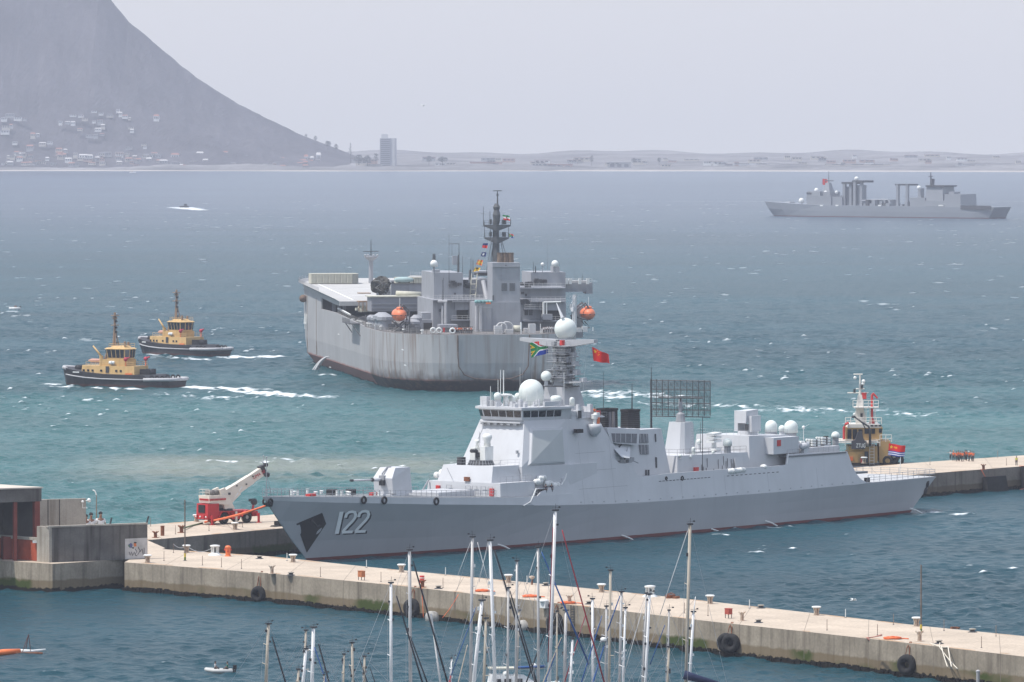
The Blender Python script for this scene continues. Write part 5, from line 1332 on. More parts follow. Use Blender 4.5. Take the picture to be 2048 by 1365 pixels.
for x, y, l in ((328, 1122, "thin stanchion beside the mural bollard"), (347, 1106, "thin leaning stanchion holding the chain end"), (405, 1131, "thin stanchion below the tall pole on the near pier"), (443, 1135, "thin stanchion below the big white bollard"), (483, 1138, "thin stanchion below the orange hydrant"),
    (641, 1154, "thin rusty stanchion left of the rusty box on legs"), (762, 1164, "thin stanchion right of the rusty box on legs"), (886, 1176, "thin stanchion beside the capstan by the red drum"), (1416, 1232, "thin stanchion left of the red box on legs"), (1369, 1227, "thin stanchion just left of the cream mast"),
    (1654, 1261, "thin stanchion on the plain stretch below the lone white bollard"), (1755, 1271, "thin stanchion beside the orange rope heap"), (1787, 1250, "thin stanchion on the basin edge left of the black pole"), (1888, 1262, "thin pale stanchion right of the tall black pole"), (1963, 1296, "thin stanchion near the mooring ropes on the outer edge"), (1992, 1273, "thin stanchion at the far right of the basin edge"),
    (301, 1053, "thin black stanchion at the seaward edge of the mole's inner end"), (351, 1069, "thin stanchion beside the broad rusty bollard"), (418, 1062, "thin stanchion in front of the crane's rear"), (485, 1055, "thin stanchion right of the bollard before the crane"), (2013, 931, "thin stanchion beside the yellow-vested person"), (1995, 916, "thin bent stanchion on the mole's seaward edge"), (1860, 930, "thin stanchion on the mole beyond the destroyer's stern")):
 put('post', x, y, l, group=GP)
for x, y, l in ((574, 1122, "short white marker post beside the bollard under the bow"), (733, 1136, "white leaning marker post behind the rusty box on legs"), (891, 1151, "short white marker post at the basin edge near the red drum"), (1054, 1168, "short white marker post beside the rusty lamp stump"), (1499, 1217, "short white marker post left of the upper capstan"), (1691, 1236, "short white marker post under the gliding gull")):
 put('wpost', x, y, l, group="white marker posts")
put('pole', 370, 1122, "tall weathered pole with a striped foot at the inner end of the near pier", scale=.96)
PL2 = put('pole', 1842, 1266, "tall black pole with a yellow foot at the right of the near pier", scale=.92)
for o, pz in ((PROTO['pole'], 0), (PL2, 0)):
 m = MB(); m.tube([(0, 0, .12), (0, 0, .55)], .15, 8); m.build("green_band", paint("band_green", (.10, .16, .03), .7), o); m = MB(); m.tube([(0, 0, .55), (0, 0, 1.1)], .15, 8); m.build("yellow_band", paint("band_yellow", (.55, .42, .06), .7), o)
# boxes, hydrant, rope heaps, ladder, chain
def box_on_legs(x, y, label, mat, s=(1.0, .7, 1.2), leg=.55, name="service_box"):
 p = at(x, y, PZ); o = thing(name, label, "box", p, -54); m = MB(); m.box(-s[0] / 2, s[0] / 2, -s[1] / 2, s[1] / 2, leg, leg + s[2]); m.build("cabinet", mat, o)
 for sx in (-1, 1):
  for sy in (-1, 1): MB().tube([(sx * s[0] * .4, sy * s[1] * .4, 0), (sx * s[0] * .4, sy * s[1] * .4, leg)], .05, 5).build("leg", DARK, o)
 m = MB(); m.box(-s[0] / 2 - .04, s[0] / 2 + .04, -s[1] / 2 - .04, s[1] / 2 + .04, leg + s[2], leg + s[2] + .05); m.build("lid", mat, o); return o
box_on_legs(723, 1161, "orange-rusted box on thin legs standing on the near pier", paint("orange_rust", (.42, .15, .06), .8, var=.2, scale=2), leg=.45, s=(.9, .6, .8))
box_on_legs(1457, 1237, "red box on splayed legs beside the horned bollard at the pier edge", paint("faded_red", (.36, .07, .05), .8, var=.2, scale=2), leg=.5, s=(.8, .6, .7))
p = at(844, 1166, PZ); o = thing("fuel_drum", "red and white drum standing behind the orange-rusted bollard", "drum", p); m = MB(); m.lathe([(.33, 0), (.33, .95), (.28, .97)], (0, 0, 0), 12); m.build("body", RED, o); m = MB(); m.lathe([(.34, .62), (.34, .72)], (0, 0, 0), 12); m.build("band", WHITE, o)
p = at(456, 1113, PZ); o = thing("hydrant", "bright orange hydrant post on the near pier beside the big white bollard", "hydrant", p); m = MB(); m.lathe([(.5, 0), (.46, .12), (.36, .16), (.36, 1.15), (.44, 1.2), (.44, 1.32), (.3, 1.5), (.08, 1.56)], (0, 0, 0), 12); m.build("body", ORANGE, o); m = MB(); m.tube([(-.55, 0, .95), (.5, 0, .95)], .13, 8); m.tube([(0, -.5, .75), (0, 0, .75)], .13, 8); m.build("nozzle", RED, o)
p = at(325, 1072, PZ); o = thing("rusty_post", "thick rust-brown post at the inner end of the far mole", "post", p); m = MB(); m.tube([(0, 0, 0), (0, 0, 1.45)], .3, 10); m.build("shaft", RUST, o); m = MB(); m.lathe([(.33, 1.4), (.33, 1.5), (.1, 1.53)], (0, 0, 0), 10); m.build("cap", RUST, o)
p = at(1064, 1170, PZ); o = thing("lamp_stump", "short rusty post with a flared head on the basin edge behind the masts", "post", p); m = MB(); m.tube([(0, 0, 0), (0, 0, .8)], .12, 8); m.build("shaft", RUST, o); m = MB(); m.lathe([(.15, .75), (.36, .95), (.36, 1.15), (.1, 1.2)], (0, 0, 0), 10); m.build("head", WRUST, o)
def rope_heap(x, y, label, r=1.0, n=3):
 p = at(x, y, PZ); R_ = random.Random(int(x)); m = MB(); m.smooth = True; pts = []
 for i in range(90):
  a = i * .42; q = r * (.35 + .6 * abs(math.sin(i * .19))) * (1 + .15 * R_.random()); pts.append((p[0] + q * 1.25 * math.cos(a), p[1] + q * .8 * math.sin(a), PZ + .09 + .22 * abs(math.sin(i * .33)) * (1 - .4 * abs(math.sin(i * .19)))))
 m.tube(pts, .085, 5); m.tube([(p[0] + .8 * r, p[1] - .2, PZ + .09), (p[0] + 1.7 * r, p[1] + .3, PZ + .09), (p[0] + 2.4 * r, p[1] - .2, PZ + .08)], .07, 5)
 return tag(m.build("rope_heap", ROPE_O), label, "rope", "orange rope heaps left on the pier")
rope_heap(964, 1184, "orange rope heap beside the tall grey and white masts", .7); rope_heap(1060, 1195, "orange rope heap on the outer edge left of the quay ladder", .8); rope_heap(1136, 1208, "orange rope coil round the foot of the horned bollard", .75); rope_heap(1785, 1279, "orange rope heap above the right-hand tyre fender", .8)
m = MB(); p = at(1340, 1197, PZ); m.cbox((p[0], p[1], PZ + .22), (1.1, .7, .44), .4); m.cbox((p[0] + .8, p[1] - .4, PZ + .15), (.9, .5, .3), .9); m.tube([p + [-.5, 0, .45], p + [.2, 0, .7], p + [.7, -.3, .45]], .06, 5); tag(m.build("rusty_anchor_block", RUST), "rusty iron block lying on the basin edge right of the big white bollard", "scrap iron")
m = MB(); p = at(1908, 1258, PZ); m.cbox((p[0], p[1], PZ + .12), (.8, .4, .24), .4); m.cbox((p[0] + .5, p[1], PZ + .1), (.5, .3, .2), 1.0); tag(m.build("rusty_plate", RUST), "small rusty iron plate on the basin edge at the right", "scrap iron")
def edge_near(x, y):
 """nearest point of the pier's outer edge and its outward normal"""
 p = at(x, y, PZ); k = int(np.argmin(np.linalg.norm(NF - p, axis=1))); k = min(max(k, 0), len(NF) - 2); d = NF[k + 1] - NF[k]; d /= np.linalg.norm(d); q = NF[k] - NB[k]; q -= d * (q @ d); q /= np.linalg.norm(q)
 t = (p - NF[k]) @ d; return NF[k] + d * t, d, q
e, d, q = edge_near(1144, 1211); o = thing("quay_ladder", "dark iron ladder fixed down the pier wall below the horned bollard", "ladder", (0, 0, 0)); m = MB(); z0 = np.array([0, 0, 1.])
for s in (-.35, .35): m.tube([e + d * s + q * .15, e + d * s + q * .15 - z0 * 4.1], .06, 5)
m.build("stile", DARK, o); m = MB()
for k in range(12): m.tube([e - d * .35 + q * .15 - z0 * (.2 + k * .33), e + d * .35 + q * .15 - z0 * (.2 + k * .33)], .05, 5)
m.build("rungs", DARK, o)
m = MB(); pts = []
a, c = at(347, 1092, PZ) * 1.0, at(430, 1101, PZ)
p0 = at(347, 1106, PZ) + [0, 0, 1.25]; p1 = at(373, 1106, PZ) + [0, 0, 1.0]; p2 = at(425, 1110, PZ) + [0, 0, 1.0]
for A, B_ in ((p0, p1), (p1, p2)):
 m.tube([A + (B_ - A) * t + [0, 0, -.7 * 4 * t * (1 - t) * (.6 if A is p0 else 1)] for t in np.linspace(0, 1, 9)], .05, 5)
tag(m.build("slack_chain", STEELG), "slack chain hanging between the stanchion and the white bollards", "chain")
m = MB(); e, d, q = edge_near(1085, 1205); m.cbox(e + q * .3 - z0 * .35, (1.2, .6, .8), -.95); m.smooth = True; m.lathe([(.62, 0), (.6, .2), (.3, .34), (.05, .36)], e + q * .3 + z0 * .05, 12); tag(m.build("wall_lamp", WHITE), "white domed lamp box on the pier wall behind the masts", "lamp")
# tyre fenders hung on the pier wall
def fender(x, y, label, r=.95, tilt=35, off=.45, two=False):
 """x, y = photo point of the tyre's middle"""
 e, d, q = edge_near(x, y - 40); zc = 0
 D_ = e[1]
 for _ in range(6):
  pz = at_depth(x, y, D_); e, d, q = edge_near(*[(lambda P: (IW / 2 + FOC * P[0] / ((P - EYE) @ FWD), IH / 2 - FOC * ((P - EYE) @ UPV) / ((P - EYE) @ FWD)))(np.array([pz[0], D_, PZ]))][0]); D_ = (e + q * off)[1]
  pz = at_depth(x, y, D_)
 c = np.array([e[0] + q[0] * off, e[1] + q[1] * off, pz[2]])
 o = thing("tyre_fender", label, "tyre fender", c, math.degrees(math.atan2(d[1], d[0])) + tilt, "tyre fenders along the pier wall")
 for k in range(2 if two else 1):
  m = MB(); m.smooth = True; m.torus((k * .9 - (.45 if two else 0), -k * .5, 0), r * .66, r * .36, 'y', 22, 10, 1.35); m.build("tyre", RUBBER, o)
 top = PZ - c[2]
 m = MB()
 for s in (-.25, .3): m.tube([(s, 0, r * .8), (s * .6, .3, top * .8), (s * .3, .9, top + .15)], .07, 5)
 m.build("hanging_rope", RUST, o); return o
fender(516, 1189, "big tyre fender at the left on the near pier wall", 1.15, 20); fender(824, 1216, "big tyre fender partly hidden behind the tall grey mast", 1.25, 25); fender(1112, 1246, "tyre fender on the pier wall behind the thick of the masts", 1.3, 25)
fender(1460, 1286, "pair of tyre fenders hung on ropes below the red box", 1.2, 28, two=True); fender(1813, 1330, "big tyre fender hung from the striped bollard at the right", 1.25, 24)
def buoy(x, y, label, r=.95):
 p = at(x, y, 0); o = thing("mooring_buoy", label, "buoy", (p[0], p[1], 0), 15); m = MB(); m.smooth = True
 n = 14; L = r * 1.9
 m.loft([[(xx, rr * math.cos(t), rr * math.sin(t) + r * .45) for t in np.linspace(0, 2 * math.pi, n + 1)[:-1]] for xx, rr in ((-L / 2, r * .3), (-L / 2 + .12, r * .7), (-L / 4, r * .95), (0, r), (L / 4, r * .95), (L / 2 - .12, r * .7), (L / 2, r * .3))]); m.build("float", paint("dirty_white_buoy", (.34, .33, .31), .8, var=.25, scale=1.5, streak=.5, streak_col=(.08, .07, .06)), o)
 m = MB(); m.torus((-L / 2, 0, r * .5), .18, .05, 'y', 10, 5); m.build("ring", DARK, o); return o
buoy(864, 1243, "dirty white mooring buoy floating beside the hidden tyre fender"); buoy(1049, 1261, "dirty white mooring buoy between the masts under the pier wall")
# ropes
def hung(name, label, pts, r, mat, sag=0.0, cat="rope", group=None):
 m = MB(); m.smooth = True; out = []
 for A, B_ in zip(pts[:-1], pts[1:]):
  A, B_ = np.array(A, float), np.array(B_, float); n = 12
  out += [A + (B_ - A) * t - np.array([0, 0, sag * 4 * t * (1 - t)]) for t in np.linspace(0, 1, n)][: n if B_ is pts[-1] else n]
 m.tube(out, r, 6); return tag(m.build(name, mat), label, cat, group)
WROPE = paint("white_rope", (.62, .57, .48), .9, var=.1)
for k, (xa, ya, xb, yb) in enumerate(((1860, 1290, 1895, 1334), (1866, 1292, 1903, 1334), (1880, 1288, 1915, 1338))):
 e, d, q = edge_near(xa, ya + 6); B_ = at_depth(xb, yb, e[1] - 6.5)
 hung("mooring_rope", "pale mooring rope running down from the low capstan at the right of the pier", [at(xa, ya, PZ) + [0, 0, .2], e + q * .1 + [0, 0, .1], B_], .07, WROPE, .15, group="pale mooring ropes at the right of the pier")
e, d, q = edge_near(1765, 1276); hung("mooring_rope", "pinkish rope slanting down the wall to the right-hand tyre fender", [at(1763, 1272, PZ) + [0, 0, .1], e + q * .15 + [0, 0, .1], at_depth(1792, 1322, e[1] - 1.2)], .11, paint("pink_rope", (.42, .19, .15), .9), .1)
e, d, q = edge_near(846, 1177); hung("mooring_rope", "thin orange rope down the pier wall to the white buoy", [e + q * .1 + [0, 0, .1], at_depth(847, 1236, e[1] - 1.0)], .05, ROPE_O, .2); e, d, q = edge_near(914, 1188); hung("mooring_rope", "thin orange rope slanting to the wall left of the white mast", [at_depth(917, 1189, e[1]) - [0, .2, 0], at_depth(885, 1236, e[1] - 2)], .04, ROPE_O, .2)
# bow lines of the destroyer
bowp = DD.world((-9.0, .3, 9.0)); 
hung("mooring_line", "thick orange mooring line from the destroyer's bow to the mole by the crane", [DD.world(DD.on(536, 1010.5, 0)), at(410, 1046.5, PZ) + [0, 0, .15]], .17, ROPE_O, .25, "mooring line")
hung("mooring_line", "second thin orange line beside the thick one at the destroyer's bow", [DD.world(DD.on(536, 1010, .6)) + [0, 0, .1], at(428, 1041, PZ) + [0, 0, .2]], .09, ROPE_O, .5, "mooring line")
hung("mooring_line", "green rope lying across the mole towards the broad rusty bollard", [at(405, 1048, PZ) + [0, 0, .12], at(385, 1053, PZ) + [0, 0, .12], at(366, 1062, PZ) + [0, 0, .4]], .13, paint("green_rope", (.10, .14, .07), .9, var=.2), 0, "mooring line")
# black camel fender floating at the mole under the bow
p0 = at(546, 1056, PZ - .2); o = thing("rubber_fender", "black block fender on the mole's edge right under the destroyer's bow", "fender", p0 + [0, -.8, 0], 53.8); m = MB(); m.smooth = False
m.loft([[(x, .9 * math.cos(t), .75 * math.sin(t) - .3) for t in np.linspace(0, 6.283, 11)[:-1]] for x in (0, .3, 4.4, 4.7)]); m.build("roll", RUBBER, o); m = MB(); m.box(1.2, 3.2, -.6, .7, .4, 1.0); m.build("block", RUBBER, o)
for x, y, l, w_, h_ in ((1988, 976, "big black block fender hanging low on the mole, right of the stern", 3.4, 3.0), (2043, 962, "tall black block fender on the mole at the picture's right edge", 3.0, 4.4)):
 k = int(np.argmin([abs((IW / 2 + FOC * P[0] / P[1]) - x) for P in FF])); c = FF[k]; dd = FF[k + 1] - FF[k]; dd /= np.linalg.norm(dd); qq = FF[k] - FB2[k]; qq /= np.linalg.norm(qq)
 o = thing("rubber_fender", l, "fender", c + qq * .6, math.degrees(math.atan2(dd[1], dd[0]))); m = MB(); m.loft([[(-w_, -.1, -4.3), (w_, -.1, -4.3), (w_, -1.2, -4.3), (-w_, -1.2, -4.3)], [(-w_, -.1, -4.3 + h_), (w_ * .8, -.1, -4.3 + h_), (w_ * .8, -1.0, -4.3 + h_), (-w_, -1.0, -4.3 + h_)]]); m.build("block", RUBBER, o); m = MB(); m.tube([(-w_ + .2, -.5, -4.3 + h_), (-w_ + .1, .4, .1)], .05, 5); m.tube([(-w_, -.9, -4.0), (-w_ - 1.2, -.7, -4.1), (-w_ - 2.2, -.5, -4.2)], .08, 5); m.build("tether", ROPE_O, o)

# ================================================================== MOBILE CRANE on the mole
CRW = paint("crane_cream", (.66, .60, .52), .5, var=.08, scale=.7); CRR = paint("crane_red", (.44, .028, .03), .45, var=.12, scale=.9)
cp = at(447, 1049, PZ); CA = 42.0
cr = thing("mobile_crane", "red rough-terrain mobile crane with a cream boom raised towards the destroyer's bow", "crane", cp, CA)
# local x runs forward along the chassis from the rear axle, y to the left (away from the viewer)
for nm, x in (("wheel", 0.0), ("wheel", 4.6)):
 for y in (0.0, 2.7):
  m = MB(); m.smooth = True; m.torus((x, y + .0, .92), .60, .34, 'y', 22, 8, 1.15); wv = m.build(nm, RUBBER, cr)
  m = MB(); m.smooth = False; m.loft([[(x + rr * math.cos(t), y + yy, .92 + rr * math.sin(t)) for t in np.linspace(0, 6.283, 15)[:-1]] for yy, rr in ((-.16, .16), (-.14, .42), (-.24, .46), (.24, .46))]); m.build("rim", paint("rim_grey", (.33, .31, .29), .6), wv)
m = MB(); m.box(-3.1, 7.2, .35, 2.35, .95, 1.75); m.box(-2.0, 6.0, .05, 2.65, 1.75, 2.0); m.build("chassis", CRR, cr)
m = MB(); m.loft([[(-3.2, -.05, .8), (-3.2, 2.75, .8), (-.9, 2.75, 1.0), (-.9, -.05, 1.0)], [(-3.1, 0, 3.25), (-3.1, 2.7, 3.25), (-.9, 2.7, 3.25), (-.9, 0, 3.25)]]); HD = m.build("engine_hood", CRR, cr)
m = MB(); m.box(-3.26, -3.1, .65, 2.15, 1.85, 3.05); m.build("grille", BLACK, HD); m = MB(); m.box(-3.4, -3.15, -.2, .35, 1.05, 1.45); m.box(-3.4, -3.15, 2.35, 2.9, 1.05, 1.45); m.box(-3.36, -3.2, .7, 2.0, .9, 1.5); m.build("bumper", CRR, cr)
m = MB()
for y in (.1, 1.5, 2.55): m.ball((-3.42, y, 1.25), .14, 8, 5, -.9)
m.build("lamp", WHITE, cr)
for x in (0, 4.6):
 m = MB(); m.loft([[(x + rr * math.cos(t), yy, .92 + rr * math.sin(t)) for t in np.linspace(.15, 2.99, 9)] + [(x + (rr - .08) * math.cos(t), yy, .92 + (rr - .08) * math.sin(t)) for t in np.linspace(2.99, .15, 9)] for rr, yy in ((1.15, -.42), (1.15, .5))]); m.build("mudguard", CRR, cr)
m = MB(); m.box(1.6, 3.2, -.1, .6, .7, 1.7); m.build("tool_locker", CRR, cr)
m = MB(); m.box(2.2, 2.5, -.35, -.1, .15, 1.9); m.build("outrigger_jack", CRW, cr)
for s, x in ((-1, -2.6), (1, 6.7)):
 m = MB(); m.box(x - .2, x + .2, -.4, 3.1, 1.0, 1.3); m.box(x - .15, x + .15, -.55, -.3, .05, 1.5); m.box(x - .35, x + .35, -.75, -.1, 0.0, .1); m.build("outrigger", CRR, cr)
m = MB(); m.lathe([(1.15, 2.0), (1.15, 2.35)], (1.5, 1.35, 0), 20); m.build("turntable", DARK, cr)
m = MB(); m.loft([[(-2.7, .1, 3.35), (-2.7, 2.6, 3.35), (1.4, 2.5, 2.9), (1.4, .2, 2.9)], [(-2.8, .05, 4.5), (-2.8, 2.65, 4.5), (.9, 2.5, 4.5), (.9, .2, 4.5)]]); CW = m.build("counterweight", CRW, cr)
m = MB()
for k in range(13): m.box(-2.75 + .26 * k, -2.62 + .26 * k, -.02 + .0, .08, 3.72, 4.02)
for k in range(9): m.box(-2.84, -2.74, .25 + .25 * k, .40 + .25 * k, 3.72, 4.02)
m.build("lettering", CRR, CW)
m = MB(); m.loft([[(.6, .35, 2.3), (2.6, .35, 2.3), (2.6, .75, 2.3), (.6, .75, 2.3)], [(-.4, .35, 5.3), (.6, .35, 5.6), (.6, .75, 5.6), (-.4, .75, 5.3)]]); m.loft([[(.6, 1.95, 2.3), (2.6, 1.95, 2.3), (2.6, 2.35, 2.3), (.6, 2.35, 2.3)], [(-.4, 1.95, 5.3), (.6, 1.95, 5.6), (.6, 2.35, 5.6), (-.4, 2.35, 5.3)]]); m.build("turret", CRW, cr)
m = MB(); m.smooth = True; m.tube([(-1.6, .6, 4.9), (-1.6, 2.1, 4.9)], .45, 12); m.tube([(-.6, .7, 4.9), (-.6, 2.0, 4.9)], .38, 12); m.build("winch_drum", paint("winch_grey", (.16, .15, .14), .6, var=.2), cr)
m = MB(); rail(m, [(-2.7, .1, 4.5), (-2.7, 2.6, 4.5), (-.8, 2.6, 4.5)], .9, .8, .03); m.build("guard_rail", CRW, cr)
CRF = Frame(cp, CA)
def cb(x, y, lat=1.35): a = CRF.on(x, y, lat); return np.array((a[0], lat, a[2] - PZ + 0.0)) if False else np.array((a[0], lat, a[2]))
def boomsec(xa, ya, xb, yb, wb):
 """section of the boom from photo points of its top and bottom edges"""
 t_, b_ = cb(xa, ya), cb(xb, yb); return [(t_[0], 1.35 - wb, t_[2]), (t_[0], 1.35 + wb, t_[2]), (b_[0], 1.35 + wb, b_[2]), (b_[0], 1.35 - wb, b_[2])]
m = MB(); m.loft([boomsec(430, 990, 442, 1010, .55), boomsec(440, 985, 458, 1008, .55), boomsec(463, 971, 478, 988, .5)]); m.loft([boomsec(461, 973, 475, 988, .44), boomsec(496, 951, 506, 966, .42)]); m.loft([boomsec(494, 953, 503, 967, .36), boomsec(518, 937, 526, 951, .36)])
BM = m.build("boom", CRW, cr)
m = MB(); m.loft([boomsec(517, 934, 525, 952, .4), boomsec(525, 930, 533, 950, .34)]); a, c = cb(531, 930), cb(534, 950); m.smooth = True; m.tube([a + [0, -.3, 0], a + [0, .3, 0]], .32, 12); m.tube([c + [0, -.3, 0], c + [0, .3, 0]], .36, 12); m.build("boom_head", DARK, BM)
m = MB(); a, c = cb(526, 934), cb(527, 912); m.tube([a, c], .05, 5); m.tube([cb(529, 931), cb(523, 922)], .05, 5); m.ball(c, .12, 6, 4, -.9); m.build("tip_light", STEELG, BM)
m = MB(); m.smooth = True; a, c = cb(461, 1005, 1.0), cb(484, 974, 1.0); m.tube([a, a + (c - a) * .6], .19, 8); m.tube([a + (c - a) * .6, c], .12, 8); m.build("lift_cylinder", WHITE, cr)
m = MB()
for x, y in ((474, 972), (506, 953), (493, 969)): a = cb(x, y, 1.35 - .56); m.cbox(a, (.3, .04, .22))
for x, y in ((449, 996), (454, 994), (459, 988), (448, 1009)): a = cb(x, y, 1.35 - .60); m.cbox(a, (.45, .04, .35))
m.build("boom_markings", DARK, BM)
a = cb(517, 949, 1.35 - .40); aa = cb(505, 957); bb_ = cb(520, 948); ang = math.atan2(bb_[2] - aa[2], bb_[0] - aa[0])
text_part("lettering", "LIMA 50", .75, CRR, BM, (aa[0] + 1.0, 1.35 - .385, aa[2] + .55), (rad(90), -ang, 0), .03, 0, 1.0)
m = MB(); a, c = cb(505, 1020, 1.0), cb(508, 1004, 1.0); m.tube([a, c], .18, 6); m.build("hook_bracket", CRR, cr); m = MB(); m.smooth = True; m.ball(c, .55, 10, 6, -.9); m.cbox(c + [-.4, 0, .3], (.9, .6, .4)); m.build("hook_block", DARK, cr)
# ================================================================== BIG GREY SUPPORT SHIP (seen from astern)
MK = Frame((-4.5, 1530.0, 0.0), 98.3)
TK = thing("support_ship", "huge rust-streaked grey support ship seen from astern beyond the destroyer", "ship", MK.o, MK.deg)
MKS = paint("tanker_grey", (0.34, 0.345, 0.355), 0.6, var=0.08, scale=0.15, streak=0.2, streak_col=(0.17, 0.14, 0.12))
MKW = paint("tanker_house_grey", (0.30, 0.31, 0.335), 0.6, var=0.07, scale=0.3, streak=0.25, streak_col=(0.15, 0.13, 0.12))
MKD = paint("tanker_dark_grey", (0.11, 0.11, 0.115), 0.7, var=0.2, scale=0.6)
CREAM = paint("container_cream", (0.50, 0.485, 0.40), 0.6, var=0.08, scale=0.8, streak=.2, streak_col=(.25, .22, .17))
def hull_paint(name, rust, dirt):
 m = bands(name, (0.36, 0.36, 0.365), [(2.9, (0.30, 0.13, 0.105), 0.22)], axis=2, rough=0.6, var=0.08, scale=0.10, streak=rust, streak_col=(0.17, 0.115, 0.08))
 t = m.node_tree; N = t.nodes; Lk = t.links; b = N["Principled BSDF"]; src = b.inputs["Base Color"].links[0].from_socket
 tc = N.new("ShaderNodeTexCoord"); sp = N.new("ShaderNodeSeparateXYZ"); Lk.new(tc.outputs["Object"], sp.inputs[0])
 if dirt:                                  # sooty, weed-stained band round the stern waterline
  nz = N.new("ShaderNodeTexNoise"); nz.inputs["Scale"].default_value = .35; nz.inputs["Detail"].default_value = 5; Lk.new(tc.outputs["Object"], nz.inputs["Vector"])
  a = N.new("ShaderNodeMath"); a.operation = 'MULTIPLY_ADD'; Lk.new(nz.outputs["Fac"], a.inputs[0]); a.inputs[1].default_value = -5.0; Lk.new(sp.outputs[2], a.inputs[2])
  r = N.new("ShaderNodeMapRange"); r.inputs["From Min"].default_value = -.4; r.inputs["From Max"].default_value = 2.6; r.inputs["To Min"].default_value = .95; r.inputs["To Max"].default_value = 0; Lk.new(a.outputs[0], r.inputs["Value"])
  mx = N.new("ShaderNodeMix"); mx.data_type = 'RGBA'; Lk.new(r.outputs[0], mx.inputs["Factor"]); Lk.new(src, mx.inputs["A"]); mx.inputs["B"].default_value = (.03, .028, .03, 1); src = mx.outputs["Result"]
  # heavy rust runs
  mp = N.new("ShaderNodeMapping"); mp.inputs["Scale"].default_value = (.45, .45, .03); Lk.new(tc.outputs["Object"], mp.inputs["Vector"])
  n2 = N.new("ShaderNodeTexNoise"); n2.inputs["Scale"].default_value = 1.6; n2.inputs["Detail"].default_value = 6; Lk.new(mp.outputs[0], n2.inputs["Vector"])
  r2 = N.new("ShaderNodeMapRange"); r2.inputs["From Min"].default_value = .50; r2.inputs["From Max"].default_value = .68; r2.inputs["To Max"].default_value = dirt; Lk.new(n2.outputs["Fac"], r2.inputs["Value"])
  mx = N.new("ShaderNodeMix"); mx.data_type = 'RGBA'; Lk.new(r2.outputs[0], mx.inputs["Factor"]); Lk.new(src, mx.inputs["A"]); mx.inputs["B"].default_value = (.16, .095, .055, 1); src = mx.outputs["Result"]
 Lk.new(src, b.inputs["Base Color"]); return m
HS, HQ, HT = hull_paint("tanker_hull_side", .35, 0), hull_paint("tanker_quarter", .7, .62), hull_paint("tanker_transom", .25, .25)
def plan(hb, st, fl, a_bow, bowl):
 """half outline from the middle of the stern forward along the port side to the stem: list of (a, b)"""
 pts = [(st, 0.0), (st, fl)]
 L = 30.0
 for t in np.linspace(0, math.pi / 2, 9)[1:]: pts.append((st + .6 + (L - .6) * (1 - math.cos(t)), fl + .2 + (hb - fl - .2) * math.sin(t)))
 for a in np.linspace(50, a_bow - bowl, 9): pts.append((a, hb))
 for t in np.linspace(0, math.pi / 2, 9)[1:]: pts.append((a_bow - bowl + bowl * math.sin(t), hb * max(math.cos(t), 0.02) ** .75))
 return pts
lev = [(-3, 20.0, 12, 6, 222, 40), (0, 22.5, 5, 7, 224, 40), (2.6, 24.2, .6, 8, 226, 38), (7, 24.5, .2, 8.5, 229, 38), (14.0, 24.5, 0, 8.7, 232, 38)]
rings = []
for z, hb, st, fl, ab, bl in lev:
 h = plan(hb, st, fl, ab, bl); rings.append([(a, b, z) for a, b in h] + [(a, -b, z) for a, b in reversed(h[1:])])
b = MB(); n = len(rings[0]); vs = [p for r in rings for p in r]; fs = []; mi = []
for k in range(len(rings) - 1):
 for i in range(n):
  j = (i + 1) % n; fs.append((k * n + i, k * n + j, (k + 1) * n + j, (k + 1) * n + i)); mi.append(2 if (i < 1 or i == n - 1) else (1 if i < 10 else (1 if i >= n - 10 else 0)))
fs.append(tuple((len(rings) - 1) * n + i for i in range(n))); mi.append(0)
b.add(vs, fs); b.mi = mi
HK = b.build("hull", [HS, HQ, HT], TK)
H14 = plan(24.5, 0, 8.7, 232, 38)
def strip(mb, z0, z1, i0, i1, side=1, t=.35):
 """bulwark along the deck edge between outline indices"""
 A = H14[i0:i1]
 r = [[(a, side * q, z0(a)), (a, side * q, z1(a)), (a, side * (q - t), z1(a)), (a, side * (q - t), z0(a))] for a, q in A]; mb.loft(r)
def fine_outline(a0, a1, nn=24):
 xs = [p[0] for p in H14[2:]]; ys = [p[1] for p in H14[2:]]; return [(a, float(np.interp(a, xs, ys))) for a in np.linspace(a0, a1, nn)]
zf = lambda a: 18.9 + (a - 115) * .026
def side_wall(mb, a0, a1, z0, z1, s, t=.4, nn=24):
 mb.loft([[(a, s * q, z0(a)), (a, s * q, z1(a)), (a, s * max(q - t, 0), z1(a)), (a, s * max(q - t, 0), z0(a))] for a, q in fine_outline(a0, a1, nn)])
m = MB()
for s in (1, -1):
 side_wall(m, 60, 119, lambda a: 13.98, lambda a: 14.2 + max(0, a - 60) * .026, s); side_wall(m, 119, 156, lambda a: 13.98, lambda a: 15.8, s); side_wall(m, 156, 231.9, lambda a: 13.98, lambda a: zf(a) + .05, s, nn=40)
 side_wall(m, 119.5, 156, lambda a: zf(a) - 1.2, lambda a: zf(a) + .05, s, .5)
m.build("side_plating", HS, TK)
fdk = MB(); O = fine_outline(112, 231.5, 40); r0 = [[(a, -q - .2, zf(a) - .9), (a, q + .2, zf(a) - .9), (a, q + .2, zf(a) + .25), (a, -q - .2, zf(a) + .25)] for a, q in O]; fdk.loft(r0)
FDK = fdk.build("flight_deck", paint("helideck_pale", (.42, .415, .405), .8, var=.08, scale=.12, fine=.06), TK)
m = MB()
for a in (122, 140, 158, 176): m.loft([[(a, -18, zf(a) + .26), (a, 18, zf(a) + .26), (a + .5, 18, zf(a) + .275), (a + .5, -18, zf(a) + .275)], [(a, -18, zf(a) + .27), (a, 18, zf(a) + .27), (a + .5, 18, zf(a) + .285), (a + .5, -18, zf(a) + .285)]])
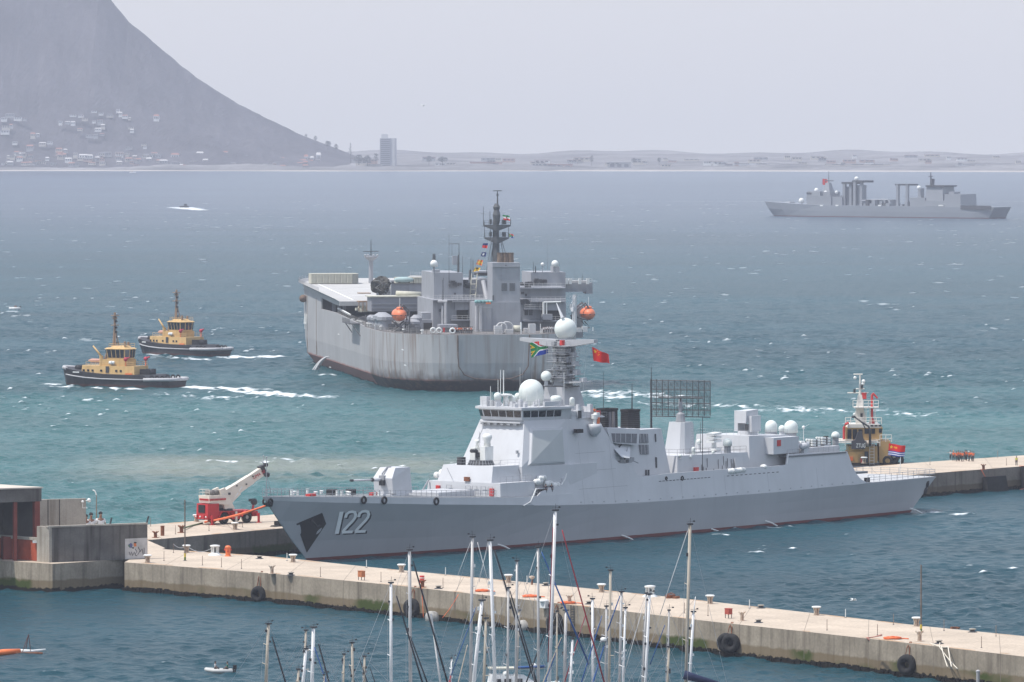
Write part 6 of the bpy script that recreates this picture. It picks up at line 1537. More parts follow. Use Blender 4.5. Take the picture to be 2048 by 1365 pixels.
m.loft([[(120, 20, zf(120) + .26), (120, 20.6, zf(120) + .26), (120, 20.6, zf(120) + .275), (120, 20, zf(120) + .275)], [(205, 20, zf(205) + .26), (205, 20.6, zf(205) + .26), (205, 20.6, zf(205) + .275), (205, 20, zf(205) + .275)]])
m.build("deck_marking", WHITE, FDK)
m = MB()
for s in (1, -1):   # outboard safety netting round the deck
 E_ = fine_outline(113, 231, 40); m.loft([[(a, s * (q + .2), zf(a) + .1), (a, s * (q + 1.6), zf(a) + .9), (a, s * (q + 1.6), zf(a) + 1.0), (a, s * (q + .2), zf(a) + .2)] for a, q in E_])
m.build("safety_net", paint("net_grey", (.33, .33, .33), .8, var=.1), FDK)
m = MB(); E_ = fine_outline(150, 231, 30)
rail(m, [(a, q + 1.5, zf(a) + .9) for a, q in E_], 1.0, 2.4, .05); rail(m, [(a, -q - 1.5, zf(a) + .9) for a, q in E_], 1.0, 2.4, .05); m.build("deck_rail", STEELG, FDK)
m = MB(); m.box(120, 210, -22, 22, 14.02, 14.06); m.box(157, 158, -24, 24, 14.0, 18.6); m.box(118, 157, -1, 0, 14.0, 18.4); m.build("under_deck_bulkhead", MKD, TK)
m = MB(); m.box(3, 120, -23.8, 23.8, 14.0, 14.08) if False else m.loft([[(a, -q + .3, 14.0), (a, q - .3, 14.0), (a, q - .3, 14.1), (a, -q + .3, 14.1)] for a, q in fine_outline(1.5, 119, 30)]); m.build("main_deck", paint("worn_deck", (.16, .15, .145), .9, var=.3, scale=.4), TK)
for a in (119.5, 131, 143): 
 for s in (1, -1): MB().box(a - .4, a + .4, s * 22.6 - .4, s * 22.6 + .4, 14.0, 18.4).build("deck_pillar", MKW, TK)
def C(x, y, a): return MK.cut(x, y, a)
def blk(x0, x1, y0, y1, a, dep, name, mat=None, parent=None, chamf=0):
 p, q = C(x0, y0, a), C(x1, y1, a); m = MB(); m.box(a, a + dep, min(p[1], q[1]), max(p[1], q[1]), min(p[2], q[2]), max(p[2], q[2])); return m.build(name, mat or MKW, parent or TK)
def face(x0, x1, y0, y1, a, name, mat, parent, t=.12):
 p, q = C(x0, y0, a), C(x1, y1, a); return MB().box(a - t, a + .1, min(p[1], q[1]), max(p[1], q[1]), min(p[2], q[2]), max(p[2], q[2])).build(name, mat, parent)
LH = blk(866, 986, 600, 676, 32, 30, "deckhouse"); UH = blk(868, 926, 546, 601, 40, 24, "upper_deckhouse"); MH = blk(924, 986, 560, 601, 44, 22, "middle_deckhouse")
CS = blk(950, 1041, 605, 676, 20, 20, "engine_casing"); TW = blk(985, 1040, 526, 606, 21, 9, "funnel_tower"); RH = blk(1038, 1132, 598, 676, 33, 28, "deckhouse"); RU = blk(1038, 1131, 575, 600, 37, 22, "upper_deckhouse"); RB = blk(1062, 1131, 545, 577, 46, 16, "bridge_deckhouse")
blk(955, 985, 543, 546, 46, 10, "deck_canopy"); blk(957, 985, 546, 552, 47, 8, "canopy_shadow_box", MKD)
WG = blk(1128, 1185, 566, 584, 56, 5, "bridge_wing"); p, q = C(1172, 572, 56), C(1185, 588, 56); MB().box(55.8, 61, q[1], p[1], q[2], p[2]).build("wing_end", MKW, WG)
p = C(1128, 561, 56); q = C(1184, 566, 56); m = MB(); rail(m, [(56, p[1], q[2]), (56, q[1], q[2])], 1.0, 1.0, .04); m.box(56.5, 60, q[1] + .5, p[1], q[2], q[2] + .55); m.build("wing_rail", paint("pale_rail", (.5, .5, .5), .6), WG)
m = MB()
for x in (1134, 1141, 1160, 1176): c = C(x, 561, 55); m.box(55, 55.8, c[1] - .35, c[1] + .35, c[2] - 1.0, c[2] + .5)
m.each("wing_locker", WHITE, WG)
# the tower's port face carries a step, the three rusty uptakes, louvres
face(985, 1040, 533, 534.5, 21, "ledge", MKW, TW, .3)
RST = paint("rust_brown_uptake", (.16, .115, .085), .85, var=.35, scale=.9, streak=.8, streak_col=(.07, .05, .04))
for x in (1002, 1012.5, 1023):
 c = C(x, 527, 24); t_ = C(x, 506, 24); m = MB(); m.lathe([(.80, -.3), (.74, t_[2] - c[2] - .2), (.82, t_[2] - c[2]), (.6, t_[2] - c[2]), (.6, t_[2] - c[2] - .4)], (25.5, c[1], c[2]), 14); m.build("uptake", RST, TW)
for x0 in (1003, 1019):
 for k in range(8): face(x0, x0 + 11, 567 + k * 2.0, 568.1 + k * 2.0, 21, "louvre_slat", MKD, TW, .08)
face(1010.5, 1013, 530, 532, 21, "port_lamp", MKD, TW); face(1005, 1008, 690, 690.5, 21, "fitting", MKD, TW) if False else None
# galleries, doors, shade panels for openings
for (x0, x1, y, a, dep, par) in ((905, 956, 603, 29.5, 2.5, LH), (866, 986, 600, 30, 2, LH), (904, 955, 640, 29, 3, LH), (1063, 1131, 603, 31, 2, RH), (1083, 1130, 642, 30, 3, RH), (1040, 1131, 576, 35, 2, RU), (880, 986, 599, 39, 3, MH), (1050, 1090, 618, 31, 2, RH)):
 p, q = C(x0, y, a), C(x1, y + 1.6, a); mb = MB(); mb.box(a, a + dep, q[1], p[1], q[2], p[2]); mb.build("gallery", MKW, par)
 rm = MB(); rail(rm, [(a + .1, p[1], p[2]), (a + .1, q[1], p[2])], 1.05, 1.1, .04); rm.build("gallery_rail", paint("pale_rail", (.5, .5, .5), .6), par)
for (x0, x1, y0, y1, a, par) in ((913, 947, 620, 640, 32, LH), (1083, 1120, 621, 641, 33, RH)):
 face(x0, x1, y0, y1, a, "bay_shade_panel", paint("bay_shade_dark", (.05, .045, .04), .9), par); p, q = C(x0 - 4, y0 - 21, a), C(x1 + 2, y0, a); MB().box(a - 1.2, a, q[1], p[1], q[2], p[2]).build("bay_hood", MKW, par)  # solid dark panel stands for the shade inside the bay
for (x0, x1, y0, y1, a, par) in ((1049, 1056, 618, 631, 33, RH), (1058, 1065, 618, 631, 33, RH), (961, 966, 616, 629, 20, CS), (969, 973, 616, 629, 20, CS), (878, 882, 618, 624, 32, LH), (908, 912, 586, 590, 40, UH), (940, 944, 587, 591, 44, MH), (1042, 1048, 584, 589, 37, RU), (1050, 1054, 588, 593, 37, RU), (985, 987.5, 591, 601, 20.9, TW)):
 face(x0, x1, y0, y1, a, "window", MKD, par)
for (x0, x1, y0, y1, a, par) in ((1070, 1090, 558, 566, 46, RB), (900, 920, 560, 575, 40, UH), (926, 938, 562, 576, 44, MH), (1041, 1062, 566, 574, 37, RU), (1042, 1058, 601, 612, 33, RH)):
 p, q = C(x0, y0, a), C(x1, y1, a); rr = random.Random(x0); mb = MB()
 for k in range(9): bb = rr.uniform(q[1], p[1]); zz = rr.uniform(q[2], p[2]); mb.box(a - .6, a, bb - .5, bb + .5, zz - .35, zz + .35)
 mb.each("wall_box", MKD, par)
face(1040, 1131, 640.5, 643, 32.9, "pale_ledge", MKW, RH, 1.5); face(1092, 1122, 601, 603, 33, "pale_beam", WHITE, RH, .5)
m = MB(); c, d = C(1087, 605, 31), C(1087, 640, 31); m.tube([c, d], .28, 6); c2, d2 = C(1093, 605, 31), C(1093, 640, 31); m.tube([c2, d2], .2, 6); c3 = C(1122, 604, 31); m.tube([c, c3], .2, 6); m.build("crane_post", WHITE, TK)
blk(1085, 1105, 629, 640, 29, 3, "winch_house", MKW); blk(957, 983, 616, 670, 19.5, 1.0, "casing_rib", MKW)
m = MB(); c, d = C(953, 612, 19), C(953, 666, 19); m.tube([c, d], .35, 6); c, d = C(961, 612, 19), C(961, 664, 19); m.tube([c, d], .45, 6); m.each("vertical_duct", paint("pale_duct", (.46, .46, .47), .5), TK)
# life-raft tubs and nets on the casing ledge
m = MB()
for k in range(9): c = C(953 + k * 3.7, 604, 17.5); m.ball((18.2 + (k % 2) * .5, c[1], c[2]), .45, 8, 5, -.9)
m.each("net_bundle", paint("teal_canvas", (.20, .36, .36), .8, var=.3), CS); face(972, 981, 605.5, 608.5, 18, "orange_net", ORANGE, CS, .6)
# port side crane arm and shed
m = MB(); c, d = C(891, 604, 26), C(891, 648, 26); m.tube([c, d], .42, 8); c1, c2 = C(876, 603, 26), C(894, 603.5, 26); m.tube([c1, c2], .38, 6); e = C(885, 612, 26), C(885, 652, 26); m.tube([e[0], e[1]], .25, 6); m.build("provision_crane", paint("pale_duct", (.46, .46, .47), .5), TK)
SHB = blk(880, 916, 650, 656, 17, 5, "platform_deck", MKW); blk(889, 916, 655, 676, 18, 4, "platform_house", paint("pale_teal_house", (.33, .36, .37), .6)); face(886, 889.5, 656, 676, 16.5, "red_post", RED, SHB, .4)
blk(844, 868, 626, 640, 36, 8, "vent_house", MKW); blk(838, 882, 640, 674, 34, 10, "stern_shed", MKW); face(847, 877, 646, 674, 34, "shed_shade_panel", paint("bay_shade_dark", (.05, .045, .04), .9), TK)  # the shed's dark inside is a flat panel coloured as shade
# raised platform and long box on the port side forward of the house
blk(772, 868, 566, 600, 113, 12, "raised_deckhouse", MKW); blk(770, 868, 563.5, 567, 112.6, 14, "raised_deck_edge", MKD)
BX = blk(743, 838, 594, 623, 75, 9, "long_hut", paint("hut_grey", (.24, .245, .27), .6, var=.06)); p, q = C(739, 593, 75), C(842, 594.5, 75); MB().box(74.7, 84.3, q[1], p[1], q[2], p[2]).build("hut_roof", CREAM, BX)
face(743, 838, 608, 609, 75, "hut_rail", MKW, BX, .3); face(743, 838, 616, 617, 75, "hut_rail", MKW, BX, .3)
p, q = C(793, 588, 79), C(843, 593, 79); m = MB(); m.smooth = True; m.tube([(80, p[1], p[2]), (80, q[1], p[2] - .3)], .75, 12); m.build("canvas_roll", CREAM, TK)
p, q = C(718, 605, 88), C(742, 622, 88); m = MB()
for k in range(4): y_ = p[1] + (q[1] - p[1]) * k / 3; m.tube([(88, y_, q[2]), (88, y_, p[2])], .12, 4)
m.box(88, 93, q[1], p[1], p[2], p[2] + .25); m.box(88, 92, q[1], p[1], p[2] + 2.2, p[2] + 2.4); m.build("scaffold_rack", paint("rust_frame", (.28, .17, .10), .8, var=.3, scale=1), TK)
m = MB(); R_ = random.Random(4)
for k in range(10): c = C(R_.uniform(715, 742), R_.uniform(614, 622), 92); m.cbox(c, (1.2, R_.uniform(.8, 2.0), R_.uniform(.4, .9)), R_.random())
m.each("deck_crate", CREAM, TK)
# foremast and main mast
def pole_mast(x, yb, yt, a, r0, r1, name, mat, parent):
 c, t_ = C(x, yb, a), C(x, yt, a); m = MB(); m.tube([c, (a, c[1], t_[2])], r0, 8, r1); return m.build(name, mat, parent), c, t_
FMS, c, t_ = pole_mast(742, 590, 512, 205, .75, .55, "foremast", MKW, TK); m = MB(); m.tube([(205, t_[1], t_[2]), (205, t_[1], t_[2] + 4.5)], .15, 6, .06); m.tube([(205, t_[1] - 2.2, t_[2] + 1.2), (205, t_[1] + 2.2, t_[2] + 1.2)], .1, 5); m.build("mast_top", DARK, FMS)
m = MB(); m.lathe([(.7, -1.4), (1.9, -.4), (1.9, -.1), (.5, 0)], (205, t_[1], t_[2]), 12); 
for k in (-1.7, -.6, .9, 1.7): m.ball((204.2, t_[1] + k, t_[2] + .1), .35, 8, 5, -.9)
m.build("crosstree", MKW, FMS)
MST = paint("mast_dark", (.10, .105, .11), .6, var=.2, scale=1.0)
A_ = 42.0
MM, c, t_ = pole_mast(992, 600, 440, A_, 1.15, .75, "main_mast", MST, TK)
m = MB(); k0, k1 = C(993, 440, A_), C(995, 409, A_); m.lathe([(.75, -1), (1.0, 1.2), (.7, 2.4), (.9, 3.2), (.45, 4.1)], (A_, k0[1], k0[2]), 10); k2 = C(995, 381, A_); m.tube([(A_, k1[1], k1[2]), (A_, k1[1], k2[2])], .22, 6, .1); k3 = C(995, 382, A_); m.tube([(A_, k3[1] - 1.1, k3[2]), (A_, k3[1] + 1.1, k3[2])], .12, 5); m.cbox((A_, k3[1], k2[2] - 1.2), (.3, .5, .6)); m.build("upper_mast", MST, MM)
for (xl, xr, yt, yb, hh) in ((967, 1021, 450, 457, 1.6), (969, 1017, 475, 482, 1.7)):
 l, r_ = C(xl, yt, A_), C(xr, yt, A_); cc = C(993, yt, A_); m = MB()
 for e_ in (l, r_): m.loft([[(A_ - 1.2, cc[1], cc[2] - hh), (A_ + 1.2, cc[1], cc[2] - hh), (A_ + 1.2, cc[1], cc[2]), (A_ - 1.2, cc[1], cc[2])], [(A_ - .7, e_[1], e_[2] - .35), (A_ + .7, e_[1], e_[2] - .35), (A_ + .7, e_[1], e_[2]), (A_ - .7, e_[1], e_[2])]])
 m.build("mast_platform", MST, MM)
 m = MB(); rail(m, [(A_ - .7, l[1], l[2]), (A_ - .9, cc[1], l[2]), (A_ - .7, r_[1], l[2])], 1.1, 1.0, .04); m.tube([(A_, l[1], l[2]), (A_, l[1], l[2] + (4.6 if yt < 460 else 4))], .09, 5, .05); m.tube([(A_, r_[1], l[2]), (A_, r_[1], l[2] + (1.5 if yt < 460 else 3.2))], .07, 5); m.tube([(A_, (l[1] + cc[1]) / 2, l[2]), (A_, (l[1] + cc[1]) / 2, l[2] + 3.4)], .07, 5); m.tube([(A_, l[1] - .6, l[2] + 2.8), (A_, l[1] + .7, l[2] + 2.8)], .05, 4)
 m.cbox((A_, cc[1] - 1.9, l[2] + .7), (.8, .9, 1.2)); m.cbox((A_, cc[1] + 1.5, l[2] + .8), (.6, .6, 1.2)); m.build("platform_rail", MST, MM)
m = MB()
for xa, ya, xb, yb in ((983, 484, 972, 548), (985, 500, 979, 560), (1004, 484, 1012, 510), (1002, 484, 1008, 520), (988, 484, 975, 545)): m.tube([C(xa, ya, A_), C(xb, yb, A_ - 1)], .08, 4)
m.each("mast_stay", MST, MM)
# domes and aerials on the houses
def dome(x, y, a, r, yb, parent, name="radome"):
 c = C(x, y, a); d = C(x, yb, a); m = MB(); m.smooth = True; m.lathe([(r * .92, -r * .8), (r, 0)] + [(r * math.cos(t), r * math.sin(t)) for t in np.linspace(.15, 1.53, 7)], c, 18); o = m.build(name, WHITE, parent)
 MB().tube([(a, c[1], d[2]), (a, c[1], c[2] - r * .8)], r * .22, 8).build("dome_post", MKW, o); return o
dome(868, 528, 38, .95, 552, UH); dome(1110, 528, 45, .9, 546, RB); dome(1085, 529, 46, .45, 546, RB); dome(1136, 562, 58, .4, 566, WG)
blk(868, 880, 540, 552, 42, 4, "platform_box", MKW); blk(1106, 1119, 533, 546, 48, 4, "platform_box", MKW)
m = MB()
for x, yt, yb, a, r in ((898, 468, 566, 40, .07), (904, 487, 512, 41, .06), (918, 487, 545, 42, .13), (917, 510, 545, 42, .22), (915, 512, 546, 42, .08), (925, 512, 546, 42, .08), (942, 516, 560, 45, .1), (946, 520, 556, 45, .14), (940, 540, 560, 45, .4), (867, 508, 530, 43, .35), (870, 508, 530, 43, .2), (1067, 524, 546, 46, .09), (1071, 532, 546, 46, .2), (1095, 480, 540, 50, .04), (1165, 548, 566, 57, .08), (1150, 530, 566, 57, .04), (885, 560, 640, 30, .1), (887, 556, 636, 31, .1)):
 p, q = C(x, yb, a), C(x, yt, a); m.tube([p, (a, p[1], q[2])], r, 5, r * .6)
m.each("aerial", MST, TK)
m = MB(); p, q = C(898, 488, 40), C(918, 488, 40); m.tube([p, q], .07, 4); m.build("aerial_yard", MST, TK)
m = MB(); p, q = C(949, 548, 44), C(945, 600, 42); p2, q2 = C(960, 548, 44), C(958, 600, 42); ladder(m, q, p, 1.4, .12, (0, 1, 0), 1.2); m.build("signal_ladder", CREAM, TK)
p, q = C(966, 562, 43), C(974, 600, 41); MB().tube([p, q], .55, 8).build("sloping_duct", paint("pale_duct", (.46, .46, .47), .5), TK)
blk(905, 914, 512, 530, 42, 1.0, "signal_box", MKW)
# covered gun forward of the hut (a netted lump on a pedestal)
c = C(762, 572, 108); m = MB(); R_ = np.random.default_rng(2); vs = []; nu_, nv_ = 22, 14
for j in range(nv_ + 1):
 for i in range(nu_):
  th = math.pi * j / nv_; ph = 2 * math.pi * i / nu_; r = 2.45 * (1 + .16 * math.sin(3 * ph + 2 * th) + .10 * R_.normal() * math.sin(th)); vs.append((108 + r * math.sin(th) * math.cos(ph), c[1] + r * math.sin(th) * math.sin(ph), c[2] + r * .92 * math.cos(th)))
m.add(vs, [(j * nu_ + i, j * nu_ + (i + 1) % nu_, (j + 1) * nu_ + (i + 1) % nu_, (j + 1) * nu_ + i) for j in range(nv_) for i in range(nu_)])
NET = m.build("netted_gun", paint("camouflage_net", (.065, .062, .055), .95, var=.5, scale=1.2), TK); d = C(762, 592, 108); MB().lathe([(1.3, d[2] - c[2]), (1.1, -1.6)], c, 10).build("gun_pedestal", MKW, NET)
m = MB()
for k in range(7): a_ = k * .9; m.tube([(108 - 2.3 * abs(math.cos(a_)), c[1] + 2.2 * math.sin(a_ * 1.7), c[2] + 2.0 * math.cos(a_)), (108 - 2.5, c[1] + 1.2 * math.sin(a_), c[2] + 1.5 * math.sin(a_ * 2)), (108 - 1.9, c[1] - 1.9 * math.cos(a_), c[2] - .5)], .1, 4)
m.build("net_lashing", paint("lashing_grey", (.2, .2, .2), .8), NET); MB().tube([C(781, 562, 110), C(781, 590, 110)], .22, 6).build("gun_guard_post", WHITE, NET)
# deck machinery along the port edge
m = MB(); R_ = random.Random(12)
for (x, y, a, r, h) in ((757, 650, 40, 1.9, 4.3), (770, 650, 38, 1.7, 4.0), (744, 646, 52, 1.2, 3.2), (733, 640, 62, 1.0, 3.0), (825, 664, 26, 1.6, 3.0), (832, 660, 28, 1.2, 4.0), (812, 655, 30, 1.1, 3.6)):
 c = C(x, y, a); m.lathe([(r, 0), (r, h * .55), (r * 1.25, h * .6), (r * 1.25, h * .8), (r * .5, h)], (a, min(c[1], 22.5), 14.1), 12)
m.each("deck_ventilator", MKW, TK)
m = MB()
for k in range(34): a = R_.uniform(8, 110); s_ = R_.uniform(.3, 1.0); bb = R_.uniform(17.5, 23); lim = 8.5 + 15 * min(1, a / 26.) ** .5; bb = min(bb, lim); h = R_.uniform(.5, 2.0); m.box(a - s_, a + s_, bb - s_, bb + s_, 14.1, 14.1 + h)
m.each("deck_machine", MKD, TK)
m = MB()
for k in range(22): a = R_.uniform(6, 105); bb = min(23.2, 8.5 + 15 * min(1, a / 26.) ** .5); m.lathe([(.28, 0), (.25, .6), (.45, .7), (.4, .95), (.1, 1.0)], (a, bb, 14.1), 8)
m.each("mushroom_vent", WHITE, TK)
m = MB(); O_ = [(a, q - .3, 14.05) for a, q in fine_outline(2, 60, 26)]; rail(m, O_, 1.15, 1.6, .045, 3); rail(m, [(a, -q, z) for a, q, z in O_], 1.15, 1.6, .045, 3); rail(m, [(1.0, 8.4, 14.05), (.6, 0, 14.05), (1.0, -8.4, 14.05)], 1.15, 1.6, .045, 3); O_ = [(a, q - .2, 14.2 + (a - 60) * .026) for a, q in fine_outline(60, 119, 10)]; rail(m, O_, 1.2, 1.8, .05, 3); m.build("deck_rail", paint("dull_rail", (.22, .21, .20), .7), TK)
# boarding platform folded out over the port side (its shadow falls on the plating)
m = MB(); m.box(70, 86, 24.5, 27.2, 14.4, 14.65); rail(m, [(70, 27.1, 14.65), (86, 27.1, 14.65)], 1.1, 1.4, .05); m.tube([(70, 26.6, 14.5), (68, 24.6, 11.5)], .12, 5); m.tube([(85, 26.6, 14.5), (86, 24.6, 11.8)], .12, 5); m.build("boarding_platform", MKD, TK)
p = C(678, 620, 108); m = MB(); m.smooth = True; m.tube([(122, 23.9, 16.9), (96, 23.9, 16.0)], .32, 8); m.build("stowed_gangway", WHITE, TK)
m = MB(); m.smooth = True; c = MK.on(606, 597, 25.2); m.tube([(c[0] - 2, 25.4, c[2]), (c[0] + 2, 25.2, c[2])], 1.1, 10, .8); m.build("bow_fairlead_roller", paint("rust_roller", (.20, .14, .11), .8, var=.3), TK)
text_part("hull_number", "441", 6.2, WHITE, HK, (193, 24.62, 11.0), (rad(90), 0, rad(180)), .06)
m = MB()
for (x, y) in ((677, 669), (660, 735), (810, 731), (805, 700)): p = MK.on(x, y, 24.55); m.box(p[0] - 1.5, p[0] + 1.5, 24.4, 24.58, p[2] - .12, p[2] + .12)
m.each("draught_mark", WHITE, HK)
m = MB()
for a in (190, 168): m.box(a - .12, a + .12, 24.42, 24.60, 3, 18.5)
m.each("rubbing_bar", paint("rust_bar", (.33, .27, .22), .8, var=.2), HK)
# orange enclosed lifeboats in their davits
def lifeboat(x, y, a, label):
 c = C(x, y, a); w_ = MK.world((a, c[1], c[2])); o = thing("lifeboat", label, "lifeboat", w_, MK.deg, "orange lifeboats of the grey support ship")
 m = MB(); m.smooth = True; n = 16; R_ = []
 for u in np.linspace(-1, 1, 15):
  s_ = max(1 - abs(u) ** 2.6, .02) ** .5; R_.append([(u * 3.9, 1.85 * s_ * math.cos(t) * (1 if math.sin(t) > 0 else .96), 1.55 * s_ ** .8 * math.sin(t) * (1.05 if math.sin(t) > 0 else 1.05)) for t in np.linspace(0, 2 * math.pi, n + 1)[:-1]])
 m.loft(R_); m.build("hull", paint("lifeboat_orange", (.74, .20, .09), .45, var=.08, scale=.5), o)
 m = MB(); m.smooth = True; m.lathe([(.9, 1.3), (.85, 1.85), (.5, 2.0), (.1, 2.02)], (-1.6, 0, 0), 12); m.build("conning_hood", paint("lifeboat_orange", (.74, .20, .09), .45), o)
 m = MB(); m.tube([(-3.95, 0, -.1), (-3.0, 1.35, -.1), (0, 1.9, -.1), (3.0, 1.35, -.1), (3.95, 0, -.1), (3.0, -1.35, -.1), (0, -1.9, -.1), (-3.0, -1.35, -.1), (-3.95, 0, -.1)], .12, 5); m.build("rubbing_strip", DARK, o)
 m = MB(); m.tube([(-1.6, 0, 1.9), (-1.6, 0, 4.3)], .06, 4); m.build("aerial", WHITE, o); return o, c
l1, c = lifeboat(798, 630, 24, "orange lifeboat hanging over the port quarter of the grey support ship"); 
m = MB()
for da in (-2.6, 2.6): m.tube([(24 + da, c[1] - 2.4, 14.1), (24 + da, c[1] - 2.2, c[2] + 1.0), (24 + da, c[1] - .6, c[2] + 2.6), (24 + da, c[1], c[2] + 1.5)], .22, 6); m.tube([(24 + da, c[1] + 1.6, 14.1), (24 + da, c[1] - 1.6, c[2] - 1.6)], .18, 5); m.tube([(24 + da, c[1] - 1.6, 14.1), (24 + da, c[1] + 1.4, c[2] - 1.6)], .18, 5)
m.each("davit", MKD, TK)
l2, c = lifeboat(1175, 628, 40, "orange lifeboat on the far right side of the grey support ship")
m = MB()
for da in (-2.6, 2.6): m.tube([(40 + da, c[1] + 4.0, 14.1), (40 + da, c[1] + 3.2, c[2] + 1.0), (40 + da, c[1] + 1.0, c[2] + 2.8), (40 + da, c[1], c[2] + 1.5)], .25, 6); m.tube([(40 + da, c[1] + 4.0, c[2] - .5), (40 + da, c[1] + .3, c[2] - 1.5)], .2, 5); m.tube([(40 + da, c[1] + 3, 14.1), (40 + da, c[1] - .2, c[2] - 3.4), (40 + da, c[1] + 1.2, c[2] - 1.8)], .16, 5)
m.each("davit", MKD, TK)
blk(1148, 1166, 612, 676, 44, 4, "davit_house", MKW)
m = MB(); c, d = C(1150, 590, 12), C(1150, 676, 12); m.tube([(12, c[1], 14.1), (12, c[1], c[2])], .5, 8, .4); m.cbox((12, c[1] + .6, c[2] - 3), (.8, 1.2, 1.4)); m.build("light_column", paint("pale_duct", (.46, .46, .47), .5), TK)
# clutter on the after deck
WGR = paint("pale_machinery", (.50, .50, .50), .6, var=.1)
m = MB(); m.smooth = True
for (x, y, a, R0, r_) in ((1003, 668, 6, 1.3, .2), (1014, 664, 7, 1.5, .18)): c = C(x, y, a); m.torus((a, c[1], 15.4), R0, r_, 'x', 16, 6)
m.each("hose_reel", WGR, TK)
m = MB()
for (x, a, w_, h_) in ((996, 5, 1.9, 1.9), (1018, 5.5, 2.0, 1.0), (1064, 7, 1.6, 2.3), (1052, 8, 1.0, 1.2), (1100, 9, 1.8, 1.4), (1088, 9, 1.0, 1.0), (1169, 14, 1.2, 1.3), (1158, 14, 1.2, 1.0)): c = C(x, 676, a); m.box(a - 1, a + 1, c[1] - w_ / 2, c[1] + w_ / 2, 14.1, 14.1 + h_)
m.each("mooring_winch", WGR, TK)
m = MB(); m.smooth = True; c = C(1034, 658, 8); m.tube([(8, c[1] - .9, c[2]), (8, c[1] + .9, c[2])], .85, 12); m.tube([(8, c[1] + .6, 14.1), (8, c[1] + .6, c[2])], .12, 5); m.build("cable_drum", CREAM, TK)
m = MB()
for (x, yt, a, r) in ((1042, 645, 4, .22), (1081, 648, 8, .1), (1146, 645, 8, .12), (1166, 652, 12, .1), (1186, 655, 22, .12)): c, d = C(x, yt, a), C(x, 676, a); m.tube([(a, c[1], 14.1), (a, c[1], c[2])], r, 6)
m.each("deck_post", WHITE, TK)
m = MB()
for (x, y, a) in ((866, 671, 6), (878, 672, 5), (905, 673, 3)): c = C(x, y, a); m.smooth = True; m.torus((a, c[1] if abs(c[1]) < 12 else c[1], 14.9), .6, .22, 'x', 12, 6)
m.each("rope_coil", WHITE, TK)
# stern knuckle: the raised lip round the flat transom panel
m = MB(); P_ = [(-.06, 8.9, 14.0), (.04, 8.85, 9), (.14, 8.6, 6.2), (.2, 7.2, 4.2), (.3, 4.5, 3.2), (.35, 0, 2.9), (.3, -4.5, 3.2), (.2, -7.2, 4.2), (.14, -8.6, 6.2), (-.06, -8.9, 14.0)]; m.tube(P_, .11, 5); m.build("transom_lip", paint("lip_brown", (.13, .085, .065), .9, var=.4, scale=.8), HK)
# containers on the flight deck, each one a box of its own
for k in range(8):
 x0 = 622 + k * 11.9; p, q = C(x0, 573, 200), C(x0 + 11.2, 556.5, 200); za = zf(200) + .26
 o = thing("shipping_container", f"cream container in the row on the grey ship's foredeck, {['leftmost', 'second from the left', 'third from the left', 'fourth from the left', 'fourth from the right', 'third from the right', 'second from the right', 'rightmost'][k]}", "container", MK.world((200, (p[1] + q[1]) / 2, za)), MK.deg, "cream containers on the support ship's foredeck")
 hw_ = abs(p[1] - q[1]) / 2; m = MB(); m.box(-.3, 5.8, -hw_, hw_, .15, 2.75); m.build("body", CREAM if k < 7 else paint("container_grey", (.22, .23, .22), .6), o)
 m = MB()
 for yy in (-hw_ * .5, 0, hw_ * .5): m.tube([(-.34, yy, .3), (-.34, yy, 2.6)], .05, 4)
 m.build("door_bars", paint("bar_grey", (.3, .3, .26), .6), o)
 m = MB(); m.box(-.36, 5.86, -hw_ - .03, hw_ + .03, 2.75, 2.85); m.build("roof", CREAM, o)
for k, (x0, x1) in enumerate(((792, 826), (828, 857))):
 p, q = C(x0, 567, 95), C(x1, 556, 95); o = thing("shipping_container", ["cream container behind the teal tarpaulin on the grey ship's upper deck", "cream container against the grey ship's deckhouse corner"][k], "container", MK.world((95, (p[1] + q[1]) / 2, p[2])), MK.deg); hw_ = abs(p[1] - q[1]) / 2; hh_ = q[2] - p[2]
 m = MB(); m.box(0, 4, -hw_, hw_, 0, hh_); m.build("body", CREAM, o); m = MB(); m.box(-.05, 4.05, -hw_ - .04, hw_ + .04, hh_, hh_ + .12); m.build("roof", CREAM, o)
 m = MB()
 for t in np.linspace(-.8, .8, 5): m.tube([(-.04, hw_ * t, .1), (-.04, hw_ * t, hh_ - .1)], .05, 4)
 m.build("ribs", paint("bar_grey", (.3, .3, .26), .6), o)
c = C(808, 566, 88); o = thing("covered_launch", "teal tarpaulin over a small launch on the grey ship's upper deck", "boat", MK.world(c), MK.deg + 90); m = MB(); m.smooth = True; m.loft([[(u * 2.6, .9 * s_ * math.cos(t), .75 + .8 * s_ * math.sin(t)) for t in np.linspace(0, 6.283, 11)[:-1]] for u, s_ in ((-1, .1), (-.8, .6), (-.3, 1), (.3, 1), (.8, .75), (1, .2))]); m.build("tarpaulin", paint("teal_tarp", (.36, .47, .47), .8, var=.2), o); MB().box(-1.5, 1.5, -.5, .5, 0, .3).build("cradle", DARK, o)
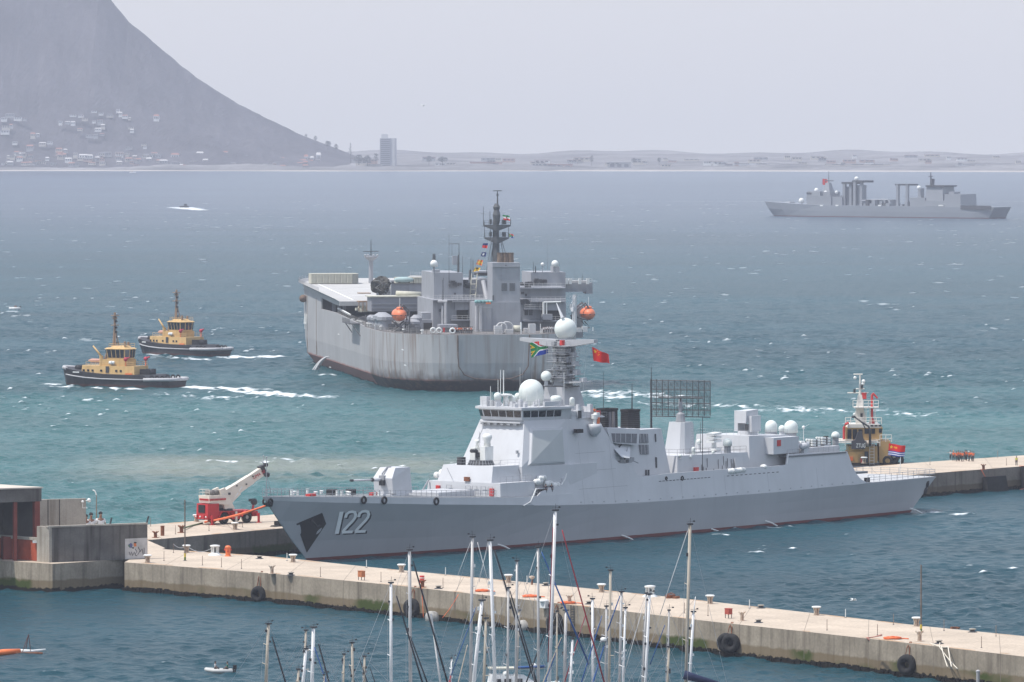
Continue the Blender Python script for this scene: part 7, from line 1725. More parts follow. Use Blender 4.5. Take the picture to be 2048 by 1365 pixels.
# flags: ensign of the support ship, courtesy flag, four signal flags on their hoist
dk_ = float(MK.world((A_, -6, 40))[1])
def pat_iran(u, v): return 'green' if v < .33 else ('white' if v < .66 else 'red')
def pat_iran2(u, v):
 if abs(u - .5) < .08 and abs(v - .5) < .13: return 'red'
 return pat_iran(u, v)
flag("national_flag", "green, white and red flag flying at the support ship's masthead", "flag", [(1005, 430), (1007, 440), (1020, 442), (1019, 432)], dk_ - 2, pat_iran2, 40, 30, .1)
flag("south_african_flag", "tiny South African courtesy flag below the support ship's upper mast platform", "flag", [(1018, 467), (1019, 475), (1027, 477), (1027, 470)], dk_ - 2, pat_sa, 30, 20, .15)
GS = "signal flags hoisted beside the support ship's mast"
flag("signal_flag", "blue over red signal flag, topmost of the hoist", "flag", [(966, 487), (964, 496), (974, 497), (976, 487)], dk_ - 4, lambda u, v: 'navyblue' if v < .45 else 'red', 24, 16, .1, group=GS)
flag("signal_flag", "dark blue signal flag with a white square, second in the hoist", "flag", [(964, 505), (961, 513), (971, 514), (973, 505)], dk_ - 4, lambda u, v: 'white' if .28 < u < .72 and .28 < v < .72 else 'navyblue', 24, 16, .1, group=GS)
flag("signal_flag", "orange signal flag with a yellow cross, third in the hoist", "flag", [(956, 520), (952, 529), (963, 532), (966, 521)], dk_ - 4, lambda u, v: 'yellow' if abs(u - .5) < .13 or abs(v - .5) < .15 else 'orange', 24, 16, .12, group=GS)
flag("signal_flag", "yellow and black signal flag, lowest in the hoist", "flag", [(950, 535), (945, 544), (957, 542), (961, 536)], dk_ - 4, lambda u, v: 'black' if (.3 < u < .62 and v < .5) else 'yellow', 24, 16, .14, group=GS)
m = MB(); m.tube([at_depth(984, 478, dk_ - 2), at_depth(962, 515, dk_ - 4), at_depth(942, 552, dk_ - 4)], .03, 4); tag(m.build("signal_halyard", STEELG), "thin line carrying the four signal flags", "rope")
# cooling water pouring from the port side
p = MK.on(660, 714, 24.5); b = MB(); b.smooth = True; pts = []
p0 = MK.world((p[0], 24.5, p[2]))
outv = MK.n
R_ = random.Random(6)
for k in range(9):
 off = np.array([R_.uniform(-.3, .3), R_.uniform(-.3, .3), R_.uniform(-.2, .2)]); sc_ = R_.uniform(.85, 1.15)
 b.tube([p0 + outv * (4.0 * t * sc_) + off * t * 1.6 + np.array([0, 0, .6 * t - 4.6 * t * t]) for t in np.linspace(0, 1, 10)], .10, 5, .30)
tag(b.build("water_jet", mat_foam), "white jet of cooling water pouring from the support ship's side", "water", kind='stuff')
# ================================================================== TUGS
TUGC = paint("tug_cream", (.58, .38, .155), .5, var=.1, scale=.6, streak=.25, streak_col=(.22, .12, .06))
TUGB = bands("tug_hull_black", (.028, .027, .03), [(.5, (.07, .025, .02), .12)], axis=2, rough=.55, var=.25, scale=.5)
FENG = paint("fender_grey", (.42, .42, .43), .8, var=.12, scale=.8)
TAN = paint("tan_mast", (.26, .17, .11), .7, var=.15, scale=1)
def make_tug(label):
 t = thing("tugboat", label, "tugboat", (0, 0, 0), 0, "working tugs in the bay")
 S = [(-16.2, 3.6, 4.6, 2.2), (-14.5, 4.9, 5.3, 2.15), (-11, 5.4, 5.6, 2.1), (-9.6, 5.4, 5.6, 3.0), (-4, 5.5, 5.6, 3.0), (3, 5.3, 5.6, 3.1), (8, 4.5, 5.3, 3.5), (12, 3.0, 4.3, 4.0), (14.8, 1.2, 2.8, 4.4), (16.2, .1, .9, 4.6)]
 r = []
 for x, w0, w1, z in S: h = [(-1.5, w0 * .8), (0, w0), (z * .6, w0 + (w1 - w0) * .7), (z, w1)]; r.append([(x + (1.0 if x > 14 else 0) * zz * .12, -y, zz) for zz, y in h] + [(x + (1.0 if x > 14 else 0) * zz * .12, y, zz) for zz, y in reversed(h)])
 m = MB(); m.loft(r); hu = m.build("hull", TUGB, t)
 m = MB(); m.loft([[(x, -w1 * .97 + .25, max(z - 1.1, 1.3)), (x, w1 * .97 - .25, max(z - 1.1, 1.3)), (x, w1 * .97 - .25, max(z - 1.0, 1.35)), (x, -w1 * .97 + .25, max(z - 1.0, 1.35))] for x, w0, w1, z in S[:-1]]); m.build("deck", TAN, t)
 for s in (-1, 1):
  m = MB(); m.smooth = True; m.tube([(x, s * (w0 + (w1 - w0) * .72 + .12), z * .62) for x, w0, w1, z in S[3:]], .17, 6); m.build("rubbing_strake", FENG, hu)
  m = MB(); m.smooth = True; m.tube([(-9.6, s * 5.6, 1.9), (-12, s * 5.6, 1.95), (-14.5, s * 5.4, 2.0), (-16.3, s * 4.6, 2.0), (-16.9, s * 2.5, 2.0), (-17, 0, 2.0)], .42, 8); m.build("stern_fender", FENG, hu)
 m = MB(); m.smooth = True; m.tube([(14.4, -3.0, 4.2), (16.2, -1.3, 4.4), (17.0, 0, 4.45), (16.2, 1.3, 4.4), (14.4, 3.0, 4.2)], .45, 8); m.build("bow_fender", FENG, hu)
 m = MB()
 for k in range(7): m.box(11.4 - k * .32, 11.6 - k * .32, 4.42 + k * .09, 4.52 + k * .09, 3.25, 3.6)
 m.build("name_lettering", WHITE, hu)
 m = MB()
 for k in range(5): m.box(10.9 - k * 2.6, 11.7 - k * 2.6, 4.9 + k * .12, 5.68, 1.2, 1.5)
 m = MB(); m.prism([(-5.8, -3.7), (9.6, -3.7), (10.9, -1.8), (10.9, 1.8), (9.6, 3.7), (-5.8, 3.7)], 1.9, 5.1, [(-5.6, -3.4), (9.4, -3.4), (10.6, -1.6), (10.6, 1.6), (9.4, 3.4), (-5.6, 3.4)]); dh_ = m.build("deckhouse", TUGC, t)
 for x in (9.0, 7.7, 6.4, 3.9, -.5, -1.8):
  for s in (-1, 1): MB().cbox((x, s * 3.6, 3.9), (.55, .14, .5)).build("window", GLASS, dh_)
 MB().cbox((2.1, 3.62, 4.2), (.9, .12, 1.6)).build("door", DARK, dh_); MB().cbox((2.1, -3.62, 4.2), (.9, .12, 1.6)).build("door", DARK, dh_)
 m = MB(); m.prism([(-2.6, -2.6), (4.2, -2.6), (4.2, 2.6), (-2.6, 2.6)], 5.1, 6.7); m.build("upper_deck", TUGC, t)
 m = MB(); rail(m, [(-5.5, -3.3, 5.1), (8.5, -3.3, 5.1)], 1, 1.4, .05); rail(m, [(-5.5, 3.3, 5.1), (8.5, 3.3, 5.1)], 1, 1.4, .05); m.build("house_rail", TUGC, t)
 wb_ = [(-2.2, -2.4), (2.6, -2.4), (3.6, -1.2), (3.6, 1.2), (2.6, 2.4), (-2.2, 2.4), (-2.9, 1.2), (-2.9, -1.2)]; wt_ = [(x * 1.12 + .05, y * 1.14) for x, y in wb_]
 m = MB(); m.prism(wb_, 6.7, 9.3, wt_); wh = m.build("wheelhouse", TUGC, t)
 for k in range(8):
  a, b_ = wb_[k], wb_[(k + 1) % 8]; c, d = wt_[k], wt_[(k + 1) % 8]; nw = max(1, int(math.hypot(a[0] - b_[0], a[1] - b_[1]) / 1.1)); win_on((*a, 6.7), (*b_, 6.7), (*c, 9.3), (*d, 9.3), nw, wh, .16, .94, .16)
 m = MB(); m.prism([(x * 1.18, y * 1.22) for x, y in wb_], 9.3, 9.6, [(x * 1.0, y * 1.0) for x, y in wb_]); m.prism([(x * .8, y * .8) for x, y in wb_], 9.6, 10.1, [(x * .6, y * .6) for x, y in wb_]); m.build("wheelhouse_roof", TUGC, t)
 m = MB(); rail(m, [(-2.4, -2.3, 9.6), (2.4, -2.3, 9.6), (2.4, 2.3, 9.6), (-2.4, 2.3, 9.6)], 1.0, 1.1, .05); m.build("roof_rail", TUGC, wh)
 m = MB(); m.tube([(2.3, 0, 9.6), (2.0, 0, 15.2)], .42, 6, .3); m.tube([(2.0, 0, 15.2), (2.0, 0, 18.4)], .32, 6, .28); m.tube([(1.2, -.9, 9.6), (1.9, 0, 14)], .14, 5); m.tube([(1.2, .9, 9.6), (1.9, 0, 14)], .14, 5); m.box(1.5, 2.5, -1.2, 1.2, 15.1, 15.3); m.box(1.4, 2.6, -1.0, 1.0, 17.5, 17.7); m.cbox((2.0, 0, 17.0), (1.1, .6, .5)); ms_ = m.build("mast", TAN, t)
 m = MB()
 for z in (10.8, 12.2, 13.5, 14.6, 16.2): m.cbox((1.55, .1, z), (.4, .5, .5))
 m.each("mast_light", DARK, ms_)
 m = MB(); m.tube([(3.9, 1.6, 6.7), (3.2, 1.2, 9.4)], .28, 6); m.tube([(-1.6, 1.2, 9.6), (-1.6, 1.2, 11.2)], .3, 6); m.tube([(-1.2, -1.2, 9.6), (-1.2, -1.2, 11.0)], .3, 6); m.each("exhaust_pipe", TAN, t)
 m = MB(); m.tube([(4.6, 2.3, 5.1), (4.6, 2.3, 7.6)], .5, 8); m.smooth = True; m.tube([(4.5, 2.3, 7.3), (7.0, 2.3, 10.0)], .3, 6, .18); m.build("deck_crane", TUGC, t)
 for x, y in ((-2.9, 3.0), (-5.4, -2.6)):
  m = MB(); m.tube([(x + .6, y, 2.2), (x, y, 5.4), (x, y, 6.5)], .16, 6); mo = m.build("monitor_pipe", ORANGE, t); m = MB(); m.smooth = True; m.ball((x, y, 6.8), .55, 10, 6, -.9); m.tube([(x, y, 6.9), (x - 1.1, y, 7.3)], .2, 6); m.build("fire_monitor", paint("monitor_red", (.42, .03, .06), .5), mo)
 m = MB(); m.smooth = True; m.tube([(-7.6, -1.4, 3.2), (-7.6, 1.4, 3.2)], 1.2, 12); m.smooth = False; m.box(-8.9, -6.2, -1.7, -1.4, 1.3, 4.4); m.box(-8.9, -6.2, 1.4, 1.7, 1.3, 4.4); m.build("tow_winch", BLACK, t)
 m = MB(); m.smooth = True; m.tube([(12.4, -1.0, 4.3), (12.4, 1.0, 4.3)], .8, 10); m.build("bow_winch", BLACK, t)
 m = MB()
 for x in (-11, -12.5, -14): m.torus((x, 3.9, 2.3), .5, .22, 'y', 12, 6); m.torus((x, -3.9, 2.3), .5, .22, 'y', 12, 6)
 m.each("tyre", RUBBER, t)
 m = MB(); m.smooth = True; raft_canister(t, (1.0, 3.2, 5.9), 0, 1.7, .45); m = MB(); m.cbox((-4.2, 3.75, 2.9), (2.0, .2, .9)); m.build("orange_gear", ORANGE, t)
 m = MB(); m.smooth = True; m.loft([[(7.6 + u * 2.2, -.2 + .8 * s_ * math.cos(a), 6.2 + .5 * s_ * math.sin(a)) for a in np.linspace(0, 6.283, 9)[:-1]] for u, s_ in ((-1, .3), (-.6, 1), (.6, 1), (1, .3))]); m.build("rescue_boat", paint("boat_salmon", (.50, .27, .20), .6), t)
 return t
p0, p1 = at(122, 769.5), at(367, 775); c = (p0 + p1) / 2; tg1 = make_tug("black and cream tugboat in front, lower left, broadside with a white bow wave"); tg1.location = (c[0], c[1], 0); tg1.rotation_euler = (0, 0, math.atan2(p0[1] - p1[1], p0[0] - p1[0]))
p0 = at(289, 705); p1 = at(438, 714); c = (p0 + p1) / 2; tg2 = dup(tg1, (c[0], c[1], 0), 180 - 44, "black and cream tugboat behind the other, turned with its grey-fendered stern towards us")
# tan tug lying behind the mole at the destroyer's stern
tf = Frame((65.2, 1146.0, 0), 0); t3 = thing("tugboat", "tan and white harbour tug lying behind the mole at the destroyer's stern", "tugboat", tf.o)
T3 = paint("tug_ochre", (.42, .26, .10), .6, var=.12, scale=.5, streak=.3, streak_col=(.20, .10, .05)); TW3 = paint("tug_white", (.66, .63, .58), .5, var=.08)
def tx(x, y, b=0.0): return tf.on(x, y, b)
def tbox(x0, x1, y0, y1, b0, dep, name, mat, par=t3, tap=1.0):
 p, q = tx(x0, y1, b0), tx(x1, y0, b0); m = MB(); cx_ = (p[0] + q[0]) / 2; hx_ = (q[0] - p[0]) / 2; m.loft([[(cx_ - hx_, b0, p[2]), (cx_ + hx_, b0, p[2]), (cx_ + hx_, b0 + dep, p[2]), (cx_ - hx_, b0 + dep, p[2])], [(cx_ - hx_ * tap, b0, q[2]), (cx_ + hx_ * tap, b0, q[2]), (cx_ + hx_ * tap, b0 + dep, q[2]), (cx_ - hx_ * tap, b0 + dep, q[2])]]); return m.build(name, mat, par)
m = MB(); m.loft([[(x, -w_ - 1, -1), (x, w_ - 1, -1), (x, w_ - 1 + .3, 3.4), (x, -w_ - 1.3, 3.4)] for x, w_ in ((-9, 3.5), (-7, 4.4), (6, 4.6), (9.5, 3.6), (11.5, 1.2))]); m.build("hull", TUGB, t3)
HS3 = tbox(1695, 1755, 905, 926, -4.2, 8, "deckhouse", T3); tbox(1697, 1755, 893, 905.5, -4.0, 8, "deckhouse_band", T3); SH3 = tbox(1758, 1781, 883, 926, -3.4, 7, "aft_house", T3)
m = MB(); p = tx(1733, 910, -4.25); m.box(p[0] - .35, p[0] + .35, -4.28, -4.2, p[2] - 1.4, p[2] + .6); m.build("door", DARK, HS3); m = MB(); ladder(m, (tx(1741, 926)[0], -4.5, 2.5), (tx(1741, 880)[0], -4.4, tx(1741, 880, -4.4)[2]), .8, .05, (1, 0, 0), .5); m.build("house_ladder", TW3, t3)
BR3 = tbox(1692, 1764, 855, 881, -3.2, 6.5, "bridge", T3, t3, 1.03); tbox(1694, 1762, 849, 856, -3.3, 6.7, "bridge_roof", TW3, t3, .93)
for x0, x1, y0, y1 in ((1695, 1703, 859, 879), (1705.5, 1714, 859, 879), (1717, 1725, 859, 875), (1729, 1741, 858, 868), (1743, 1750, 858, 868), (1758, 1764, 858, 866)): tbox(x0, x1, y0, y1, -3.32, .15, "window", GLASS, BR3)
for x0 in (1741, 1749, 1757): tbox(x0, x0 + 6, 850.5, 853.5, -3.42, .15, "skylight", GLASS, BR3)
tbox(1675, 1757, 882, 886, -4.4, 8.6, "bridge_deck", TW3)
m = MB()
for x0, x1, y in ((1676, 1705, 893), (1742, 1760, 893), (1760, 1783, 884), (1691, 1763, 849), (1706, 1757, 815)): p, q = tx(x0, y, -4.4 if y > 860 else -2.6), tx(x1, y, -4.4 if y > 860 else -2.6); rail(m, [p, q], 1.25, .9, .06)
p, q = tx(1708, 815, -1), tx(1757, 815, -1); m.box(p[0], q[0], -2.6, 1.0, p[2] - .1, p[2] + .1)
for x in (1712, 1732, 1740, 1750): p, q = tx(x, 848, -1.5), tx(x, 815, -1.5); m.tube([p, q], .08, 5)
m.build("platform_rail", TW3, t3)
m = MB(); p, q, r_ = tx(1722, 848, 0), tx(1720, 790, 0), tx(1719, 748, 0); m.loft([[(p[0] - 1.0, -.6, p[2]), (p[0] + .9, -.6, p[2]), (p[0] + .9, .6, p[2]), (p[0] - 1.0, .6, p[2])], [(q[0] - .35, -.3, q[2]), (q[0] + .35, -.3, q[2]), (q[0] + .35, .3, q[2]), (q[0] - .35, .3, q[2])]]); m.tube([q, (q[0], 0, r_[2])], .28, 6, .12)
for x0, x1, y in ((1695, 1737, 786), (1712, 1729, 778), (1707, 1725, 749)): a_, c_ = tx(x0, y), tx(x1, y); m.tube([a_, c_], .12, 5)
m.tube([tx(1709, 840), tx(1717, 790)], .1, 5); m.tube([tx(1731, 840), tx(1722, 790)], .1, 5); m.build("mast", TW3, t3)
m = MB(); m.smooth = True
for x, y, r in ((1727, 763, .35), (1726, 768, .3), (1710, 756, .3), (1709, 829, .28)): m.ball(tx(x, y, -.4), r, 8, 5, -.9)
m.each("mast_lamp", WHITE, t3)
m = MB()
for x, y in ((1724, 774), (1709, 782), (1723, 831)): m.cbox(tx(x, y, -.5), (.4, .4, .7))
m.each("mast_fitting", DARK, t3)
m = MB(); p, q, r_, s_ = tx(1744, 848, -1), tx(1744, 790, -1), tx(1746, 787, -1), tx(1755, 797, -1); m.tube([p, q], .26, 6); m.tube([q, r_, s_], .2, 6); m.lathe([(.55, 0), (.4, .8)], p, 8); m.build("monitor_tower", RED, t3); MB().cbox(tx(1728, 792, -.2), (.9, .1, 1.2)).build("pennant", RED, t3)
m = MB(); m.tube([tx(1688, 880, -3.6), tx(1688, 855, -3.6), tx(1691, 849, -3.6), tx(1697, 846, -3.5)], .26, 6); m.build("exhaust_pipe", RED, t3)
m = MB(); m.smooth = True; m.tube([tx(1740, 892, -4.9), tx(1740, 860, -4.9), tx(1737, 853, -4.9), tx(1725, 846, -4.9), tx(1709, 834, -4.9)], .26, 6, .16); m.cbox(tx(1707, 834, -4.9), (.7, .4, .4)); m.tube([tx(1724, 845, -4.9), tx(1731, 858, -4.9)], .1, 5); m.build("deck_crane", DARK, t3)
# dark cowled stack with its white letters
p, q = tx(1716, 898, -5.2), tx(1716, 885, -5.2); k0 = tx(1703, 898, -5.2)[0]; k1 = tx(1729.5, 898, -5.2)[0]; u0, u1 = tx(1712, 878, -5.2)[0], tx(1726, 878, -5.2)[0]; zt = tx(1716, 864, -5.2)[2]; STK = paint("stack_slate", (.055, .055, .065), .8, var=.15)
m = MB(); rr = lambda a, c, z: [(a, -6.0, z), (c, -6.0, z), (c, -4.6, z), (a, -4.6, z)]
m.loft([rr(k0, k1, p[2]), rr(k0, k1, q[2] + .2), rr(u0 - .2, u1 + .25, tx(1716, 880, -5.2)[2]), rr(u0, u1, tx(1716, 876, -5.2)[2]), rr(u0 + .3, u1 - .2, zt)]); SK = m.build("stack_cover", STK, t3)
text_part("lettering", "ZTUG", 1.05, WHITE, SK, ((k0 + k1) / 2 + .45, -6.03, (p[2] + q[2]) / 2), (rad(90), 0, 0), .04, 0, .62)
m = MB(); m.smooth = True; pp = tx(1731, 888, -4.4); m.tube([pp, (pp[0] + 1.1, pp[1], pp[2])], .55, 8); m.build("fender_roll", paint("roll_beige", (.42, .36, .30), .8), t3)
m = MB(); m.smooth = True; a_ = tx(1775, 926, -3.0)
for k, (dx, dz, r) in enumerate(((0, .4, .7), (1.0, .7, .8), (2.0, .5, .75), (.9, 1.6, .7), (1.9, 1.5, .6), (-.7, .3, .5))): m.torus((a_[0] + dx, -3.3 + .2 * k, a_[2] + dz), r, .3, 'y', 12, 6)
m.each("tyre", RUBBER, t3); m = MB(); q_ = tx(1790, 912, -2.6); m.ball(q_, .7, 8, 6, -.9); m.build("canvas_bundle", CREAM, t3)
tbox(1700, 1706, 914, 922, -4.4, .4, "fire_box", ORANGE, HS3); MB().cbox(tx(1724, 921, -4.6), (.5, .4, .9)).build("extinguisher", RED, HS3)

# ================================================================== YACHTS on the near moorings: masts fill the foreground
ALU = paint("mast_alloy", (.40, .395, .39), .45, var=.10, scale=.5, metal=.15); ALW = paint("mast_white", (.70, .70, .70), .4, var=.06, scale=.5); ALT = paint("mast_tan", (.38, .335, .27), .6, var=.12, scale=.5)
GELC = paint("white_gelcoat", (.74, .74, .73), .3, var=.04, scale=.5)
SAILC = {'k': paint("black_sail_cover", (.014, .016, .022), .8), 'b': paint("blue_sail_cover", (.025, .085, .25), .8), 'r': paint("red_sail_cover", (.27, .025, .035), .8), 'w': paint("white_furled_sail", (.64, .63, .62), .8), 'n': paint("navy_canvas", (.012, .02, .06), .85), 't': paint("tan_line", (.45, .38, .30), .8)}
BERTH = []
def yacht(xt, yt, xb, wpx, mat, D, label, stays=(), L=10.0, hd=0.0, spreaders=(.42, .7), extra=None, cover='n', furl=None):
 """mast seen from (xt, yt) down to (xb, 1365); stays: (x0, y0, x1, y1, colour key, width)"""
 for k in range(26):                     # berth the hulls in rows so that none touch
  D = 706 - 4.6 * k
  xx = (xb - IW / 2) * D / FOC
  if all(abs(D - d) > 4 or abs(xx - x_) > L * .5 + l_ * .5 + .6 for d, x_, l_ in BERTH): break
 BERTH.append((D, xx, L))
 top = at_depth(xt, yt, D); low = at_depth(xb, 1365, D); foot = low + (low - top) * ((low[2] - 1.3) / (top[2] - low[2])); F_ = Frame((foot[0], foot[1], 0), hd)
 y = thing("sailing_yacht", label, "yacht", F_.o, hd, "yachts moored in the foreground")
 loc = lambda P: ((np.array(P) - F_.o) @ F_.d, (np.array(P) - F_.o) @ F_.n, P[2])
 t_ = loc(top); f_ = loc(foot); r = wpx * m_per_px(top) / 2
 m = MB(); m.smooth = True; B_ = L * .16; rg = []
 for u, w_, z in ((-.48, .75, 1.05), (-.3, .95, 1.0), (0, 1, 1.05), (.25, .8, 1.15), (.42, .4, 1.3), (.5, .04, 1.4)): x = u * L - L * .05; rg.append([(x, -B_ * w_, z), (x, -B_ * w_ * .92, .3), (x, -B_ * w_ * .5, -.5), (x, B_ * w_ * .5, -.5), (x, B_ * w_ * .92, .3), (x, B_ * w_, z)])
 m.loft(rg); m.build("hull", GELC, y)
 m = MB(); m.loft([[(-L * .28, -B_ * .6, 1.05), (L * .2, -B_ * .5, 1.1), (L * .2, B_ * .5, 1.1), (-L * .28, B_ * .6, 1.05)], [(-L * .25, -B_ * .5, 1.75), (L * .12, -B_ * .38, 1.6), (L * .12, B_ * .38, 1.6), (-L * .25, B_ * .5, 1.75)]]); cbn = m.build("cabin", GELC, y); MB().box(-L * .2, L * .05, -B_ * .56, B_ * .56, 1.35, 1.55).build("window", GLASS, cbn)
 m = MB(); m.smooth = True; m.tube([(f_[0], f_[1], 1.2), t_], r, 10, r * .85); M_ = m.build("mast", mat, y)
 v = np.array(t_) - np.array(f_); H_ = np.linalg.norm(v); un = v / H_
 m = MB(); m.cbox((t_[0], t_[1], t_[2] + .08), (r * 3.4, r * 2.2, .16)); m.tube([(t_[0], t_[1], t_[2]), (t_[0] + .06, t_[1], t_[2] + .75)], .02, 4); m.tube([(t_[0] - .35, t_[1], t_[2] + .3), (t_[0] + .4, t_[1], t_[2] + .35)], .018, 4); m.cbox((t_[0] + .45, t_[1], t_[2] + .38), (.22, .03, .16)); m.build("masthead_gear", DARK, M_)
 m = MB(); st = MB(); 
 for s in spreaders:
  p = np.array(f_) + v * s
  for k in (-1, 1): m.tube([p, p + [-.2, k * B_ * .75 * (1.15 - s * .6), .12]], .045, 4)
 m.each("spreader", mat, M_)
 for k in (-1, 1): st.tube([t_, np.array(f_) + v * .68 + [-.2, k * B_ * .56, .1], (f_[0] - .2, k * B_ * .9, 1.1)], .016, 3)
 st.tube([t_, (L * .43, 0, 1.45)], .018, 3); st.tube([t_, (-L * .52, 0, 1.2)], .018, 3); st.build("rigging", STEELG, y)
 bm_ = np.array((f_[0] - .2, f_[1], 2.1)); m = MB(); m.smooth = True; m.tube([bm_, bm_ + [-L * .36, 0, .05]], .08, 6); BO = m.build("boom", mat, y); m = MB(); m.smooth = True; m.tube([bm_ + [-.1, 0, .2], bm_ + [-L * .15, 0, .26], bm_ + [-L * .34, 0, .18]], .2, 8, .12); m.build("sail_cover", SAILC[cover], BO)
 m = MB(); rr_ = random.Random(int(xt * 7 + yt))
 for k in range(rr_.randint(2, 4)): s = rr_.uniform(.45, .97); p = np.array(f_) + v * s; sg = rr_.choice((-1, 1)); m.cbox(p + [sg * r * 1.3, -.05, 0], (r * 1.2, .12, rr_.uniform(.15, .4)))
 m.each("mast_fitting", rr_.choice((DARK, WHITE)), M_)
 for (x0, y0, x1, y1, key, wd) in stays:
  a_, b_ = loc(at_depth(x0, y0, D - .3)), loc(at_depth(x1, y1, D - 1.2)); m = MB(); m.smooth = True; w2 = wd * m_per_px(top) * .66; d_ = np.array(b_) - np.array(a_); e_ = np.array(b_) + d_ * (max(0, b_[2] - 1.3) / max(.5, a_[2] - b_[2])) if wd > 1.6 and y1 >= 1340 else np.array(b_); m.tube([a_, np.array(a_) + d_ * .08, (np.array(a_) + e_) / 2, e_], w2 * .6, 6, w2); m.build("furled_sail" if wd > 2.2 else "stay", SAILC[key], y)
 if extra: extra(y, loc, D, t_, f_)
 return y
Y = yacht
def radar(xr, yr):
 def f(y, loc, D, t_, f_): p = loc(at_depth(xr, yr, D - .3)); m = MB(); m.smooth = True; m.lathe([(.32, -.12), (.36, .0), (.33, .2), (.1, .28)], p, 12); o = m.build("radar_dome", WHITE, y); MB().cbox((p[0], p[1] + .1, p[2] - .2), (.7, .4, .08)).build("radar_bracket", STEELG, o)
 return f
Y(537, 1249, 532, 7, ALT, 700, "yacht whose grey-brown mast stands leftmost of all the foreground masts", ((544, 1274, 573, 1372, 'k', 3),), hd=20)
Y(612, 1262, 607, 5, ALT, 703, "yacht with a plain tan mast just left of the white greenish-topped mast", hd=200)
Y(612, 1299, 606, 7, ALW, 694, "yacht with a short thick white mast overlapping the tan one", spreaders=(.95,), hd=15)
Y(627, 1256, 624, 8, ALW, 697, "yacht with a white mast with a greenish head and a blue furled sail", ((629, 1295, 655, 1372, 'b', 2.4), (637, 1288, 660, 1372, 'k', 3)), hd=20)
Y(597, 1340, 596, 6, ALT, 705, "yacht whose short brown mast barely rises, left of the white pair", L=8); Y(648, 1351, 648, 3, ALT, 690, "small yacht with only a thin white masthead showing beside the blue furled sail", L=7)
Y(688, 1310, 687, 4.5, ALT, 699, "yacht with the left one of three short brown masts in a row", ((698, 1331, 711, 1370, 'k', 1.8),), L=8.5); Y(704, 1287, 706, 5.5, ALT, 702, "yacht with the middle and tallest of three short brown masts", L=9, hd=15); Y(729, 1314, 729, 5, ALT, 704, "yacht with the right one of three short brown masts and black stays", ((719, 1317, 737, 1372, 'k', 2.2), (740, 1336, 752, 1372, 'k', 1.8)), L=9)
Y(782, 1167, 782, 6.5, ALW, 698, "yacht with a tall off-white mast just left of the Y-headed grey mast", ((793, 1192, 848, 1376, 'k', 3),), hd=10, L=11); Y(819, 1101, 821, 7.5, ALU, 702, "yacht with a tall grey mast and a Y-shaped masthead left of the hidden tyre", ((826, 1122, 897, 1372, 'k', 3.2), (820, 1272, 858, 1375, 'k', 2.6), (862, 1228, 882, 1375, 'w', 3.6)), hd=12, L=12)
Y(903, 1318, 902, 3, ALW, 693, "small yacht with a thin white masthead and a red furling drum", ((901, 1352, 898, 1375, 'r', 4),), L=7)
Y(945, 1075, 941, 7, ALU, 704, "yacht with a tall grey mast left of the white mast with the black forestay", ((955, 1085, 975, 1160, 'w', 1.2), (941, 1085, 916, 1150, 'w', .8), (952, 1215, 902, 1352, 'b', 1.6)), hd=190, L=12); Y(980, 1082, 990, 7.5, ALW, 700, "yacht with a tall leaning white mast carrying the longest black furled sail", ((989, 1100, 1066, 1352, 'k', 3.4), (976, 1085, 958, 1165, 'w', .8)), hd=12, L=12)
Y(964, 1202, 947, 8, ALW, 692, "yacht with a thick bright white mast leaning to the right at its head", ((935, 1290, 915, 1372, 't', 2),), hd=10); Y(972, 1238, 968, 6, ALT, 705, "yacht with a grey-brown mast half behind the leaning white one", ((962, 1245, 985, 1340, 'w', .9),), hd=200)
Y(1034, 1123, 1032, 5.5, ALU, 706, "yacht with a slim grey mast left of the V-headed grey mast", hd=190, L=11); Y(1017, 1177, 1015, 5.5, ALU, 703, "yacht with a slim grey mast crossed by two black stays", ((1020, 1182, 1075, 1370, 'k', 2.4),), hd=15); Y(1038, 1222, 1032, 6, ALT, 694, "yacht with a short stout pale mast right of the crossing black stays", ((1090, 1265, 1050, 1372, 'k', 2.6),), hd=170)
Y(1076, 1096, 1077, 6, ALU, 705, "yacht with a grey mast whose head spreads like a V, next to the tallest", ((1083, 1104, 1178, 1330, 'b', 3.0), (1073, 1104, 1055, 1160, 'w', .8)), hd=12, L=12); Y(1110.5, 1022, 1098, 8, ALW, 701, "yacht with the tallest white mast of all, a dark red sail to its right", ((1124, 1060, 1206, 1356, 'r', 2.8), (1106, 1055, 1096, 1325, 'r', 1.8), (1123, 1275, 1085, 1368, 't', 1.8), (1122, 1280, 1088, 1370, 'b', 2.2)), hd=10, L=14)
Y(1132, 1222, 1129, 7, ALU, 697, "yacht with a pale grey mast right of the tallest white mast", ((1172, 1228, 1128, 1368, 'r', 2.0),), hd=170); Y(1145, 1279, 1141, 5.5, ALW, 691, "yacht with a short white mast below the quay ladder", spreaders=(.8,)); Y(1114, 1224, 1114, 3.5, ALT, 706, "yacht with a thin pale mast in the shadow of the tallest mast")
Y(1185, 1199, 1186, 6, ALW, 696, "yacht with a clean white mast alone between two groups in the middle right", ((1204, 1232, 1162, 1368, 'b', 2.6),), hd=175); Y(1213, 1214, 1211, 5, ALU, 704, "yacht with a grey mast carrying a white radar dome", ((1209, 1290, 1185, 1368, 'b', 3.0),), extra=radar(1207, 1280), hd=20); Y(1221, 1142, 1218, 6, ALT, 702, "yacht with a tall tan mast beside the radar-carrying mast", ((1240, 1192, 1215, 1262, 'b', 2.2),), hd=195, L=11)
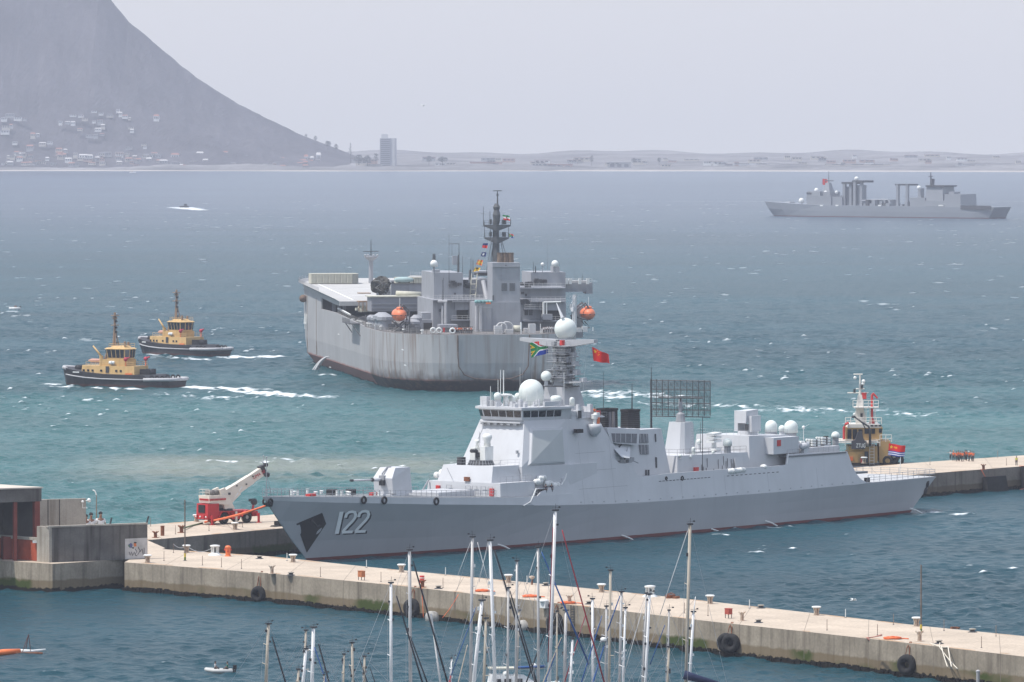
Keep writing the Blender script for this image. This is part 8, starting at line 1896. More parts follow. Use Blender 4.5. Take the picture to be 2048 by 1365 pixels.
Y(1243, 1185, 1239, 6, ALU, 699, "yacht with a grey mast, left of a pair close together", hd=20); Y(1251, 1217, 1246, 5, ALW, 695, "yacht with a short white mast, right of a pair close together", hd=15); Y(1293, 1188, 1286, 5, ALU, 703, "yacht with a thin grey mast behind the white one at right of centre", ((1289, 1202, 1246, 1358, 'w', 1.2),)); Y(1299, 1190, 1291, 6.5, ALW, 698, "yacht with a white mast right of centre, its grey twin behind it", ((1330, 1250, 1300, 1330, 'b', 1.6),), hd=12)
Y(1338, 1222, 1335, 4, ALU, 706, "yacht with a thin mast halfway between two taller masts at right"); Y(1338, 1295, 1335, 5.5, ALT, 693, "yacht with a short blunt mast in front of the thin one at right", L=8)
def bigcover(y, loc, D, t_, f_):
 p, q = loc(at_depth(1368, 1350, D - 1)), loc(at_depth(1445, 1372, D - 1)); m = MB(); m.smooth = True; m.tube([p, np.array(p) + .3 * (np.array(q) - np.array(p)), q], .52, 10, .3); m.build("boom_cover", SAILC['n'], y)
Y(1380, 1050, 1372, 7, ALT, 702, "yacht with a tall cream mast at the right end and a navy boom cover", ((1375, 1062, 1320, 1230, 'w', 1.0),), extra=bigcover, hd=10, L=13); Y(1387, 1225, 1379, 6, ALW, 695, "yacht with a white mast in front of the cream one, rightmost of the yachts", ((1391, 1194, 1387, 1228, 'w', 2),), hd=15)
# motor cruiser whose cabin top shows between the masts
c = at_depth(1026, 1365, 716); F_ = Frame((c[0], 716, 0), 8); o = thing("motor_cruiser", "white motor cruiser with dark windows and a blue canvas between the masts", "boat", F_.o, 8)
m = MB(); m.smooth = True; m.loft([[(x, -w_, z), (x, -w_ * .8, -.4), (x, w_ * .8, -.4), (x, w_, z)] for x, w_, z in ((-5, 1.7, 1.2), (-2, 1.9, 1.2), (2, 1.7, 1.4), (4.6, .8, 1.7), (5.4, .05, 1.8))]); m.build("hull", GELC, o)
m = MB(); m.loft([[(-2.9, -1.5, 1.2), (3.0, -1.2, 1.4), (3.0, 1.2, 1.4), (-2.9, 1.5, 1.2)], [(-2.6, -1.3, 2.65), (1.4, -1.1, 2.5), (1.4, 1.1, 2.5), (-2.6, 1.3, 2.65)]]); cb_ = m.build("cabin", GELC, o)
for x in (-2.0, -.8, .5): MB().box(x - .4, x + .4, -1.46, -1.2, 1.7, 2.25).build("window", GLASS, cb_)
m = MB(); m.box(-2.8, 3.4, -1.1, 1.1, 3.3, 3.45); m.build("flybridge_roof", CREAM, o); m = MB()
for x in (-2.4, 2.6): m.tube([(x, -1, 2.5), (x, -1, 3.3)], .06, 5); m.tube([(x, 1, 2.5), (x, 1, 3.3)], .06, 5)
m.each("roof_post", STEELG, o); m = MB(); m.smooth = True; m.tube([(0, -1.15, 3.5), (3.6, -1.1, 3.6)], .16, 6); m.build("blue_canvas", SAILC['b'], o); m = MB(); m.smooth = True; m.lathe([(.32, 0), (.36, .1), (.3, .3), (.1, .36)], (2.4, 0, 3.5), 12); m.build("radar_dome", WHITE, o); m = MB(); m.smooth = True; m.ball((-1.0, -.9, 2.75), .4, 8, 5, -.5); m.ball((.2, -.8, 2.6), .35, 8, 5, -.5); m.each("deck_gear", WHITE, o)
p = at_depth(1956, 1342, 728); o = thing("mooring_pile", "grey round mooring pile rising at the bottom right corner", "pile", (p[0], 728, 0)); m = MB(); m.tube([(0, 0, -2), (0, 0, p[2])], .22, 10); m.build("shaft", ALU, o); m = MB(); m.lathe([(.26, p[2] - .12), (.26, p[2]), (.05, p[2] + .12)], (0, 0, 0), 10); m.build("cap", FENG, o)

# ================================================================== small craft and birds
c = at(441, 1347); dg = thing("dinghy", "small grey inflatable dinghy with an outboard motor, bottom left", "dinghy", c, 172)
m = MB(); m.smooth = True; m.tube([(-1.6, -.62, .3), (.8, -.62, .32), (1.5, -.35, .4), (1.75, 0, .45), (1.5, .35, .4), (.8, .62, .32), (-1.6, .62, .3)], .24, 8); m.build("tube", paint("dinghy_grey", (.52, .52, .50), .6), dg); m = MB(); m.box(-1.5, 1.2, -.55, .55, .12, .18); m.build("floor", STEELG, dg); m = MB(); m.box(-1.6, -1.5, -.5, .5, .1, .6); m.build("transom", DARK, dg); m = MB(); m.cbox((-1.75, 0, .75), (.4, .3, .5)); m.tube([(-1.8, 0, .5), (-1.8, 0, -.3)], .08, 6); m.build("outboard_motor", BLACK, dg); m = MB(); m.box(-.9, -.7, -.5, .5, .4, .45); m.box(.5, .7, -.5, .5, .4, .45); m.each("thwart", CREAM, dg)
c = at(46, 1308); fl_ = thing("floating_wreck", "half-sunk orange and white float with a small tripod mast, bottom left corner", "float", c, 24)
m = MB(); m.smooth = True; m.tube([(-4.6, 0, .1), (-2.4, 0, .28), (-.4, 0, .3)], .42, 10, .36); m.build("orange_float", ORANGE, fl_); m = MB(); m.smooth = True; m.tube([(-.5, 0, .3), (1.2, .1, .25), (3.0, .1, .4)], .3, 8, .12); m.build("white_float", WHITE, fl_); m = MB(); m.tube([(-1.0, -.3, .1), (2.4, -.4, .0)], .16, 6); m.build("rusty_spar", RUST, fl_)
m = MB()
for q in ((-.2, -.4), (.5, .45), (.9, -.3)): m.tube([(q[0], q[1], .3), (.75, 0, 2.4)], .05, 5)
m.build("tripod", paint("tripod_dark", (.10, .04, .035), .7), fl_); m = MB(); m.tube([(-3.4, 0, .4), (-3.4, 0, 1.2)], .06, 5); m.build("stub_post", DARK, fl_)
c = at(30, 619); sb = thing("small_boat", "tiny white open boat alone on the water at the left edge", "boat", c, 170); m = MB(); m.smooth = True; m.loft([[(x, -w_, .75), (x, -w_ * .7, -.2), (x, w_ * .7, -.2), (x, w_, .75)] for x, w_ in ((-1.9, .9), (0, 1.0), (1.4, .7), (2.2, .05))]); m.build("hull", GELC, sb); m = MB(); m.cbox((-.2, 0, 1.0), (.8, .8, .6)); m.build("console", paint("console_brown", (.16, .10, .08), .8), sb); m = MB(); m.cbox((-1.9, 0, .9), (.4, .4, .6)); m.build("outboard_motor", BLACK, sb)
c = at(370, 416); jb = thing("speedboat", "dark speedboat throwing up spray far out on the left", "speedboat", c, 176); m = MB(); m.smooth = True; m.loft([[(x, -w_, 1.5), (x, -w_ * .7, .2), (x, w_ * .7, .2), (x, w_, 1.5)] for x, w_ in ((-3, 1.2), (0, 1.3), (3, .8), (4.2, .05))]); m.build("hull", DARK, jb); m = MB(); m.cbox((-.5, 0, 2.2), (2.2, 1.6, 1.6)); m.build("cabin", DARK, jb)
c = at(265, 346.5); sb2 = dup(sb, (c[0], c[1], 0), 10, "tiny dark-looking boat close under the far shore on the left", None, 2.0)
def gull(x, y, D, label, deg, s=1.0):
 p = at_depth(x, y, D); o = thing("gull", label, "bird", p, deg, "gulls"); o.scale = (s,) * 3
 m = MB(); m.smooth = True; m.loft([[(u, r * math.cos(t), r * .9 * math.sin(t)) for t in np.linspace(0, 6.283, 9)[:-1]] for u, r in ((-.34, .015), (-.24, .05), (-.05, .09), (.12, .085), (.2, .05), (.27, .06), (.33, .04), (.4, .008))]); 
 for sg in (-1, 1): m.loft([[(c_ + w_ * .5, sg * yy, z), (c_, sg * yy, z + .02), (c_ - w_ * .5, sg * yy, z), (c_, sg * yy, z - .01)] for yy, c_, w_, z in ((.05, .03, .24, .04), (.35, .07, .22, .16), (.65, .0, .15, .14), (.85, -.14, .03, .08))], True)
 m.build("body", WHITE, o)
 for sg in (-1, 1): m = MB(); m.loft([[(c_ + w_ * .5, sg * yy, z), (c_, sg * yy, z + .022), (c_ - w_ * .5, sg * yy, z), (c_, sg * yy, z - .012)] for yy, c_, w_, z in ((.66, -.0, .155, .14), (.86, -.145, .03, .08))]); m.build("wing_tip", BLACK, o)
gull(1706, 1201, 745, "gull gliding low over the near pier's basin at the right", 20, 1.25); gull(846, 212, 1100, "gull flying high against the pale sky above the tower block", 60, 1.1)
# ================================================================== SUPPLY SHIP far out on the right
B0, S0 = at(1549, 432.5), at(1993, 437.5); SF = Frame((B0[0], B0[1], 0), math.degrees(math.atan2(S0[1] - B0[1], S0[0] - B0[0])))
SU = thing("supply_ship", "distant pale grey naval supply ship with two replenishment gantries on the right", "ship", SF.o, SF.deg)
FG = paint("far_navy_grey", (.24, .255, .28), .6, var=.06, scale=.08); FGD = paint("far_dark_grey", (.06, .062, .07), .7, var=.1, scale=.2)
HB = 12.0; La = SF.on(1993, 437, -HB)[0]
m = MB(); rg = []
for x, w_ in ((1549, .03), (1556, .22), (1572, .55), (1600, .85), (1640, 1), (1800, 1), (1900, 1), (1960, .95), (1993, .85)):
 a = SF.on(x - 16 * max(0, (x - 1880) / 113), 433, -HB * w_)[0] if x > 1549 else 0; k = max(0, 1 - (x - 1549) / 70); kb = max(0, (x - 1940) / 53); zt = float(np.interp(x, [1549, 1600, 1640, 1900], [10.2, 8.9, 8.2, 7.9]))
 h = [(-2, w_ * .95), (0, w_), (zt * .5, w_ + .06 * k + .02), (zt, min(1.02, w_ + .30 * k * (1 - k) + .02))]; of = lambda z: -8.2 * k * max(z, 0) / 10 + 5.0 * kb * max(z, 0) / 8
 rg.append([(a + of(z), -HB * q, z) for z, q in h] + [(a + of(z), HB * q, z) for z, q in reversed(h)])
m.loft(rg); m.build("hull", bands("far_hull", (.215, .235, .265), [(.6, (.12, .05, .05), .05)], axis=2, rough=.6, var=.05, scale=.05), SU)
def sbx(x0, x1, y0, y1, b0, b1, name, mat=FG, tap=1.0, par=SU):
 bb = min(b0, b1); p, q = SF.on(x0, y1, bb), SF.on(x1, y0, bb); cx_, hx_ = (p[0] + q[0]) / 2, (q[0] - p[0]) / 2; m = MB(); m.loft([[(cx_ - hx_, b0, p[2]), (cx_ + hx_, b0, p[2]), (cx_ + hx_, b1, p[2]), (cx_ - hx_, b1, p[2])], [(cx_ - hx_ * tap, b0 * tap, q[2]), (cx_ + hx_ * tap, b0 * tap, q[2]), (cx_ + hx_ * tap, b1 * tap, q[2]), (cx_ - hx_ * tap, b1 * tap, q[2])]]); return m.build(name, mat, par)
fs_ = sbx(1613, 1662, 392, 413, -9, 9, "forward_superstructure"); sbx(1614, 1640, 383, 392, -9, 9, "bridge", FG, .96); sbx(1613, 1622, 385.5, 388.5, -9.2, 9.2, "bridge_windows", FGD, 1, fs_); sbx(1640, 1660, 384, 392, -6, 6, "radar_deck"); sbx(1662, 1684, 394, 413, -8, 8, "deckhouse"); sbx(1645, 1659, 366, 384, -3, 3, "lattice_mast", FG, .45)
m = MB(); p, q = SF.on(1657.5, 384, 0), SF.on(1657.5, 343, 0); m.tube([p, q], .35, 6, .15); p, q = SF.on(1650, 362, 0), SF.on(1667, 362, 0); m.tube([p, q], .35, 5); m.build("foremast", FGD, SU)
for x0, x1, y0 in ((1685, 1703, 366), (1706, 1724, 363)):
 for s in (-1, 1): sbx(x0, x0 + 5, y0, 413, s * 5.5 - 1.0, s * 5.5 + 1.0, "gantry_post"); sbx(x1 - 5, x1, y0, 413, s * 4.5 - 1.0, s * 4.5 + 1.0, "gantry_post")
 sbx(x0 - 2, x1 + 2, y0 - 1.5, y0 + 2.5, -6.5, 6.5, "gantry_beam", FGD); sbx(x0 + 4, x1 - 4, y0 + 8, 413, -4, 4, "gantry_house")
for x in (1792, 1811):
 for s in (-1, 1): sbx(x, x + 4.5, 369, 413, s * 5 - 1, s * 5 + 1, "gantry_post")
sbx(1790, 1817, 368.5, 371.5, -6, 6, "gantry_beam", FGD)
R_ = random.Random(21)
for k in range(16): x = 1727 + k * 4.0 + (22 if k > 12 else 0); h = R_.uniform(4, 13); sbx(x, x + R_.uniform(3, 8), 413 - h, 413, -R_.uniform(3, 10), R_.uniform(2, 8), "deck_gear", R_.choice((FG, FG, FGD)))
m = MB(); pts = [SF.on(x, y, -6) for x, y in ((1725, 402), (1752, 400), (1776, 400), (1783, 412))]; m.tube(pts, .7, 6); m.build("hose_boom", FG, SU)
sbx(1820, 1850, 396, 413, -9, 9, "after_superstructure"); sbx(1836, 1842, 377, 396, -2, 2, "radome_tower"); sbx(1849, 1886, 372, 404, -8, 8, "funnel_block", FG, .86); sbx(1851, 1888, 371.2, 374, -8, 8, "funnel_cap", FGD); sbx(1849, 1900, 402, 413, -10, 10, "hangar_house"); sbx(1888, 1921, 389, 416, -10, 10, "hangar", FG, .97); sbx(1896, 1908, 384, 389, -4, 4, "hangar_tower")
m = MB(); p, q = SF.on(1862, 372, 0), SF.on(1861.5, 345, 0); m.tube([p, q], .8, 6, .3); p, q = SF.on(1864, 372, 0), SF.on(1866, 358, 0); m.tube([p, q], 1.6, 6, 1.2); p, q = SF.on(1857, 354, 0), SF.on(1866, 353, 0); m.tube([p, q], .3, 5); m.build("mainmast", FGD, SU)
m = MB(); m.smooth = True
for x, y, r in ((1633, 381, 1.6), (1651, 386, 1.5), (1713, 358, 1.6), (1838, 376, 1.5), (1673, 385, 1.2), (1603, 402, 2.0)): m.ball(SF.on(x, y, -4), r, 10, 6, -.9)
m.each("radome", WHITE, SU)
m = MB(); p, q = SF.on(1922, 418, -11.6), SF.on(1985, 420, -10.6); m.box(p[0], q[0], -12.3, -12.0, 6.2, 8.9); m.build("deck_net", FGD, SU)
m = MB()
for x in (1644, 1675, 1760, 1881, 1884): p = SF.on(x, 411.5, -11.5); m.box(p[0] - 1.2, p[0] + 1.2, -12.3, -11.2, p[2] - .5, p[2] + .5)
m.each("life_raft", WHITE, SU); sbx(1567, 1580, 404, 409, -4, 4, "gun_mount", FG, .7)
flag("national_flag", "red flag flying from the distant supply ship's foremast", "flag", [(1645, 358), (1645, 370), (1655, 371), (1655, 359)], float(SF.world((40, 0, 30))[1]), lambda u, v: 'red', 20, 14, .1)
# ================================================================== HOUSES and trees on the far shore
def slope_hit(x, y):
 for D in np.arange(8440, 9200, 6.0):
  P = at_depth(x, y, D)
  if P[2] <= hill_z(P[0], D): return P
 return at_depth(x, y, 8500)
HM = [paint("house_white", (.62, .62, .60), .8, var=.1, scale=.05), paint("house_cream", (.50, .46, .40), .8, var=.1, scale=.05), paint("house_grey", (.33, .33, .33), .8, var=.1, scale=.05), paint("house_pink", (.42, .30, .26), .8, var=.1, scale=.05)]
RM = [paint("roof_red", (.26, .12, .09), .9, var=.15, scale=.1), paint("roof_slate", (.12, .12, .13), .9, var=.15, scale=.1), paint("roof_pale", (.45, .44, .43), .9, var=.1, scale=.1)]
HP = {}
def house(x, y, wpx, hpx, wm, rm, label, group, flat_=False, on=None):
 P = on if on is not None else slope_hit(x, y); s = m_per_px(P); w_, h_ = wpx * s, hpx * s
 key = (wm, rm, flat_)
 if key not in HP:
  o = thing("house", label, "house", (0, 0, 0)); m = MB(); m.box(-.5, .5, -.5, .5, -.9, .7); m.build("wall", HM[wm], o)
  m = MB(); (m.box(-.53, .53, -.53, .53, .7, .8) if flat_ else m.loft([[(-.54, -.54, .7), (-.54, .54, .7), (-.42, 0, 1.05)], [(.54, -.54, .7), (.54, .54, .7), (.42, 0, 1.05)]])); m.build("roof", RM[rm], o)
  m = MB()
  for k in (-.3, 0, .3): m.box(k - .09, k + .09, -.52, -.49, .1, .5)
  m.build("windows", RM[1], o); HP[key] = o; r = o
  r.location = tuple(P); r.scale = (w_, 8, h_); r['label'] = label; r['group'] = group
 else: r = dup(HP[key], P, 0, label, group, (w_, 8, h_))
 return r
GHI, GLO = "houses up on the mountain's slope", "houses along the shore below the mountain"
R_ = random.Random(31)
hi = [(20, 228, 26, 8), (36, 234, 22, 8), (8, 236, 14, 7), (50, 236, 9, 6), (12, 252, 18, 8), (10, 262, 22, 7), (22, 250, 8, 7), (146, 230, 16, 4), (162, 231, 12, 4), (121, 242, 8, 9), (135, 244, 12, 5), (146, 245, 10, 6), (170, 237, 14, 5), (160, 258, 14, 4), (188, 241, 9, 6), (188, 222, 12, 4), (202, 226, 10, 5), (200, 240, 12, 10), (206, 250, 9, 9), (196, 257, 18, 7), (180, 270, 18, 6), (192, 270, 12, 7), (204, 268, 12, 4), (220, 231, 14, 4), (236, 219, 8, 7), (241, 226, 9, 8), (250, 231, 14, 7), (259, 236, 7, 5), (313, 233, 15, 12), (262, 254, 14, 5), (264, 260, 9, 6), (258, 294, 14, 6), (288, 288, 13, 4), (290, 293, 8, 5), (66, 268, 12, 9), (76, 268, 9, 6), (30, 284, 12, 6), (60, 292, 17, 11), (85, 286, 18, 7), (100, 284, 14, 5), (118, 298, 14, 8), (131, 299, 9, 8)]
for k, (x, y, w_, h_) in enumerate(hi):
 lab = "big white house alone highest on the slope, with tall columns" if (x, y) == (313, 233) else ("white villa of the stepped bright pair at the top of the slope" if 230 < x < 262 and y < 240 else "pale house among the trees partway up the mountain's slope")
 house(x, y + h_ / 2, w_ * R_.uniform(.7, .95), h_ * R_.uniform(.6, .8), 0 if k in (24, 25, 26, 28, 7) else R_.choice((0, 0, 1, 2, 2)), R_.choice((0, 1, 2, 2)), lab, GHI, R_.random() < .5)
for k in range(92):
 x = R_.uniform(0, 640) if k < 70 else R_.uniform(0, 330); yb = R_.uniform(308, 334) if x < 420 else R_.uniform(316, 336); w_ = R_.uniform(6, 17); h_ = R_.uniform(3, 7)
 house(x, yb, w_, h_, R_.choice((0, 1, 1, 2, 2, 3)), R_.choice((0, 0, 1, 2)), "small pale house in the village strip at the foot of the mountain", GLO, R_.random() < .3)
for x, y, w_, h_ in ((137, 322, 14, 6), (612, 322, 8, 12), (624, 322, 7, 9), (637, 320, 9, 14), (400, 312, 14, 8), (350, 316, 16, 9), (448, 310, 16, 7)): house(x, y, w_, h_, 0, R_.choice((0, 2)), "bright white larger house standing out in the shoreline village", GLO)
GP2 = "low buildings along the distant plain"
def plain_pt(x, y): D = 8560.0; P = at_depth(x, y, D); return P
for k in range(60):
 x = R_.uniform(700, 2040); y = R_.uniform(318, 334) if x < 1500 else R_.uniform(312, 330); w_ = R_.uniform(8, 34); h_ = R_.uniform(2.5, 6); house(x, y, w_, h_, R_.choice((0, 1, 1, 2, 3)), R_.choice((0, 2, 2)), "long low building on the flat shore right of the mountain", GP2, True, plain_pt(x, y))
for x0, x1, y, h_, wm in ((940, 1004, 333, 11, 3), (1215, 1262, 336, 15, 2), (1095, 1145, 338, 12, 3), (870, 892, 330, 4, 0), (1465, 1580, 329, 2.5, 0), (1910, 2046, 331, 2.2, 0), (1650, 1780, 330, 2.2, 1)): house((x0 + x1) / 2, y, x1 - x0, h_, wm, 0 if wm == 3 else 2, "broad building block among the low shore buildings", GP2, True, plain_pt((x0 + x1) / 2, y))
# tower block of flats
P = at_depth(776, 320, 8640); s = m_per_px(P); o = thing("tower_block", "tall grey block of flats rising from the shore right of the mountain", "tower block", (P[0], P[1], 4)); H_ = (320 - 277) * s + P[2] - 4
TWC = paint("tower_concrete", (.30, .30, .32), .9, var=.1, scale=.05); TWL = paint("tower_pale", (.50, .50, .50), .9, var=.08, scale=.05)
m = MB(); m.box(-16 * s, 5 * s, -9, 9, 0, H_); m.build("slab", TWC, o); m = MB(); m.box(5 * s, 13.5 * s, -8, 9, 0, H_); m.build("slab", TWL, o); m = MB(); m.box(13.5 * s, 17 * s, -9, 9, 0, H_); m.build("slab", TWC, o); m = MB(); m.box(5 * s, 7.2 * s, -8.4, -8, 0, H_); m.build("stair_strip", TWC, o); m = MB(); m.box(-13 * s, 0, -7, 7, H_, H_ + 8 * s); m.build("plant_room", TWL, o)
m = MB()
for k in range(14): z = H_ * (k + .6) / 14.5; m.box(-14 * s, 4 * s, -9.15, -9, z, z + 1.0)
m.build("window_bands", paint("tower_window", (.05, .055, .06), .5), o)
# trees: each with trunk and a crown of many leaf clumps
LEAF = paint("far_foliage", (.105, .11, .105), .95, var=.4, scale=.1); BARK = paint("far_bark", (.06, .05, .04), .95)
def tree(x, yb, yt, wpx, label, conic=False, D=8530.0, name="broadleaf_tree"):
 P = at_depth(x, yb, D); Q = at_depth(x, yt, D); s = m_per_px(P); H_ = Q[2] - P[2]; W_ = wpx * s / 2; o = thing(name, label, "tree", P, 0, "trees on the far shore"); R2 = random.Random(int(x))
 m = MB(); m.tube([(0, 0, -3), (0, 0, H_ * .6)], W_ * .09, 6, W_ * .03)
 for k in range(4): a = k * 1.6; m.tube([(0, 0, H_ * (.3 + .1 * k)), (W_ * .5 * math.cos(a), W_ * .5 * math.sin(a), H_ * (.5 + .1 * k))], W_ * .04, 4)
 m.build("trunk", BARK, o); m = MB()
 for k in range(220):
  z = R2.random(); r = W_ * ((1.02 - z) ** .8 if conic else math.sin(math.pi * (.15 + .8 * z)) ** .6) * math.sqrt(R2.random()) * R2.uniform(.75, 1.12); a = R2.uniform(0, 6.28); c = np.array((r * math.cos(a), r * math.sin(a), H_ * ((.08 if conic else .25) + (.92 if conic else .72) * z))); q = W_ * R2.uniform(.12, .26) * (.6 if conic else 1)
  v = [c + np.array([R2.uniform(-q, q), R2.uniform(-q, q), R2.uniform(-q, q) * .7]) for _ in range(4)]; m.add(v, [(0, 1, 2), (0, 2, 3), (0, 1, 3), (1, 2, 3)])
 m.build("crown", LEAF, o)
tree(701, 322, 286, 13, "tall pointed pine at the foot of the mountain's right end", True, name="pine_tree")
for k, (x, yb, yt, w_) in enumerate(((718, 326, 310, 20), (735, 328, 311, 18), (752, 327, 307, 12), (858, 327, 312, 14), (885, 326, 314, 22), (1183, 328, 311, 9), (1268, 328, 316, 8), (1318, 326, 316, 10), (612, 276, 268, 6), (631, 284, 272, 8), (656, 296, 282, 14), (672, 302, 288, 10))):
 tree(x, yb, yt, w_, "dark rounded tree on the mountain's lower skyline" if 600 < x < 690 else ("dark clump-like tree between the mountain and the tower block" if x < 860 else "lone dark tree sticking up from the flat shore"), D=8540 if x > 690 else 8700)
# ================================================================== PEOPLE
SKIN = paint("skin", (.24, .13, .085), .6, var=.05); HAIRM = paint("hair_black", (.015, .013, .012), .8); TROU = paint("dark_trousers", (.022, .024, .032), .85); CLOTH = {'o': paint("orange_vest", (.72, .13, .035), .75), 'w': paint("white_shirt", (.62, .62, .62), .8), 'g': paint("green_jacket", (.02, .19, .13), .8), 'y': paint("yellow_vest", (.50, .55, .05), .75), 'r': paint("red_shirt", (.45, .05, .04), .8), 'b': paint("dark_overall", (.03, .035, .06), .8)}
def skin_mesh(verts, edges, name, mat, sub=1):
 me = bpy.data.meshes.new(name); me.from_pydata([v[:3] for v in verts], edges, []); o = bpy.data.objects.new(name, me); COL.objects.link(o); sk = o.modifiers.new("s", 'SKIN'); sk.use_smooth_shade = True
 for i, v in enumerate(verts): r = v[3]; me.skin_vertices[0].data[i].radius = (r, r if len(v) < 5 else v[4])
 me.skin_vertices[0].data[0].use_root = True
 o.modifiers.new("u", 'SUBSURF').levels = sub; dg_ = bpy.context.evaluated_depsgraph_get(); nm = bpy.data.meshes.new_from_object(o.evaluated_get(dg_)); bpy.data.objects.remove(o); bpy.data.meshes.remove(me); nm.materials.clear(); nm.materials.append(mat); nm.name = name; return nm
def person_meshes(pose):
 sit = pose == 'sit'; wk = .22 if pose == 'walk' else .04; pz = .45 if sit else .93
 V = [(0, 0, pz, .125, .10), (0, 0, pz + .2, .125, .09), (0, .0, pz + .42, .15, .10), (0, .01, pz + .53, .06), (0, .02, pz + .60, .07, .075), (0, .03, pz + .70, .088, .098), (0, .02, pz + .78, .06)]; E_ = [(0, 1), (1, 2), (2, 3), (3, 4), (4, 5), (5, 6)]
 V.append((0, .13, pz + .675, .016)); E_.append((5, 7))
 arms = []; legs = []
 for s in (-1, 1):
  k = len(V); f = s * wk
  el = (s * .25, -f * .5 + (.08 if sit else 0), pz + .2); wr = (s * .24, -f * .8 + (.28 if sit else .07), pz + (.05 if sit else -.04))
  if pose == 'point' and s > 0: el, wr = (.42, .12, pz + .36), (.62, .30, pz + .42)
  V += [(s * .19, 0, pz + .46, .058), (*el, .043), (*wr, .030), (wr[0], wr[1] + .03, wr[2] - .07, .036, .018)]; E_ += [(2, k), (k, k + 1), (k + 1, k + 2), (k + 2, k + 3)]; arms.append(k)
  for q, (dx, dy, L) in enumerate(((-.03, .01, .07), (-.01, .015, .085), (.01, .015, .08), (.028, .01, .065), (-.04 * s, .04, .03))): n_ = len(V); V += [(wr[0] + dx, wr[1] + .03 + dy, wr[2] - .07 - L * .6, .009), (wr[0] + dx * 1.1, wr[1] + .05 + dy, wr[2] - .07 - L, .007)]; E_ += [(k + 3, n_), (n_, n_ + 1)]
  k = len(V); legs.append(k)
  if sit: V += [(s * .1, .02, pz - .02, .085), (s * .13, .42, pz + .03, .062), (s * .13, .48, .08, .045), (s * .13, .62, .04, .04)]
  else: V += [(s * .1, 0, pz - .05, .09), (s * .11, f * .6 + .03, .5, .062), (s * .11, f - .02, .09, .045), (s * .12, f + .14, .04, .04)]
  E_ += [(0, k), (k, k + 1), (k + 1, k + 2), (k + 2, k + 3)]
 body = skin_mesh(V, E_, "body", SKIN)
 L = []; LE = []; L.append((0, 0, pz + .02, .14, .115))
 for k in legs: n_ = len(L); L += [(*V[k][:3], V[k][3] + .018), (*V[k + 1][:3], V[k + 1][3] + .018), (*V[k + 2][:3], V[k + 2][3] + .02)]; LE += [(0, n_), (n_, n_ + 1), (n_ + 1, n_ + 2)]
 tr = skin_mesh(L, LE, "trousers", TROU); T_ = [(0, 0, pz + .02, .15, .125), (0, 0, pz + .2, .145, .115), (0, .0, pz + .43, .165, .12)]; TE = [(0, 1), (1, 2)]
 for k in arms: n_ = len(T_); mid = np.array(V[k + 1][:3]) * .75 + np.array(V[k][:3]) * .25; T_ += [(*V[k][:3], .072), (*mid, .056)]; TE += [(2, n_), (n_, n_ + 1)]
 tp = skin_mesh(T_, TE, "top", CLOTH['o']); hr = MB(); hr.smooth = True; hr.ball((0, .0, pz + .74), .108, 12, 7, -.15, 1.0); ho = hr.build("hair", HAIRM); hm_ = ho.data; bpy.data.objects.remove(ho)
 return body, tr, tp, hm_
PM = {k: person_meshes(k) for k in ('stand', 'walk', 'sit', 'point')}; VAR = {}
def person(P, deg, pose, top, label, group=None, hat=None, s=1.0):
 o = thing("person", label, "person", P, deg, group); o.scale = (s,) * 3
 for me, nm, mt in zip(PM[pose], ("body", "trousers", "top", "hair"), (None, None, CLOTH[top], hat)):
  key = (me.name, mt.name if mt else '')
  if key not in VAR:
   c_ = me.copy() if mt else me
   if mt: c_.materials.clear(); c_.materials.append(mt)
   VAR[key] = c_
  q = bpy.data.objects.new("cap" if (nm == "hair" and hat) else nm, VAR[key]); COL.objects.link(q); q.parent = o
 return o
HATO, HATW = paint("orange_helmet", (.70, .22, .06), .5), WHITE
GV = "dockers in orange vests on the mole"
vest = [(1907, 923, 'stand', 'o', HATO, "docker in an orange vest and orange helmet, leftmost of the group on the mole"), (1913, 924, 'walk', 'o', None, "bare-headed docker in orange right beside the helmeted one"), (1917, 922.5, 'stand', 'o', None, "docker in orange third from the left in the group"), (1921, 923.5, 'walk', 'o', None, "docker in orange left of the group's middle"), (1925, 924, 'stand', 'o', None, "docker in orange at the middle of the group"), (1930, 921.5, 'walk', 'b', None, "docker in dark overalls between the orange vests"), (1933, 922, 'stand', 'o', None, "docker in orange just right of the one in dark overalls"), (1937.5, 924, 'stand', 'o', HATW, "docker in an orange vest and white helmet"), (1941, 923, 'walk', 'o', None, "docker in orange second from the right of the group"), (1946, 924, 'stand', 'o', None, "docker in orange at the right end of the group")]
for k, (x, y, po, tp_, ht, lb) in enumerate(vest): person(at(x, y, PZ), 150 + 35 * (k % 4), po, tp_, lb, GV, ht, 1.12)
person(at(1901, 920, PZ), 120, 'point', 'w', "docker in a white shirt just left of the orange-vested group"); person(at(2033, 932, PZ), 160, 'stand', 'y', "docker in a yellow vest standing alone at the mole's edge")
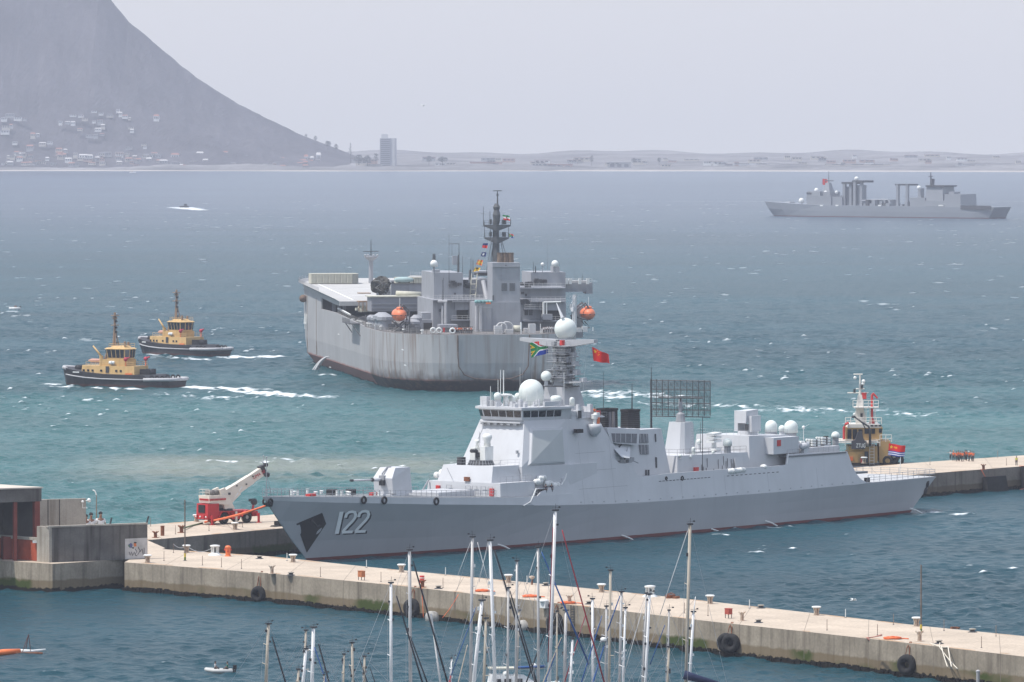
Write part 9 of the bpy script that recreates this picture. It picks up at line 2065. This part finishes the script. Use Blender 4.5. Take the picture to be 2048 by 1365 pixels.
for x, y, D, lb in ((172, 1050, 905, "person in white behind the wharf wall, left of the lamp post"), (182, 1047, 907, "person in pale pink behind the wharf wall, beside the lamp post"), (201, 1045, 909, "person in white behind the wharf wall, right of the lamp post")): P = at_depth(x, y - 7, D); person((P[0], P[1], PZ), 200, 'stand', 'w', lb, None, None, (P[2] - PZ) / 1.42)
dgm = dg.matrix_basis; person(tuple(Vector(dg.location) + Matrix.Rotation(rad(172), 3, 'Z') @ Vector((-.85, 0, .16))), 172 - 90, 'sit', 'g', "person in a green jacket steering the grey dinghy"); person(tuple(Vector(dg.location) + Matrix.Rotation(rad(172), 3, 'Z') @ Vector((.65, 0, .16))), 172 + 90, 'sit', 'w', "person in white sitting in the bow of the grey dinghy")
GS_ = "sailors lining the support ship's stern rail"; R_ = random.Random(77)
for k in range(26):
 x = 903 + k * 2.2 if k < 20 else 1088 + (k - 20) * 4.5; a = 3.5 + R_.random() * 3; q = MK.cut(x, 672, a); W_ = MK.world((a, q[1], 14.1)); c_ = 'o' if (k < 12 and k % 3 != 2) else ('w' if k % 2 else R_.choice(('b', 'o'))) if k < 20 else R_.choice(('w', 'w', 'b'))
 person(W_, 170 + R_.uniform(-50, 50), R_.choice(('stand', 'walk', 'stand', 'point')), c_, {'o': "sailor in an orange vest in the row on the support ship's stern deck", 'w': "sailor in white on the support ship's stern deck", 'b': "sailor in dark overalls on the support ship's stern deck"}[c_], GS_)
for a, bb, lb in ((124, 22.0, "sailor standing in the dark side opening of the support ship"), (190, 2, "person in white on the support ship's flight deck before the containers")): person(MK.world((a, bb, 14.1 if a < 150 else zf(a) + .27)), 200, 'stand', 'w', lb)
for (a, bb, z, tp_, lb) in ((28.5, 6.3, 8.5, 'r', "sailor in a red shirt on the destroyer's foredeck, left of the missile hatches"), (62.5, -7.1, 19.4, 'o', "sailor in an orange life vest on the destroyer's bridge wing"), (48.5, -8.1, 7.9, 'b', "dark-clad sailor at the destroyer's midship rail, left"), (50.0, -8.1, 7.9, 'b', "dark-clad sailor at the destroyer's midship rail, right")): person(DD.world((a, bb, z)), 200, 'stand', tp_, lb)
